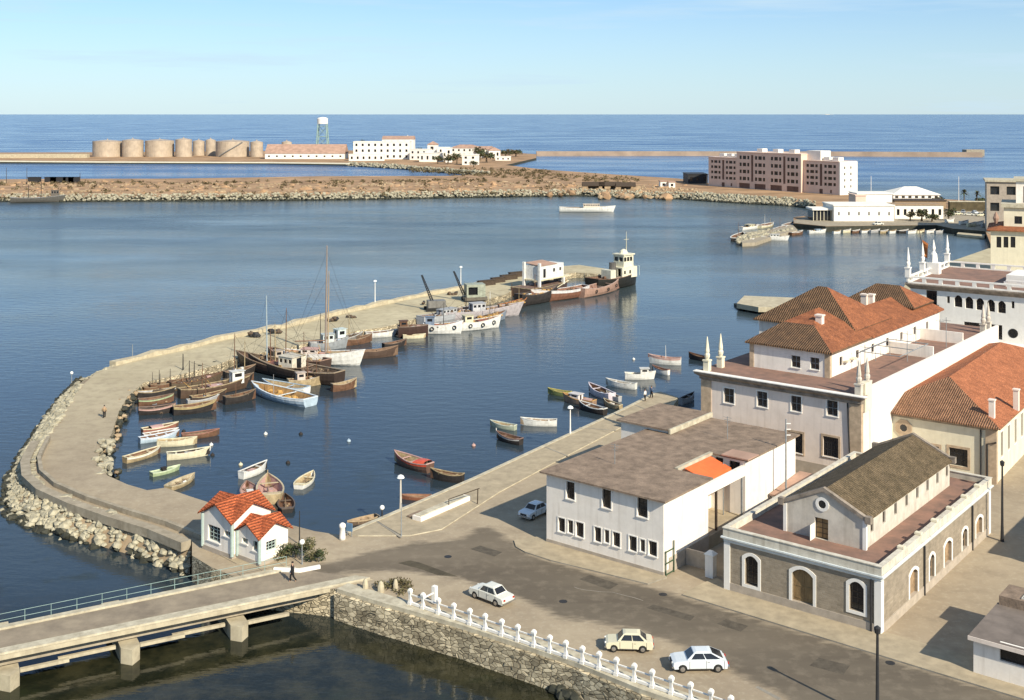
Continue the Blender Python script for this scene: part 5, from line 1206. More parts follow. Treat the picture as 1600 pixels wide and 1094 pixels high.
def afloat(c, u, L, Bm):                            # ease a hull off the quay wall it would touch
    n = Vector((-u.y, u.x, 0)); mole = c.x < -2 or c.y > 200; off = Vector((.62, -.78, 0)) if mole else Vector((-.78, .62, 0))
    if mole and c.y < 145: off = Vector((.35, .94, 0))
    for k in range(60):
        if not any(inside(c+u*(L*f)+n*(Bm*g), ground_poly) for f in (-.5, -.25, 0, .25, .5) for g in (-.4, 0, .4)): break
        c = c+off*.25
    return c
def boat(lab, stern, bow, hullc, rimc, inc, z=.0, beam=.34, depth=None, stripe=None, thw=3, kind='rowing_boat', cat='boat', group='small boats moored in the harbour', tr=.62, deck=None, sheer=.5, cabin=None, masts=(), net=None, engine=None, box=None, tarp=None, oars=False, hatch=None, rake=.16, post=None, L_=None, rim=.1, crates=0, tyres=0, boom=None):
    a, c = P(*stern, z), P(*bow, z); d = c-a; L = L_ or d.length; ctr = (a+c)/2
    Bm = L*beam; ctr = afloat(ctr, d.normalized(), L, Bm) if z == 0 else ctr
    root = thing(kind, lab, cat, (ctr.x, ctr.y, 0), math.atan2(d.y, d.x), group); D = depth or max(.38, .1*L)
    st = make_hull(root, L, Bm, D, hullc, rimc, inc, stripe, sheer, tr, rake, deck, rim)
    X = lambda t: -L/2+L*t
    dz = lambda t: (at_t(st, t)[1]*deck/D if deck is not None else .12*D)
    for k in range(thw):
        t = .2+.5*k/max(1, thw-1) if thw > 1 else .4; hb, zs = at_t(st, t); b = B(); b.box(X(t)-.12, X(t)+.12, -hb*.95, hb*.95, zs-.22, zs-.15); b.obj('thwart', paint(rimc, .7, .3), root)
    if post or tr < .2:
        b = B(); hb, zs = at_t(st, 1); x = hx(L, 1, 1, rake); b.tube([(x-.03, 0, zs*.5), (x+.02, 0, zs+.12), (x+.03, 0, zs+.35)], .06, 6); b.obj('stem_post', paint(post or rimc), root)
    if cabin:
        t0, t1, wr, h, col = cabin[:5]; rc = cabin[5] if len(cabin) > 5 else tuple(x*.8 for x in col); hb = min(at_t(st, t0)[0], at_t(st, (t0+t1)/2)[0])*wr; z0 = dz((t0+t1)/2); w = X(t1)-X(t0)
        b = B(); nwin = max(1, int(w/1.0)); hs = [(X(t0)+w*(k+.2)/nwin, X(t0)+w*(k+.8)/nwin, z0+h*.55, z0+h*.85) for k in range(nwin)]
        hf_ = [(-hb*.8, -hb*.1, z0+h*.55, z0+h*.88), (hb*.1, hb*.8, z0+h*.55, z0+h*.88)]
        wall_box(b, X(t0), X(t1), -hb, hb, z0-.05, z0+h, {'F': hs, 'B': hs, 'R': hf_, 'L': [(-hb*.35, hb*.35, z0+.05, z0+h*.9)]}, depth=.08)
        cb = b.obj('cabin', paint(col, .5), root)
        b = B(); b.box(X(t0)+.09, X(t1)-.09, -hb+.09, hb-.09, z0, z0+h-.1); b.obj('cabin_window', M['glass_dark'], cb)
        b = B(); b.box(X(t0)-.15, X(t1)+.2, -hb-.12, hb+.12, z0+h, z0+h+.08); b.obj('cabin_roof', paint(rc, .6), cb)
    for t, h, r, col in masts:
        b = B(); z0 = dz(t); b.tube([(X(t), 0, z0), (X(t)+.01*h, 0, z0+h*.6), (X(t)+.015*h, 0, z0+h)], [r, r*.85, r*.5], 7); m = b.obj('mast', paint(col, .6), root)
        if h > 3.5:
            b = B(); hb0, zs0 = at_t(st, .98); b.tube([(X(.98), 0, zs0), (X(t)+.014*h, 0, z0+h*.95)], .018, 4); b.tube([(X(.05), 0, at_t(st, .05)[1]), (X(t)+.014*h, 0, z0+h*.95)], .018, 4); b.obj('stay', M['iron_dark'], m)
    if boom:
        t0, z0, t1, z1, r, col = boom; b = B(); b.tube([(X(t0), 0, dz(t0)+z0), (X(t1), 0, dz(t1)+z1)], r, 6); b.obj('boom', paint(col, .6), root)
    if net:
        t0, t1, wr, h, mk = net; b = B(); hb = at_t(st, (t0+t1)/2)[0]*wr
        for k in range(14): b.rock((X(t0+(t1-t0)*R.random()), hb*R.uniform(-.7, .7), dz(.5)+h*R.uniform(.15, .5)), h*R.uniform(.35, .6)+.12, R)
        b.obj('fishing_net', M[mk], root)
    if engine:
        t, col = engine; b = B(); z0 = dz(t); b.box(X(t)-.45, X(t)+.45, -.35, .35, z0, z0+.5).box(X(t)-.5, X(t)+.5, -.4, .4, z0+.5, z0+.56); b.obj('engine_box', paint(col), root)
    if tarp:
        t0, t1, col = tarp; b = B(); rs = []
        for k in range(6):
            t = t0+(t1-t0)*k/5; hb, zs = at_t(st, t); rs.append([(X(t), hb*1.02*math.cos(a), zs+.02+Bm*.16*math.sin(a)*(1-.25*abs(k-2.5)/2.5)) for a in [math.pi*j/6 for j in range(7)]])
        b.rings(rs, False, False); b.obj('tarpaulin', paint(col, .8), root)
    if hatch:
        t0, t1, wr, col = hatch; hb = at_t(st, (t0+t1)/2)[0]*wr; z0 = dz((t0+t1)/2); b = B(); b.box(X(t0), X(t1), -hb, hb, z0-.05, z0+.35).box(X(t0)-.06, X(t1)+.06, -hb-.06, hb+.06, z0+.35, z0+.42); b.obj('hatch', paint(col, .7, .3), root)
    for k in range(crates):
        t = R.uniform(.15, .8); hb, _ = at_t(st, t); b = B(); x, y, s = X(t), hb*R.uniform(-.6, .6), R.uniform(.2, .42); b.box(x-s, x+s, y-s*.7, y+s*.7, dz(t), dz(t)+s*1.3); b.obj('deck_crate', paint(R.choice([TN, BR, GY, WH, PK, BL])), root)
    for k in range(tyres):
        t = .2+.6*k/max(1, tyres-1); hb, zs = at_t(st, t); b = B()
        b.rings([[(X(t)+(.34+.1*math.cos(u))*math.cos(v), -hb-.12+.1*math.sin(u), zs*.6+(.34+.1*math.cos(u))*math.sin(v)) for u in [2*math.pi*j/6 for j in range(6)]] for v in [2*math.pi*i/12 for i in range(13)]], True, False); b.obj('fender_tyre', M['rubber'], root)
    if deck is None and thw and L < 9:
        b = B()
        for k in range(R.randint(3, 6)):
            t = R.uniform(.15, .8); hb, zs = at_t(st, t); b.rock((X(t), hb*R.uniform(-.4, .4), D*.3), R.uniform(.12, .26), R, k % 3)
        for k in range(2): y = R.uniform(-.3, .3); b.tube([(X(R.uniform(.1, .3)), y, D*.75), (X(R.uniform(.65, .85)), y*.6, D*.95)], .03, 5, 1)
        cl_ = b.obj('fishing_gear', [M['net_dark'], M['wood_pale'], M[R.choice(['net', 'cloth_white', 'cloth_blue', 'net_dark'])]], root); cl_['kind'] = 'stuff'
    if deck is not None and L > 6 and kind not in ('motor_yacht', 'steamer'):
        b = B()
        for k in range(int(L*1.6)):
            t = R.uniform(.1, .88); hb, zs = at_t(st, t); q = R.random(); p = Vector((X(t), hb*R.uniform(-.75, .75), dz(t)))
            if q < .5: b.rock(p+Vector((0, 0, .15)), R.uniform(.15, .45), R, k % 4)
            elif q < .8: b.box(p.x-.3, p.x+.3, p.y-.2, p.y+.2, p.z-.1, p.z+R.uniform(.2, .7), k % 4)
            else: b.tube([p, p+Vector((R.uniform(-1.5, 1.5), R.uniform(-.4, .4), R.uniform(.6, 1.8)))], .05, 5, k % 4)
        cl_ = b.obj('deck_clutter', [M['net_dark'], M['wood_pale'], M['wood_dark'], M['net']], root); cl_['kind'] = 'stuff'
    if oars:
        b = B(); b.tube([(X(.2), .2, D*.8), (X(.75), .12, D*1.05)], .03, 5); b.obj('oar', paint(TN), root)
    return root
# --- skiffs in the inner corner
boat('tan topped boat with a pale lump of canvas, highest of the small inner cluster', (224, 676), (277, 667), (.32, .14, .1), CR, BR, tarp=(.2, .55, PK), thw=1)
boat('red sided boat squeezed between the canvas lump boat and the pale blue one', (226, 684), (277, 676), RD, WH, BR, stripe=PK)
boat('pale blue hulled boat beneath the red sided one', (220, 692), (278, 682), BL, (.6, .66, .72), BR, depth=.62, stripe=(.58, .64, .72))
boat('cream rimmed boat with tan ribs in the middle of the inner cluster', (248, 697), (306, 694), CR, CR, TN, thw=4, depth=.7, beam=.36)
boat('dark reddish boat lying right of the inner cluster', (286, 686), (341, 680), BR, (.3, .15, .11), (.12, .07, .05), thw=2, depth=.62)
boat('long yellowish white boat with dark inside and tall stem post', (263, 718), (326, 711), CR, (.70, .66, .5), DK, post=WH, engine=(.5, GY), depth=.75, beam=.3)
boat('brown inside boat with white transom nearest the mole bend rubble', (197, 723), (249, 708), TN, CR, BR, thw=2, stripe=WH, depth=.65)
boat('flat pale green punt with three dark holes', (238, 744), (280, 734), GN, (.55, .62, .42), (.45, .52, .34), deck=.34, depth=.42, thw=0, tr=.8, hatch=(.35, .5, .4, DK))
boat('grey tan boat drawn up against the quay lip', (264, 766), (303, 748), TN, (.45, .38, .25), (.42, .36, .25), thw=3, beam=.4)
boat('white boat with dark inside floating alone in mid basin', (378, 748), (416, 733), WH, WH, DK, thw=2, engine=(.4, PK), depth=.75, beam=.36)
boat('round bowed tan boat with pink deck, end on behind the orange roofs', (425, 790), (418, 757), TN, (.48, .40, .26), PK, beam=.48, depth=1.0, engine=(.5, PK), post=TN, thw=2, L_=6.6, hatch=(.2, .4, .5, PK))
boat('dark boat with pinkish seats half hidden behind the larger orange roof', (394, 783), (386, 762), BR, (.3, .2, .15), PK, beam=.44, thw=2, L_=5.2, engine=(.4, WH))
boat('small dark boat right of the orange roofed house', (449, 803), (445, 779), DK, (.12, .09, .07), BR, beam=.42, thw=2, L_=4.6)
boat('small cream dinghy with tan inside floating alone near the quay', (467, 764), (489, 745), WH, CR, TN, beam=.42, thw=2, depth=.5)
# --- moored trawlers by the mole bend
G2 = 'fishing boats moored along the mole'
boat('brown fishing boat with white deckhouse at the right end of the dark row', (284, 622), (387, 606), (.10, .065, .045), TN, (.13, .09, .06), depth=1.3, deck=.85, thw=0, kind='fishing_boat', group=G2, cabin=(.74, .92, .75, 1.9, WH), hatch=(.4, .6, .5, PK), masts=((.3, 4.2, .08, BR),), crates=5, beam=.28, tr=.5)
boat('dark narrow boat behind the white deckhouse boat, near the mole wall', (268, 610), (345, 598), (.12, .09, .06), BR, (.15, .1, .07), depth=1.2, deck=.8, thw=0, kind='fishing_boat', group=G2, net=(.3, .7, .8, .7, 'net_dark'), masts=((.35, 3.6, .09, DK), (.45, 3.4, .09, DK)), crates=3)
boat('grey decked boat moored closest to the mole bend under its shadow', (217, 622), (273, 617), DK, TN, GY, depth=.9, deck=.6, thw=0, kind='fishing_boat', group=G2, net=(.4, .7, .7, .5, 'net_dark'))
boat('dark boat with a pale green stripe in the row at the mole bend', (218, 634), (270, 628), BR, (.2, .14, .1), BR, stripe=GN, depth=.9, kind='fishing_boat', group=G2, thw=2, crates=2)
boat('dark boat with curved white stripe at the lower left of the dark row', (219, 648), (273, 644), DK, (.25, .17, .13), DK, stripe=PK, depth=.9, kind='fishing_boat', group=G2, net=(.3, .6, .7, .5, 'net_dark'), thw=1)
boat('dark boat with ochre rubbing strake and square stern in the dark row', (273, 648), (336, 641), DK, TN, BR, stripe=(.38, .30, .15), depth=1.1, kind='fishing_boat', group=G2, thw=2, crates=3)
boat('slim grey white boat tucked behind the ochre straked one', (294, 634), (341, 628), GY, (.5, .5, .48), BR, depth=.8, kind='fishing_boat', group=G2, thw=2)
boat('pale blue boat heaped with ochre nets below the dark trawler', (482, 634), (396, 612), BL, (.66, .72, .74), (.4, .24, .1), stripe=(.7, .74, .76), depth=1.1, kind='fishing_boat', group=G2, net=(.25, .8, .9, .8, 'net'), thw=1, beam=.33, masts=((.62, 3.4, .05, GY),))
boat('white sterned boat tucked behind the boat of ochre nets', (477, 616), (412, 606), WH, BL, TN, depth=1.0, kind='fishing_boat', group=G2, net=(.3, .7, .8, .6, 'net'), thw=1)
boat('big dark brown trawler with tan rail and pale deckhouse in the middle of the mole', (525, 601), (392, 577), (.05, .035, .028), (.34, .26, .17), (.14, .10, .07), depth=1.9, deck=1.35, thw=0, kind='trawler', group=G2, cabin=(.42, .58, .6, 2.2, (.68, .62, .5)), hatch=(.62, .78, .5, (.3, .13, .09)), masts=((.8, 11.5, .14, (.36, .42, .44)), (.7, 7, .11, TN)), net=(.1, .35, .7, .8, 'net_dark'), crates=6, beam=.27, tr=.5, boom=(.7, 3, .35, 2.6, .08, TN))
boat('dark brown trawler hull behind the big one, bow against the mole', (470, 590), (368, 570), (.045, .03, .025), (.26, .18, .12), (.16, .1, .07), depth=1.8, deck=1.3, thw=0, kind='trawler', group=G2, crates=5, net=(.3, .6, .8, .7, 'net_dark'), beam=.28, masts=((.5, 6, .1, BR),))
boat('brown rimmed old boat nearest the mole edge behind the trawlers', (470, 565), (390, 550), (.07, .045, .035), (.34, .22, .16), (.17, .11, .08), depth=1.5, deck=1.0, thw=0, kind='trawler', group=G2, crates=4, masts=((.35, 5, .08, BR),), hatch=(.5, .7, .5, BR))
boat('large white sailing vessel with portholes, tan deck and the tallest mast', (447, 566), (566, 571), WH, (.74, .73, .7), (.46, .28, .17), depth=1.9, deck=1.5, thw=0, kind='sailing_ship', cat='ship', group=G2, cabin=(.22, .42, .55, 1.1, (.7, .62, .55), PK), masts=((.52, 19.5, .19, (.3, .24, .2)), (.55, 15., .12, (.42, .3, .18))), hatch=(.6, .8, .45, TN), crates=4, beam=.26, tr=.5, boom=(.52, 2.6, .12, 2.2, .11, (.3, .18, .12)))
boat('grey boat with low wheelhouse behind the white sailing vessel', (476, 545), (532, 540), (.3, .32, .33), GY, GY, depth=1.4, deck=1.0, thw=0, kind='fishing_boat', group=G2, cabin=(.3, .6, .7, 1.9, (.55, .6, .58)), masts=((.25, 6, .08, DK),), crates=3)
boat('greenish white wheelhouse boat against the mole behind the sailing vessel', (502, 538), (553, 530), (.22, .2, .18), (.5, .5, .46), BR, depth=1.3, deck=.9, thw=0, kind='fishing_boat', group=G2, cabin=(.2, .45, .7, 2.2, (.66, .74, .7)), net=(.5, .85, .8, .9, 'net_dark'), masts=((.6, 5, .09, TN),), crates=5)
boat('low brown barge with empty hold right of the white sailing vessel', (566, 560), (620, 556), (.09, .06, .045), (.26, .17, .11), (.22, .14, .09), depth=1.3, thw=3, kind='barge', group=G2, beam=.3, crates=3)
boat('white skiff at the mole edge left of the brown pontoon', (572, 527), (620, 524), WH, (.6, .6, .58), BR, depth=.9, group=G2, kind='fishing_boat', thw=3, post=DK, crates=2)
boat('square dark brown work pontoon with clutter on top', (622, 527), (669, 525), (.06, .035, .028), (.24, .18, .14), (.2, .14, .1), depth=2.2, deck=1.7, tr=.98, sheer=.05, rake=.02, thw=0, kind='pontoon', cat='pontoon', group=G2, crates=7, cabin=(.05, .3, .6, 1.5, BR), beam=.4)
boat('small cream boat lying in front of the brown pontoon', (631, 529), (664, 528), CR, CR, TN, depth=.6, thw=2, group=G2)
boat('white fishing boat with red brown deck beside the brown pontoon', (664, 521), (722, 521), WH, (.7, .7, .68), (.30, .12, .08), depth=1.8, deck=1.35, thw=0, kind='fishing_boat', group=G2, cabin=(.02, .25, .8, 1.9, (.2, .25, .33)), hatch=(.45, .75, .5, (.3, .12, .08)), beam=.34, tyres=2, masts=((.5, 5, .08, DK),))
boat('white fishing boat with black tyres moored outboard, bow to the right', (718, 517), (781, 511), WH, (.7, .68, .6), (.32, .14, .09), depth=1.7, deck=1.3, thw=0, kind='fishing_boat', group=G2, cabin=(.1, .3, .7, 1.7, CR), hatch=(.45, .7, .5, (.34, .13, .09)), tyres=3, beam=.32)
boat('long grey naval launch with low cluttered deck under the cranes', (690, 503), (814, 492), (.42, .38, .38), (.5, .46, .46), (.26, .2, .18), depth=1.9, deck=1.6, thw=0, kind='launch', group=G2, cabin=(.36, .52, .6, 1.8, (.5, .5, .5)), masts=((.3, 6, .1, DK), (.6, 4, .08, WH)), crates=8, beam=.2, tr=.6)
boat('grey launch lying inside, behind the white fishing boats', (655, 508), (742, 492), (.4, .41, .42), GY, (.22, .16, .14), depth=1.8, deck=1.4, thw=0, kind='launch', group=G2, crates=6, cabin=(.3, .55, .5, 1.3, (.45, .46, .46)), beam=.24)
boat('black hulled workboat with tall bow left of the dredger', (812, 478), (870, 468), DK, (.1, .08, .07), (.14, .1, .08), depth=2.4, deck=1.9, thw=0, kind='workboat', group=G2, crates=5, beam=.34, masts=((.4, 5, .1, BR),), net=(.5, .8, .7, .9, 'net'))
boat('rust brown lighter with white bulwark and tyres, below the white deckhouse', (912, 462), (833, 474), (.20, .095, .06), (.60, .57, .54), (.24, .13, .09), stripe=(.62, .60, .58), depth=2.2, deck=1.5, thw=0, kind='lighter', group=G2, crates=6, beam=.26, tr=.6, boom=(.3, 2.8, .62, .8, .1, CR))
boat('pinkish brown lighter moored at the outer end, nearest the mole tip', (909, 465), (966, 452), (.38, .24, .18), (.46, .32, .26), (.28, .16, .12), depth=2., thw=3, kind='lighter', group=G2, crates=4, beam=.28, tyres=3)
boat('low dark boat lying between the mole bend row and the brown trawler', (352, 604), (395, 596), DK, (.2, .15, .1), BR, depth=1.0, thw=2, kind='fishing_boat', group=G2, masts=((.4, 4, .08, TN),))
boat('weathered tan boat wedged between the trawler sterns', (452, 606), (508, 600), TN, (.42, .34, .22), BR, depth=1.2, deck=.8, thw=0, kind='fishing_boat', group=G2, crates=4, masts=((.5, 4.5, .09, BR), (.75, 3.5, .07, BR)), cabin=(.2, .42, .6, 1.5, (.6, .5, .42)))
boat('small black boat tied at the stern of the brown barge', (600, 545), (634, 540), DK, (.18, .13, .1), BR, depth=.9, thw=2, kind='fishing_boat', group=G2)
boat('blue grey boat with orange gear between the grey launches', (740, 508), (790, 498), (.25, .3, .36), GY, BR, depth=1.3, deck=.9, thw=0, kind='fishing_boat', group=G2, net=(.2, .8, .8, .8, 'net'), masts=((.5, 4, .08, DK),))
boat('dark boat with orange buoys left of the black workboat', (784, 487), (822, 479), DK, (.5, .2, .08), BR, depth=1.4, deck=1., thw=0, kind='fishing_boat', group=G2, net=(.3, .8, .8, .8, 'net'), masts=((.4, 5, .08, BR), (.7, 4, .06, TN)))
boat('brown skiff with upright poles beside the inner rubble', (222, 612), (262, 606), BR, (.26, .2, .13), BR, depth=.8, thw=2, kind='fishing_boat', group=G2, masts=((.3, 3, .06, DK), (.6, 2.6, .06, DK)))
boat('tarred rowing boat below the dark row, close to the red sided boat', (285, 664), (330, 659), DK, (.25, .2, .14), BR, depth=.6, thw=2) if 0 else None
for lab, a_, b_, hc, rc, ic, kw in (
    ('narrow black boat between the white deckhouse boat and the ochre nets', (352, 632), (398, 624), DK, (.2, .15, .1), BR, dict(thw=2, masts=((.35, 3, .06, BR),))),
    ('dark boat with brown awning poles next to the grey decked boat', (236, 612), (285, 606), BR, (.26, .19, .12), BR, dict(thw=1, masts=((.25, 3.2, .07, DK), (.6, 3.2, .07, DK)), net=(.3, .8, .8, .7, 'net_dark'))),
    ('dark hull with tan rail filling the gap under the white deckhouse boat', (300, 632), (352, 624), (.07, .05, .04), TN, BR, dict(deck=.7, thw=0, crates=4, masts=((.4, 4.4, .08, BR),))),
    ('black sterned fishing boat with two short masts by the mole wall', (352, 592), (398, 584), DK, (.3, .22, .15), BR, dict(deck=.9, thw=0, crates=3, masts=((.3, 6.5, .09, BR), (.65, 5, .08, TN)))),
    ('small weathered boat outside the big trawler stern', (520, 612), (556, 606), BR, (.4, .32, .22), TN, dict(thw=2)),
    ('green black fishing boat with tall brown mast behind the big trawler', (420, 572), (478, 566), (.06, .07, .05), (.3, .24, .16), BR, dict(deck=1., thw=0, crates=5, masts=((.45, 9, .1, BR),), cabin=(.15, .35, .6, 1.6, (.5, .42, .34)))),
    ('low brown skiff nosing the mole beside the white skiff', (540, 540), (580, 534), BR, (.3, .22, .15), BR, dict(thw=2)),):
    kw.setdefault('depth', 1.1); boat(lab, a_, b_, hc, rc, ic, kind='fishing_boat', group=G2, **kw)
# dredger with white deckhouse
a = P(800, 462, 0); c = P(872, 448, 0); d = c-a
t = thing('dredger', 'dredger barge carrying a white deckhouse with brown roof near the mole end', 'dredger', afloat(((a+c)/2).xy.to_3d(), d.normalized(), d.length, 6.5), math.atan2(d.y, d.x), G2); L = d.length
st = make_hull(t, L, 6.5, 2.2, (.10, .065, .05), TN, (.2, .13, .1), None, .08, .95, .04, 2.2)
b = B(); hw_ = [(-3.4, -2.3, 4.2, 6.4), (.6, 1.5, 5.3, 6.2), (3.2, 4.0, 5.4, 6.2)]; wall_box(b, -5., 5., -2.2, 2.2, 3.9, 7.2, {'F': hw_}); dh = b.obj('deckhouse', paint(WH), t)
for q in hw_: window(dh, 'F', -2.2, q, frame='wood_dark', bars=(0, 0))
b = B(); b.rings([[(-4.9, -2.4, 7.22), (2, -2.4, 7.22), (2, 2.4, 7.7), (-4.9, 2.4, 7.7)], [(-4.9, -2.4, 7.36), (2, -2.4, 7.36), (2, 2.4, 7.84), (-4.9, 2.4, 7.84)]]); b.obj('deckhouse_roof', M['roof_ochre'], t)
b = B(); b.box(-5.4, 7.5, -2.5, 2.5, 3.6, 3.9); b.obj('platform', paint(CR), t)
for x, y in ((-5.2, -2.4), (4.6, -2.4), (-5.2, 2.4), (4.6, 2.4)):
    b = B(); b.box(x-.3, x+.3, y-.3, y+.3, 1.9, 3.6 if x > 0 else 8.); b.obj('leg_post', paint(WH), t)
for k in range(9):
    b = B(); b.rock((R.uniform(-8, 8), R.uniform(-2.6, 2.6), 2.5), R.uniform(.4, .8), R); b.obj('machinery', paint(R.choice([DK, BR, TN, GY])), t)
# tug
a = P(876, 446, 0); c = P(944, 436, 0); d = c-a
t = thing('tug', 'black hulled tug with tall cream wheelhouse at the mole end', 'tug', afloat(((a+c)/2).xy.to_3d(), d.normalized(), d.length, 6.2), math.atan2(d.y, d.x), G2); L = d.length
st = make_hull(t, L, 6.2, 2.9, (.025, .025, .022), (.16, .10, .07), (.2, .12, .08), None, .3, .75, .08, 2.5)
CB = (.72, .68, .52)
b = B(); wall_box(b, L*.02, L*.36, -2.3, 2.3, 2.5, 5.2, {'F': [(L*.06, L*.1, 3.5, 4.4), (L*.18, L*.22, 3.5, 4.4)], 'L': [(-1.8, -.7, 3, 4.9)]}, depth=.2); b.obj('superstructure', paint(CB), t)
hs = [(L*.10+k*1.15, L*.10+k*1.15+.9, 6.6, 7.7) for k in range(3)]; b = B(); wall_box(b, L*.09, L*.09+3.8, -1.7, 1.7, 5.2, 8.2, {'F': hs, 'L': [(-1.4, -.2, 6.6, 7.7), (.2, 1.4, 6.6, 7.7)], 'R': [(-1.4, 1.4, 6.6, 7.7)]}, depth=.15); w_ = b.obj('wheelhouse', paint(CB), t)
b = B(); b.box(L*.09+.2, L*.09+3.6, -1.5, 1.5, 5.4, 8); b.obj('wheelhouse_window', M['glass_dark'], w_)
b = B(); b.box(L*.09-.3, L*.09+4.1, -2, 2, 8.2, 8.5).lathe([(1.2, 8.5), (.9, 9.2), (.3, 9.6)], 10, (L*.09+1.9, 0, 0)); b.obj('wheelhouse_roof', paint(CB), w_)
b = B(); b.tube([(L*.09+3, 0, 8.4), (L*.09+3, 0, 14)], [.12, .05], 6); b.tube([(L*.09+2, 0, 12), (L*.09+4, 0, 12)], .05, 5); b.obj('mast', paint(CR), t)
b = B(); b.lathe([(.9, 3), (.9, 6.2), (.95, 6.25), (.95, 6.5)], 12, (L*-.05, 0, 0)); b.obj('funnel', paint((.12, .11, .1)), t)
b = B(); b.box(L*-.2, L*-.08, -1.6, 1.6, 2.6, 4.8); b.obj('deck_cabin', paint((.62, .6, .48)), t)
b = B(); b.tube([(L*.4, -2.5, 2.8), (L*.4, -2.5, 5.2), (L*.4, 2.5, 5.2), (L*.4, 2.5, 2.8)], .08, 5); b.obj('rail_frame', paint((.5, .62, .6)), t)
for k in range(6):
    b = B(); b.rock((R.uniform(-.4, -.1)*L, R.uniform(-2.5, 2.5), 3), R.uniform(.3, .6), R); b.obj('deck_gear', paint(R.choice([DK, BR, TN])), t)
# cranes on the mole
for (bx_, by_), (tx, ty), lab, body in (((677, 485), (659, 430), 'dark lattice crane boom standing on the mole behind the white fishing boats', False), ((735, 470), (709, 424), 'grey green crane with cab and dark slanting boom on the mole', True)):
    p = P(bx_, by_, 1.4); t = thing('crane', lab, 'crane', p, .25, 'cranes on the mole'); top = Vector(((tx-bx_)*p.y/F, 0, hgt(p, ty)-1.4)); top.rotate(Matrix.Rotation(-.25, 3, 'Z'))
    b = B(); bot = Vector((0 if not body else -1.5, 0, 1.4))
    for oy in (-.35, .35):
        for oz in (-.3, .3): b.tube([bot+Vector((oz, oy, 0)), top+Vector((oz*.4, oy*.4, 0))], .09, 5)
    for k in range(14):
        p0 = bot+(top-bot)*(k/14); p1 = bot+(top-bot)*((k+1)/14); s = 1-.6*k/14
        b.tube([p0+Vector((-.3*s, -.35*s, 0)), p1+Vector((.3*s, .35*s, 0))], .05, 4); b.tube([p0+Vector((.3*s, -.35*s, 0)), p1+Vector((-.3*s, .35*s, 0))], .05, 4)
    b.obj('boom', M['iron_dark'], t)
    if body:
        b = B(); wall_box(b, -1.2, 3.2, -1.6, 1.6, 1., 3.9, {'F': [(-.8, 1.4, 1.5, 3.3)]}, depth=.5); b.obj('cab', paint((.34, .36, .28)), t); b = B(); b.box(-.9, 3., -1.05, 1.3, 1.2, 3.7); b.obj('cab_window', M['glass_dark'], t)
        b = B(); b.box(-1.6, 3.6, -1.9, 1.9, .3, 1.); b.obj('base', paint((.15, .13, .1)), t)
    else:
        b = B(); b.box(-1.3, 2.6, -1.2, 1.2, .3, 2.2); b.obj('engine_housing', paint((.2, .19, .17)), t)
    b = B()
    for s in (-1, 1): b.box(-1.8, 3.2, s*1.5-.3, s*1.5+.3, 0, .7)
    b.obj('track', M['rubber'], t)
for px, py, s, lab in ((520, 499, 1., 'dark heap of gear on the mole parapet left of the tall mast side'), (548, 494, .7, 'smaller dark heap on the mole parapet'), (400, 524, 1.1, 'dark bundle on the parapet near the grey mast'), (427, 519, 1., 'dark bundle beside a pink one on the parapet'), (707, 458, .8, 'dark crate heap on the parapet between the crane booms'), (665, 474, .8, 'dark drum on the mole near the first crane boom')):
    b = B()
    for k in range(7): b.rock((R.uniform(-1.2, 1.2)*s, R.uniform(-.5, .5), .45*s+R.uniform(-.2, .3)), .55*s, R, k % 2)
    o = b.obj('gear_heap', [M['net_dark'], M['iron_dark']]); o.location = P(px, py+3, 1.4); tag(o, lab, 'gear heap')
for i, (px, w) in enumerate(((760, 5), (778, 4), (795, 5), (808, 5))):
    p = P(px, 446-i*4.5, 1.4); b = B(); b.box(-w/2, w/2, -.5, .5, 0, 1.2).box(-w/2-.1, w/2+.1, -.6, .6, 1.2, 1.35); o = b.obj('stacked_timber', M['wood_dark']); o.location = p; o.rotation_euler = (0, 0, .62)
    tag(o, ['dark timber stack on the outer mole, lowest of four', 'dark timber stack second along the outer mole', 'dark timber stack third along the outer mole', 'dark timber stack closest to the dredger deckhouse'][i], 'timber stack', 'timber stacks on the mole')
# --- boats off the town quay
boat('red and tan boat with bright orange red stern near the lamp post', (670, 738), (618, 722), (.13, .08, .06), PK, TN, stripe=(.62, .10, .05), depth=1.0, beam=.36, thw=3, tarp=(.02, .3, (.62, .10, .05)), masts=((.05, 1.6, .04, TN),))
boat('dark boat with tan rim moored against the quay, right of the orange red stern', (722, 754), (674, 748), DK, TN, BR, depth=.9, beam=.3, thw=2)
boat('red brown boat under the quay edge by the lamp post', (672, 780), (628, 780), (.24, .1, .06), (.3, .16, .1), (.28, .13, .08), beam=.34, thw=3)
boat('tan boat in the shadow of the quay corner behind the white bollard', (588, 811), (544, 822), (.14, .1, .07), (.42, .32, .2), (.34, .24, .15), beam=.36, thw=3)
boat('pale green rimmed boat, upper of two close to the quay', (804, 672), (767, 666), (.4, .44, .34), (.6, .62, .5), TN, depth=.6, thw=2, beam=.36)
boat('dark boat with white bow and transom below the pale green one', (813, 695), (777, 686), DK, (.24, .15, .12), BR, depth=.75, thw=2, stripe=(.5, .48, .45), post=WH, beam=.36)
boat('long white open boat lying alone left of the slim white lamp post', (868, 665), (815, 664), WH, WH, (.34, .26, .18), depth=.75, thw=3, beam=.3)
boat('green and yellow boat farthest left of the raft by the quay', (891, 620), (857, 616), (.14, .17, .07), (.45, .4, .12), (.25, .25, .1), depth=.7, thw=2, group='raft of boats by the town quay')
boat('orange decked boat with white cabin top in the raft by the quay', (927, 636), (881, 627), (.3, .2, .14), (.55, .32, .12), (.5, .26, .12), depth=.9, deck=.6, thw=0, cabin=(.42, .72, .7, .9, (.72, .68, .66)), group='raft of boats by the town quay', hatch=(.1, .3, .6, PK))
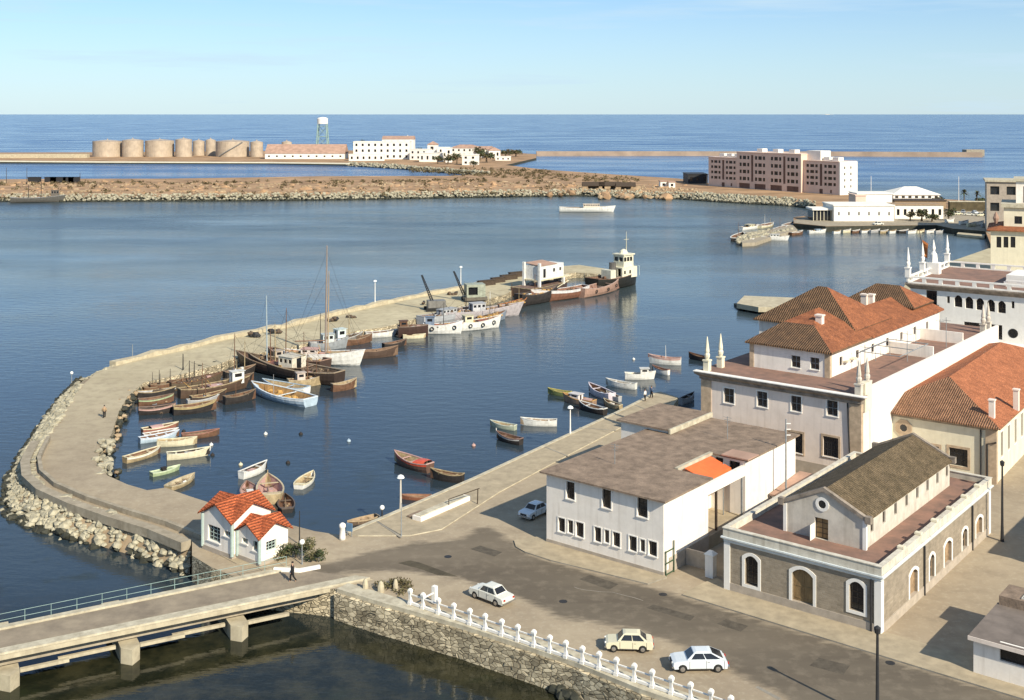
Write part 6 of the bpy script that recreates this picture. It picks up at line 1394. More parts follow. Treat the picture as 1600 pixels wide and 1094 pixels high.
boat('lilac white boat behind the orange decked one', (955, 626), (921, 612), (.58, .52, .56), (.66, .6, .64), BR, depth=1.0, thw=2, group='raft of boats by the town quay', crates=2)
boat('dark boat with white rim in front of the orange decked one', (944, 648), (906, 638), DK, WH, BR, depth=.8, thw=2, group='raft of boats by the town quay')
boat('cluttered little tender beside the quay wall in the raft', (969, 641), (944, 633), TN, (.5, .44, .3), BR, depth=.7, thw=2, group='raft of boats by the town quay', crates=3)
boat('grey dinghy wedged behind the raft of boats', (968, 628), (948, 621), GY, (.55, .52, .45), BR, depth=.7, thw=2, group='raft of boats by the town quay')
boat('slender white boat with thin red waterline beyond the raft', (992, 608), (948, 602), WH, WH, (.45, .42, .36), depth=.8, thw=2, stripe=WH, beam=.3)
boat('white motor launch with small cabin off the quay end', (978, 592), (1023, 592), WH, WH, (.62, .56, .44), depth=.9, deck=.6, thw=0, cabin=(.5, .78, .7, 1.1, WH), group='small boats moored in the harbour')
boat('brown rimmed small boat tied astern of the white launch', (1044, 586), (1020, 581), WH, (.3, .16, .12), BR, depth=.8, thw=2)
boat('pinkish decked boat with white stern moored farthest out', (1062, 570), (1014, 567), WH, (.5, .36, .32), (.36, .2, .16), depth=1.1, deck=.7, thw=0, stripe=PK, masts=((.45, 2.6, .06, WH),), beam=.3)
boat('dark boat half hidden by the palace obelisks', (1104, 565), (1077, 560), DK, BR, BR, depth=.8, thw=2)
boat('greyish boat in the shaded inlet behind the quay end', (1064, 632), (1084, 624), GY, (.3, .3, .3), DK, depth=.8, thw=2)
for i, (px, py, c, lab) in enumerate(((376, 727, CR, 'cream mooring buoy beside the lone white boat'), (415, 679, WH, 'white buoy in mid basin'), (330, 696, WH, 'pale buoy right of the inner cluster'), (990, 562, WH, 'white buoy off the pinkish decked boat'), (740, 697, PK, 'pink buoy near the dark boat with white bow'), (450, 724, DK, 'dark buoy between dinghy and mid basin'), (545, 690, BL, 'bluish buoy alone in the open harbour'), (287, 675, DK, 'dark floating stake under the row of dark boats'), (332, 712, DK, 'dark buoy off the stem post boat'), (470, 679, DK, 'dark buoy near the pale blue net boat'))):
    p = P(px, py, 0); b = B(); b.ball((0, 0, .08), .3, 1, 1, .8, 8); b.tube([(0, 0, .2), (0, 0, .42)], .05, 5); o = b.obj('mooring_buoy', paint(c), None, True); o.location = p; tag(o, lab, 'buoy', 'mooring buoys')
# pier beyond the palace
b = B(); q = pts(1.6, [(1150, 470), (1168, 462), (1250, 464), (1250, 474), (1190, 478)])
b.prism(pts(1.6, [(1151, 474), (1163, 462), (1262, 466), (1262, 480), (1185, 480)]), .5, 1.6)
t = thing('landing_pier', 'pale concrete landing pier standing in the water behind the palace roofs', 'pier', (0, 0, 0)); b.obj('deck', M['concrete_pale'], t)
for px, py in ((1158, 473), (1172, 476), (1190, 477), (1215, 478), (1240, 478)):
    b = B(); p = P(px, py, 1.6); b.box(p.x-.5, p.x+.5, p.y+.2, p.y+6, -1.5, .49); b.obj('pile', M['rock_wet'], t)
# ------------------------------------------------------------------ far shores
ZF = 2.0
FAR = [(-260, 254), (150, 256), (420, 257), (540, 259), (620, 264), (700, 270.5), (765, 276.2), (700, 279.5), (500, 280), (390, 282), (250, 284), (130, 284), (-260, 287)]
SHORE = [(-260, 314), (100, 315), (400, 313.5), (600, 311), (900, 306), (1060, 311), (1130, 316), (1240, 322), (1275, 327), (1270, 344), (1240, 347), (1240, 357), (1290, 362), (1463, 360), (1490, 366), (1540, 370)]
BACK = [(1560, 316), (1470, 311), (1395, 305), (1340, 300), (1250, 286), (1107, 286), (1060, 279), (950, 272), (850, 265), (790, 258), (838, 247), (838, 241), (780, 237), (640, 234.5), (400, 236), (150, 238), (-260, 239)]
def wp(L): return [Vector((p.x, p.y, ZF)) for p in pts(0, L)]
poly = wp(FAR)+wp(SHORE)+[Vector((151, 362, ZF)), Vector((700, 420, ZF)), Vector((700, 640, ZF))]+pts(ZF, BACK)
M['far_land'] = mat('far_land', (.42, .27, .155), .95, .25, .05, .15, col2=(.21, .135, .08), detail=12)
b = B(); b.prism(poly, -2, ZF, 1, 0); struct(b.obj('isthmus_ground', [M['far_land'], M['rock_wet']]))
b = B(); ysh = pts(ZF, [(1240, 345), (1275, 334), (1300, 330), (1400, 326), (1560, 326), (1560, 384), (1540, 370), (1490, 366), (1463, 360), (1290, 362), (1240, 357)])
ysh = ysh[:5]+[p+Vector((0, .6, 0)) for p in wp([(1560, 384), (1540, 370), (1490, 366), (1463, 360), (1290, 362), (1242, 357)])]; b.prism(ysh, ZF-.3, ZF+.06); struct(b.obj('club_quay', M['concrete']))
def scatter(name, lab, regions, n, r0, r1, m, rng, z0=0., kind='rock', cat='rocks'):
    b = B()
    for k in range(n):
        (x0, y0), (x1, y1), yt = rng.choice(regions); t = rng.random(); px = x0+(x1-x0)*t; py = y0+(y1-y0)*t+rng.random()*yt
        p = P(px, py, z0); r = rng.uniform(r0, r1)
        if kind == 'rock': b.rock(p+Vector((0, 0, r*.2)), r, rng)
        else:
            for q in range(16):
                d = Vector((rng.gauss(0, .5), rng.gauss(0, .5), abs(rng.gauss(0, .4))))*r; u = Vector((rng.uniform(-1, 1), rng.uniform(-1, 1), rng.uniform(-1, 1)))*r*.35; w = Vector((rng.uniform(-1, 1), rng.uniform(-1, 1), rng.uniform(-1, 1)))*r*.3
                b.add([p+d-u, p+d+w, p+d+u, p+d-w], [(0, 1, 2, 3)])
    o = b.obj(name, M[m]); o['kind'] = 'stuff'; o['label'] = lab; o['category'] = cat; return o
seg = [(SHORE[i], SHORE[i+1], 2.) for i in range(8)]
def bank(name, lab, edges, n, r0, r1, m, w, tlo, thi, nrm=Vector((0, -1, 0))):
    b = B(); Ls = [(c-a).length for a, c in edges]
    for (a, c), L in zip(edges, Ls):
        for k in range(int(n*L/sum(Ls))):
            t = R.uniform(tlo, thi); p = a+(c-a)*R.random()+nrm*(w*t); b.rock((p.x, p.y, ZF*(1-t)+.15), R.uniform(r0, r1), R)
    o = b.obj(name, M[m]); o['kind'] = 'stuff'; o['label'] = lab; o['category'] = 'rocks'; return o
sw = wp([(-60, 314)]+SHORE[1:9]); ed = list(zip(sw, sw[1:]))
bank('shore_rocks', 'pale rocks along the isthmus shore', ed, 2300, .35, 1.0, 'rock_pale', 3.2, -.7, .8)
bank('tide_rocks', 'dark wet rocks at the isthmus waterline', ed, 900, .5, 1., 'rock_wet', 3.4, .8, 1.05)
scatter('brown_rocks', 'brown boulders and rubble on the isthmus', [((-100, 300), (900, 296), 8.), ((-100, 288), (900, 284), 8.), ((900, 288), (1100, 296), 10.)], 900, .3, 1.2, 'rock_brown', R, ZF-.1)
scatter('isthmus_scrub', 'dark scrub scattered on the isthmus', [((-100, 290), (900, 283), 22.), ((-60, 287), (760, 281), 4.), ((700, 266), (1000, 278), 9.), ((640, 262), (860, 266), 8.)], 1000, .6, 1.9, 'scrub', R, ZF, 'leaf', 'scrub')
bw_ = wp([(540, 259), (620, 264), (700, 270.5), (765, 276.2)]); bank('basin_rocks', 'pale rocks edging the inner basin', list(zip(bw_, bw_[1:])), 500, .6, 1.6, 'rock_pale', 3, -.6, .9)
hw2 = wp([(1090, 312.6), (1130, 316), (1240, 322)]); bank('hotel_shore_rocks', 'pale rocks on the shore under the pink hotel', list(zip(hw2, hw2[1:])), 260, .5, 1.1, 'rock_pale', 3, -.9, .7)
b = B()
for k in range(420):
    px = R.uniform(-100, 1080); t = R.random(); p = P(px, 284+t*19+(px > 900)*4, ZF); r = R.uniform(1., 3.2)
    for q in range(1): b.rock((p.x, p.y, ZF-r*.35), r, R, 0 if R.random() < .7 else 1)
o = b.obj('hummocks', [M['far_land'], M['rock_brown']]); o['kind'] = 'stuff'; o['label'] = 'earth hummocks and rubble mounds over the isthmus'; o['category'] = 'mounds'
# breakwaters
def wallrun(name, L, w, h, z, lab, m='concrete_pale'):
    b = B(); b.strip(pts(z, L), w, h, 0, -2); return tag(b.obj(name, M[m]), lab, 'breakwater')
M['bw'] = mat('breakwater_stone', (.38, .285, .21), .95, .22, .05, .15, col2=(.27, .20, .15))
wallrun('breakwater', [(838, 241.3), (1000, 241.2), (1300, 241.8), (1533, 243)], 12, 3.2, 1.5, 'long straight pinkish breakwater crossing the sea to the right', 'bw')
b = B(); p = P(1520, 242, 1); b.box(p.x-9, p.x+10, p.y-6, p.y+6, 0, 6.6); tag(b.obj('beacon_block', M['concrete']), 'raised concrete block at the far end of the long breakwater', 'block')
wallrun('breakwater', [(-260, 248), (138, 247.5)], 8, 4.2, 1.5, 'straight yellowish sea wall running in from the left to the tanks')
b = B(); b.strip(pts(1., [(-260, 253), (100, 252.6)]), 7, .8, 0, -2); tag(b.obj('low_jetty', M['rock_brown']), 'low brown jetty in front of the yellowish sea wall', 'jetty')
b = B(); b.strip(pts(ZF, [(-100, 252.0), (150, 254), (420, 255), (545, 256.5)]), 5, .9); tag(b.obj('tank_quay', M['plaster_cream']), 'pale quay wall running below the row of oil tanks', 'quay wall')
# oil tanks
TB = 245.5
for i, (x0, x1, yt, lab) in enumerate(((145, 191, 221, 'broad oil tank at the left end of the row'), (191, 224, 219.5, 'second oil tank from the left, with small roof vent'), (227, 272, 220, 'wide oil tank third from the left'), (274, 300, 218.5, 'narrow tall oil tank in the middle of the row'), (301, 320, 221, 'narrowest oil tank right of the tall narrow one'), (321, 337, 219.5, 'slim oil tank set back before the widest one'), (337, 390, 221, 'widest oil tank with a slanting stair'), (391, 411, 222.5, 'last oil tank beside the long warehouse'), (440, 456, 222.5, 'small tank behind the warehouse roof'))):
    yb = TB if i not in (4, 5) else 243.5
    if i == 8: yb = 241.
    p = P((x0+x1)/2, yb, ZF); d = p.y; r = (x1-x0)/2*d/F*.985; p.y += r; p.x *= (d+r)/d; h = hgt(p, yt)-ZF
    t = thing('oil_tank', lab, 'tank', p, 0, 'oil tanks across the harbour')
    b = B(); b.lathe([(r, 0), (r, h*.33), (r*1.004, h*.34), (r, h*.35), (r, h*.66), (r*1.004, h*.67), (r, h*.68), (r, h), (r*1.01, h+.2)], 40); b.obj('shell', M['tank'], t)
    b = B(); b.lathe([(r, h+.2), (r*.5, h+1.1), (.5, h+1.7), (.5, h+2.6), (.1, h+2.7)], 40); b.obj('roof', M['tank'], t)
    if i == 6:
        b = B(); n = 24
        for k in range(n):
            a = -2.2+1.5*k/n; z = .3+(h-.3)*k/n; b.box(-.5, .5, -.8, .8, z, z+.3, 0, Matrix.Rotation(a, 4, 'Z') @ Matrix.Translation((r+.8, 0, 0)))
        b.obj('stair', M['iron_grey'], t)
# water tower
p = P(504, 246, ZF); t = thing('water_tower', 'white water tower on pale green lattice legs beyond the warehouse', 'water tower', p); H_ = hgt(p, 184)-ZF; hb = hgt(p, 194)-ZF
for sx, sy in ((-1, -1), (1, -1), (1, 1), (-1, 1)):
    b = B(); b.tube([(sx*6, sy*6, 0), (sx*4, sy*4, hb)], .55, 6); b.obj('leg', M['steel_teal'], t)
for k in range(3):
    b = B(); z = hb*(k+1)/3.2; s = 6-2*z/hb; z2 = hb*k/3.2; s2 = 6-2*z2/hb
    for (a, c) in (((-1, -1), (1, -1)), ((1, -1), (1, 1)), ((1, 1), (-1, 1)), ((-1, 1), (-1, -1))):
        b.tube([(a[0]*s, a[1]*s, z), (c[0]*s, c[1]*s, z)], .3, 5); b.tube([(a[0]*s2, a[1]*s2, z2), (c[0]*s, c[1]*s, z)], .18, 4); b.tube([(c[0]*s2, c[1]*s2, z2), (a[0]*s, a[1]*s, z)], .18, 4)
    b.obj('bracing', M['steel_teal'], t)
b = B(); b.lathe([(4.6, hb), (5.2, hb+.3), (5.2, H_-1), (4, H_), (.5, H_+.6)], 20); b.obj('tank_body', M['white_far'], t)
# generic far house
def house(name, lab, x0, x1, yb, yt, depth, roof='flat', m='white_far', rows=1, cols=3, rm='roof_ochre', rh=2.5, z=ZF, rot=0., group=None, ww=.4, cat='house', d0=0., wh=.45):
    p = P(x0, yb, z); d = p.y+d0; p = Vector(((x0-PX)*d/F, d, z)); w = (x1-x0)*d/F; h = CZ-(yt-PY)*d/F-z
    t = thing(name, lab, cat, p, rot, group); fh = h/rows
    hs = [(w*(k+.5)/cols-w/cols*ww/2, w*(k+.5)/cols+w/cols*ww/2, fh*j+fh*(.5-wh/2), fh*j+fh*(.5+wh/2)) for k in range(cols) for j in range(rows)]
    b = B(); wall_box(b, 0, w, 0, depth, 0, h, {'F': hs}, depth=.4); b.obj('wall', M[m], t)
    for q in hs: 
        pb = B(); pb.box(q[0], q[1], .3, .36, q[2], q[3]); pb.obj('window', M['glass_dark'], t)
    b = B()
    if roof == 'hip': hip(b, 0, w, 0, depth, h+.02, rh, min(w, depth)/2.05, .2, .5, 0, 0, 'x' if w > depth else 'y')
    elif roof == 'gable':
        b.rings([[(x, -.5, h), (x, depth/2, h+rh), (x, depth+.5, h), (x, depth/2, h-.3)] for x in (-.4, w+.4)])
    else: b.box(-.3, w+.3, -.3, depth+.3, h, h+.45)
    b.obj('roof', M[rm], t)
    return t
house('warehouse', 'long low white warehouse with pinkish roof right of the tanks', 414, 538, 248.5, 240, 26, 'gable', 'white_far', 1, 10, 'roof_ochre', 8.5, ww=.25, cat='warehouse', wh=.3)
house('warehouse', 'pinkish roofed shed rising behind the long white warehouse', 424, 468, 244, 233, 20, 'gable', 'tank', 1, 4, 'roof_ochre', 3, cat='warehouse')
GR = 'white houses of the far village'
V = [('white three storey house with balconies and terrace left of the village', 552, 640, 249, 222, 20, 3, 9, 'flat'), ('low white annexe with dark arcade below the big village house', 545, 600, 251.5, 242, 12, 1, 6, 'flat'), ('white block under the white spire with pitched roof', 597, 646, 246, 217.5, 20, 3, 5, 'gable'), ('pale house stepping down right of the spire', 640, 668, 250, 234, 16, 2, 3, 'flat'), ('small white house with a dark arch in the village middle', 668, 682, 248, 226, 12, 2, 1, 'hip'), ('low white house with garden wall in the village middle', 655, 690, 253, 240, 14, 1, 4, 'flat'), ('white cube house right of the dark arch house', 684, 702, 249, 231, 12, 2, 2, 'flat'), ('narrow tall white house between dark trees', 696, 706, 254, 232, 10, 2, 1, 'flat'), ('long pale house behind the village trees', 704, 748, 245.5, 231, 16, 2, 5, 'hip'), ('white house standing in front at the shore of the village', 722, 745, 258, 242.5, 13, 2, 2, 'flat'), ('cream house at the right of the village under trees', 744, 768, 246, 233.5, 14, 1, 2, 'gable'), ('pale low house at the village end towards the breakwater', 764, 782, 247, 235, 14, 1, 2, 'hip'), ('low white wall house below the village end', 774, 798, 251, 245.5, 10, 1, 3, 'flat')]
for lab, x0, x1, yb, yt, dp, rows, cols, rf in V: house('village_house', lab, x0, x1, yb, yt, dp, rf, 'white_far', rows, cols, 'white_far' if rf == 'flat' else 'roof_ochre', 3, group=GR, rot=R.uniform(-.25, .15), ww=.34)
p = P(637, 243, ZF); t = thing('church_spire', 'small white spire at the top of the far village', 'tower', p); hh_ = hgt(p, 211)-ZF
b = B(); b.box(-2, 2, -2, 2, 0, hh_*.72).lathe([(2.3, hh_*.72), (1.6, hh_*.8), (.2, hh_)], 8); b.obj('wall', M['white_far'], t)
def tree(name, lab, px, py, ht, rad, z=ZF, n=420, group='trees of the far shore', mats=('leaf', 'scrub'), squash=1.):
    p = P(px, py, z); t = thing(name, lab, 'tree', p, 0, group)
    b = B(); b.tube([(0, 0, 0), (.1, 0, ht*.35), (.2, .1, ht*.7)], [rad*.13, rad*.09, rad*.04], 6)
    for k in range(4): a = k*1.7; b.tube([(.1, 0, ht*.4), (math.cos(a)*rad*.5, math.sin(a)*rad*.5, ht*.7)], rad*.04, 4)
    b.obj('trunk', M['bark'], t); b = B(); foliage(b, (0, 0, ht*.66), rad, rad, ht*.4*squash, n, rad*.16, R); b.obj('crown', [M[m] for m in mats], t); return t
T = [(655, 246, 7, 6, 'dark tree beside the white spire house'), (650, 249, 5, 5, 'lower tree under the spire house'), (690, 252, 6, 6, 'dark tree between the village cubes'), (700, 257, 6, 6, 'dark tree at the village shore'), (714, 256, 7, 6, 'round dark tree left of the shore house'), (750, 251, 9, 8, 'big dark tree at the right of the village'), (760, 254, 7, 8, 'dark spreading tree right of the shore house'), (684, 256, 5, 5, 'small tree near the middle village wall'), (790, 246, 6, 8, 'reddish dark tree group nearest the breakwater'), (806, 245, 5, 7, 'low dark tree at the root of the breakwater'), (740, 262, 4, 4, 'little bush tree on the rocks below the village'), (560, 235, 9, 8, 'tree behind the terrace house at the village left')]
for px, py, h, r, lab in T: tree('village_tree', lab, px, py, h*1.35, r, n=240)
# isthmus odds and ends
for i, (px, lab) in enumerate(((10, 'thin pole on the far left of the isthmus'), (42, 'second thin pole on the isthmus at the left'), (125, 'short pole near the dark wagons on the isthmus'))):
    pole('utility_pole', px, 288, 262 if i < 2 else 270, lab, .18, None, ZF, 'wood_dark', 'utility pole')
for i, (px, w) in enumerate(((54, 9), (80, 9), (92, 12), (108, 8), (116, 8))):
    p = P(px, 285.5, ZF); t = thing('wagon', ['small dark hut at the left of the isthmus skyline', 'dark wagon leftmost in the row on the isthmus', 'longest dark wagon in the isthmus row', 'dark wagon right of the longest in the isthmus row', 'dark wagon at the right end of the isthmus row'][i], 'wagon', p, 0, 'dark wagons on the isthmus')
    b = B(); b.box(-w/2*.8, w/2*.8, -1.5, 1.5, .6, 3.2).box(-w/2*.84, w/2*.84, -1.7, 1.7, 3.2, 3.5); b.obj('body', M['iron_dark'], t)
    for s in (-.5, .5): b = B(); b.tube([(s*w*.6, -1.3, .5), (s*w*.6, 1.3, .5)], .5, 10); b.obj('wheel', M['rubber'], t)
for i, (px, py, w) in enumerate(((932, 296, 16), (958, 296, 16), (982, 297, 14))):
    lab = ['leftmost of three collapsed dark huts on the isthmus shore', 'middle one of three collapsed dark huts on the isthmus shore', 'rightmost of three collapsed dark huts on the isthmus shore'][i]
    p = P(px, py, ZF); t = thing('ruined_hut', lab, 'hut', p, 0, 'ruined huts on the isthmus'); b = B(); wall_box(b, -w/2, w/2, 0, 5, 0, 2.2, {'F': [(-w*.3, w*.2, .2, 1.8)]}, .6, top=False); b.obj('wall', M['rock_brown'], t)
    b = B(); b.rings([[(x, -.5, 2.), (x, 2.5, 4.2), (x, 5.5, 2.), (x, 2.5, 3.9)] for x in (-w/2, w*.3)]); b.obj('roof', M['wood_dark'], t)
house('white_hut', 'small white hut with dark door on the isthmus left of the hotel', 1032, 1042, 293, 284, 7, 'flat', 'white_far', 1, 1, cat='hut'); house('white_hut', 'tiny white hut right beside the one with the dark door', 1045, 1055, 293.5, 285, 6, 'flat', 'white_far', 1, 1, cat='hut')
house('dark_shed', 'dark shed with flat roof left of the pink hotel', 1075, 1106, 287, 273, 20, 'flat', 'iron_dark', 1, 3, 'iron_dark', cat='shed')
# pink hotel
hA, hB = P(1107, 289), P(1310, 303.5); dv = hB-hA; ht_ = Frame((hA.x, hA.y, ZF), -math.atan2(dv.y, dv.x)); HW = dv.length
th = thing('pink_hotel', 'long pinkish five storey hotel block with bright white end wall', 'hotel', ht_.o, math.atan2(dv.y, dv.x))
xs = [0, ht_.front(1153.5, 270)[0], ht_.front(1254, 270)[0], HW]; hts = [ht_.front(1130, 247)[1], ht_.front(1200, 240)[1], ht_.front(1285, 253)[1]]
for s in range(3):
    x0, x1, h = xs[s], xs[s+1], hts[s]; yo = [.0, -1.2, .6][s]
    ng = [2, 4, 2][s]; hs = []; gw = (x1-x0)/ng; slots = []; h0 = 3.6; fh = (h-h0-.8)/4
    for g in range(ng):
        for c in range(3):
            cx = x0+gw*(g+.5)+(c-1)*gw*.25; w_ = gw*.07 if c != 1 else gw*.11
            for r in range(4): hs.append((cx-w_, cx+w_, h0+fh*(r+.28), h0+fh*(r+.78)))
    for g in range(ng//2): cx = x0+gw*(2*g+1); slots.append((cx-gw*.07, cx+gw*.07, h0+.6, h-1.2))
    gd = [(x0+gw*(g+.15), x0+gw*(g+.85), .2, 3.1) for g in range(ng)] if s == 1 else [(x0+gw*.9, x0+gw*1.1, .1, 2.6), (x0+gw*1.5, x0+gw*1.6, .6, 2.4)]
    b = B(); wall_box(b, x0+.01, x1-.01, yo, 14+yo*.2, 0, h, {'F': hs+slots+gd}, depth=.5); b.obj('wall', M['hotel'], th)
    for q in hs: pb = B(); pb.box(q[0], q[1], yo+.3, yo+.4, q[2], q[3]); pb.obj('window', M['glass_dark'], th)
    for q in slots: pb = B(); pb.box(q[0], q[1], yo+.3, yo+.4, q[2], q[3]); pb.obj('stair_window', M['hotel_dark'], th)
    for q in gd: pb = B(); pb.box(q[0], q[1], yo+.35, yo+.45, q[2], q[3]); pb.obj('shop_front', M['hotel_dark'], th)
    b = B(); b.box(x0-.2, x1+.2, yo-.25, 14.2+yo*.2, h, h+.5); b.obj('roof', M['hotel'], th)
    for k in range(3): 
        b = B(); xx = x0+(x1-x0)*(.25+.25*k); b.box(xx-2, xx+2, 5, 9, h+.5, h+2.4); b.obj('roof_box', M['white_far'], th)
b = B(); b.box(xs[2]-.5, xs[2]+9, 4, 12, hts[2]+.5, hts[2]+5.6); b.obj('stair_tower', M['white_far'], th)
b = B(); q = [(3.6+k*0, 4.6, 3.6+3.3*k, 5+3.3*k) for k in range(4)]+[(8.5, 9.5, 3.6+3.3*k, 5+3.3*k) for k in range(4)]
wall_box(b, HW+.02, HW+.8, .3, 14.3, 0, hts[2]+.3, {'R': q}, depth=.4); b.obj('end_wall', M['white_far'], th)
for k in q: pb = B(); pb.box(HW+.5, HW+.55, k[0], k[1], k[2], k[3]); pb.obj('window', M['glass_pane'], th)
# yacht club and its neighbours
house('yacht_club', 'low bright white club building along the marina quay', 1303, 1397, 346, 322, 16, 'flat', 'white_far', 1, 6, 'white_far', ww=.14, cat='club house', wh=.22)
house('yacht_club_tower', 'white upper block of the club behind its long low front', 1340, 1394, 338, 303.5, 12, 'flat', 'white_far', 1, 6, 'white_far', ww=.2, cat='club house', d0=4, wh=.1)
house('pink_wing', 'pinkish square wing at the left of the white club upper block', 1337, 1353, 337, 306, 10, 'flat', 'hotel', 1, 1, 'hotel', cat='club house', d0=-2, wh=.2)
t = thing('glass_pavilion', 'dark glass pavilion with pale flat roof at the left of the white club', 'pavilion', P(1271, 345, ZF)); d = P(1271, 345, ZF).y; w = 33*d/F
b = B(); b.box(0, w, .2, 9, .2, 4.2); b.obj('glazing', M['glass_dark'], t); b = B(); b.box(-.6, w+.6, -.8, 9.6, 4.2, 4.9); b.obj('roof', M['white_far'], t)
for k in range(7): b = B(); b.box(w*k/6-.1, w*k/6+.1, -.05, .15, 0, 4.2); b.obj('mullion', M['plaster_cream'], t)
house('villa', 'white villa with hipped pale roof and long brown balcony', 1396, 1468, 322, 304, 18, 'hip', 'white_far', 1, 7, 'white_far', 3.4, ww=.5, d0=40)
b = B(); p = P(1396, 322, ZF); 
house('balcony_block', 'brown balustraded terrace block in front of the white villa', 1398, 1478, 330, 314.5, 10, 'flat', 'wood_pale', 1, 8, 'wood_dark', ww=.1, d0=10, wh=.1, cat='terrace')
house('club_annexe', 'low white annexe with dark doorways behind palms at the marina', 1398, 1474, 343, 321, 9, 'flat', 'white_far', 1, 7, 'wood_pale', ww=.4, cat='club house', d0=2)
t = thing('club_wall', 'long dark brown wall or hedge behind the far parking row', 'wall', P(1484, 330, ZF)); d = P(1484, 330, ZF).y
b = B(); b.box(0, 95*d/F, 0, 2, 0, 4.); b.obj('wall', mat('hedge_brown', (.10, .08, .045), .95, .3, .5), t); b = B(); b.box(-.2, 95*d/F, -.2, 2.2, 4., 4.3); b.obj('coping', M['wall_ledge'], t)
def palm(lab, px, py, ytop, z=ZF):
    p = P(px, py, z); h = hgt(p, ytop)-z; t = thing('palm_tree', lab, 'palm tree', p, 0, 'palms by the marina')
    b = B(); b.tube([(0, 0, 0), (.15, 0, h*.4), (.1, 0, h*.72)], [.34, .26, .24], 7); b.obj('trunk', M['bark'], t); b = B(); c0 = Vector((.1, 0, h*.72))
    for k in range(34):
        a = R.uniform(0, 6.28); e = R.uniform(-.35, 1.4); l = h*.34; d = Vector((math.cos(a)*math.cos(e), math.sin(a)*math.cos(e), math.sin(e))); sd = Vector((-math.sin(a), math.cos(a), 0))
        q = [c0+d*l*f-Vector((0, 0, l*.35*f*f)) for f in (0, .35, .7, 1)]
        for i in range(3): w0, w1 = (.1, .42, .36, .05)[i]*h*.11, (.1, .42, .36, .05)[i+1]*h*.11; b.quad(q[i]-sd*w0, q[i+1]-sd*w1, q[i+1]+sd*w1, q[i]+sd*w0, k % 2)
    b.obj('crown', [M['leaf'], M['scrub']], t)
palm('dark palm left of the pair standing against the sea', 1506, 320, 294); palm('dark palm right of the pair standing against the sea', 1526, 321, 296)
for px, py, h, r, lab in ((1440, 346, 4.5, 3.5, 'dark bushy palm before the white annexe doorways'), (1422, 345, 3.6, 2.6, 'small dark shrub tree at the annexe left'), (1466, 322, 5, 3.5, 'dark tree at the right end of the white villa'), (1482, 345, 5, 3., 'dark tree at the corner of the far parking'), (1552, 352, 7, 4, 'dark tree beside the stepped cream house'), (1537, 320, 3, 4, 'low dark tree on the horizon right of the palms'), (1456, 347, 3.4, 3, 'dark shrub tree near the annexe end')): tree('shore_tree', lab, px, py, h, r, n=260, group='trees by the marina')
for px, y0, lab in ((1361, 275, 'white mast on the shore right of the pink hotel'), (1498, 276, 'thin white mast left of the palms')): pole('signal_mast', px, 318, y0, lab, .14, None, ZF, 'trim_white', 'mast')
# marina rubble pier with boats
b = B(); mp_ = pts(1.4, [(1155, 372), (1165, 362), (1205, 358), (1238, 350), (1246, 358), (1215, 366), (1180, 378), (1160, 379)]); b.prism(mp_, -1.5, 1.2); struct(b.obj('marina_mole', M['concrete']))
scatter('marina_rocks', 'rubble round the marina mole', [((1152, 377), (1240, 357), 3.), ((1152, 372), (1200, 360), 3.)], 260, .4, 1.1, 'rock_pale', R, .8)
b = B(); b.prism(pts(.8, [(1495, 366), (1500, 359), (1542, 362), (1538, 370)]), .1, .9); tag(b.obj('floating_pontoon', M['concrete_pale']), 'pale floating pontoon below the far parking', 'pontoon')
GM = 'boats of the marina'
boat('white cabin boat moored in front of the marina rubble mole', (1191, 375), (1232, 376), WH, WH, TN, depth=1.2, deck=.9, thw=0, cabin=(.3, .65, .7, 1.2, WH), group=GM, beam=.26, masts=((.3, 7, .08, TN),))
boat('white boat lying behind the marina rubble mole', (1158, 360), (1184, 357), WH, WH, BR, depth=1.1, deck=.8, thw=0, cabin=(.35, .65, .7, 1.1, CR), group=GM)
boat('pale boat with little mast on the rubble mole side', (1186, 357), (1208, 353), CR, WH, BR, depth=1.0, group=GM, masts=((.4, 5, .08, WH),), thw=2)
boat('low white motorboat at the root of the marina mole', (1264, 365), (1290, 364), WH, WH, (.4, .42, .5), depth=1.0, deck=.7, thw=0, cabin=(.4, .7, .7, .7, BL), group=GM)
for i, (sx, sy, ex, ey, c_, lab) in enumerate(((1160, 381, 1178, 379, WH, 'small white boat at the seaward tip of the marina mole'), (1212, 362, 1228, 358, CR, 'cream boat lying behind the middle of the marina mole'), (1236, 368, 1254, 366, BR, 'brown boat between the marina mole and the low white motorboat'), (1200, 369, 1216, 366, GY, 'grey boat tucked against the near side of the marina mole'), (1226, 356, 1240, 352, WH, 'white boat at the landward end of the marina mole'), (1150, 377, 1160, 369, DK, 'black boat at the very tip of the marina mole'))):
    boat(lab, (sx, sy), (ex, ey), c_, WH, BR, depth=1., thw=2, group=GM, beam=.3, masts=((.4, 4+i % 3, .07, BR),) if i % 2 else ())
mcols = [WH, CR, BR, WH, GY, TN, WH, DK, WH, CR, WH, GY]
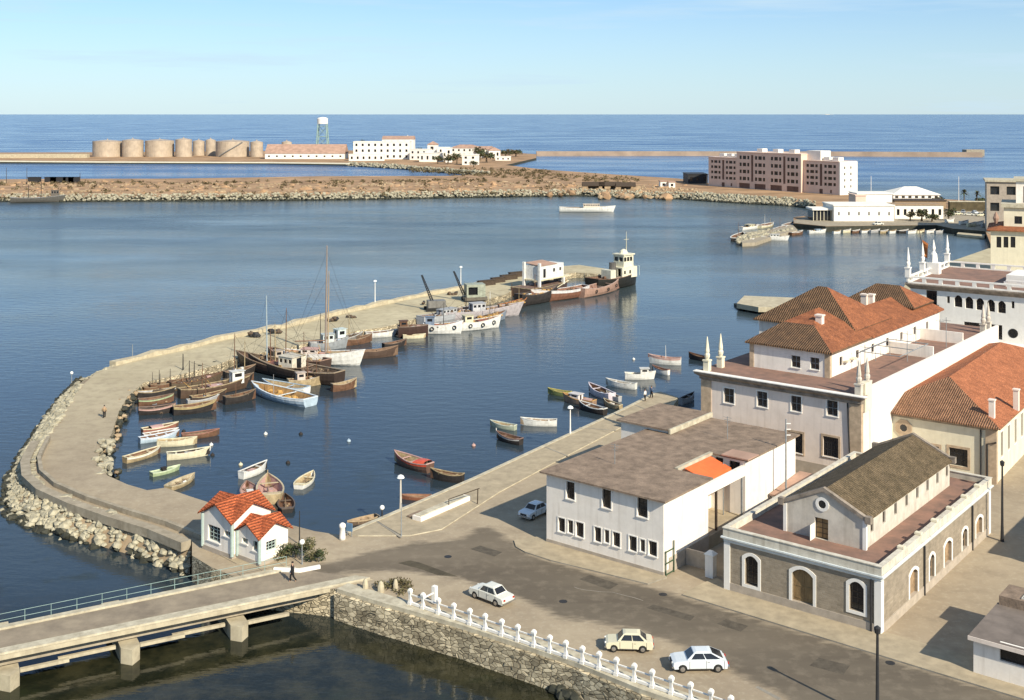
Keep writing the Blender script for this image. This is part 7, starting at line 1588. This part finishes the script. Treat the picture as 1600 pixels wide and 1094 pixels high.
for i in range(12):
    px = 1302+i*14.5; y = 364.5+R.uniform(-.6, 1.2); w = R.uniform(11, 16)
    pos = ['next to the low white motorboat', 'second along the marina quay', 'third along the marina quay', 'fourth along the marina quay', 'fifth along the marina quay', 'sixth along the marina quay', 'seventh along the marina quay', 'eighth along the marina quay', 'ninth along the marina quay', 'tenth along the marina quay', 'eleventh along the marina quay', 'last before the floating pontoon'][i]
    cn = ['white', 'cream', 'brown', 'white', 'grey', 'tan', 'white', 'black', 'white', 'cream', 'white', 'grey'][i]
    boat('small %s boat moored %s' % (cn, pos), (px, y), (px+w, y-1.0), mcols[i], WH if i % 3 else TN, BR, depth=.9, thw=2, group=GM, beam=.34)
for i, (px, y) in enumerate(((1500, 352), (1512, 355), (1524, 353), (1534, 356), (1478, 349))):
    boat(['upturned looking pale boat stored ashore by the pontoon', 'pale boat ashore in the middle of the boat yard', 'white boat ashore nearest the far parking', 'grey boat ashore next to the stepped cream house', 'pale boat hauled out at the left of the boat yard'][i], (px, y), (px+13, y-1), [WH, CR, WH, GY, WH][i], WH, BR, depth=1.0, thw=2, group='boats stored ashore at the marina', z=ZF)
    bpy.data.objects[-1] if 0 else None
for o in [o for o in bpy.data.objects if o.get('group') == 'boats stored ashore at the marina']: o.location.z = ZF+.4
# motor yacht out in the bay and the old ship by the isthmus
boat('white motor cruiser under way alone in the middle of the bay', (876, 331), (960, 331), WH, WH, (.5, .4, .3), depth=1.9, deck=1.6, thw=0, kind='motor_yacht', cat='yacht', group=None, cabin=(.42, .72, .7, 1.9, (.7, .6, .48)), hatch=(.1, .35, .6, (.42, .3, .2)), beam=.2, tr=.7, masts=((.6, 3.5, .07, CR),), rake=.1)
boat('old dark grey ship with masts lying under the isthmus at the far left', (20, 317), (100, 315.5), (.10, .095, .085), GY, (.15, .12, .1), depth=2.4, deck=2., thw=0, kind='old_ship', cat='ship', group=None, cabin=(.75, .9, .7, 3.5, (.14, .12, .1)), masts=((.3, 7, .2, DK), (.55, 8, .2, DK)), beam=.18, crates=6)
boat('tiny white steamer on the horizon at the right', (1284, 179.6), (1302, 179.6), WH, WH, GY, depth=10, deck=9, thw=0, kind='steamer', cat='ship', group=None, cabin=(.3, .7, .6, 22, WH), beam=.15)
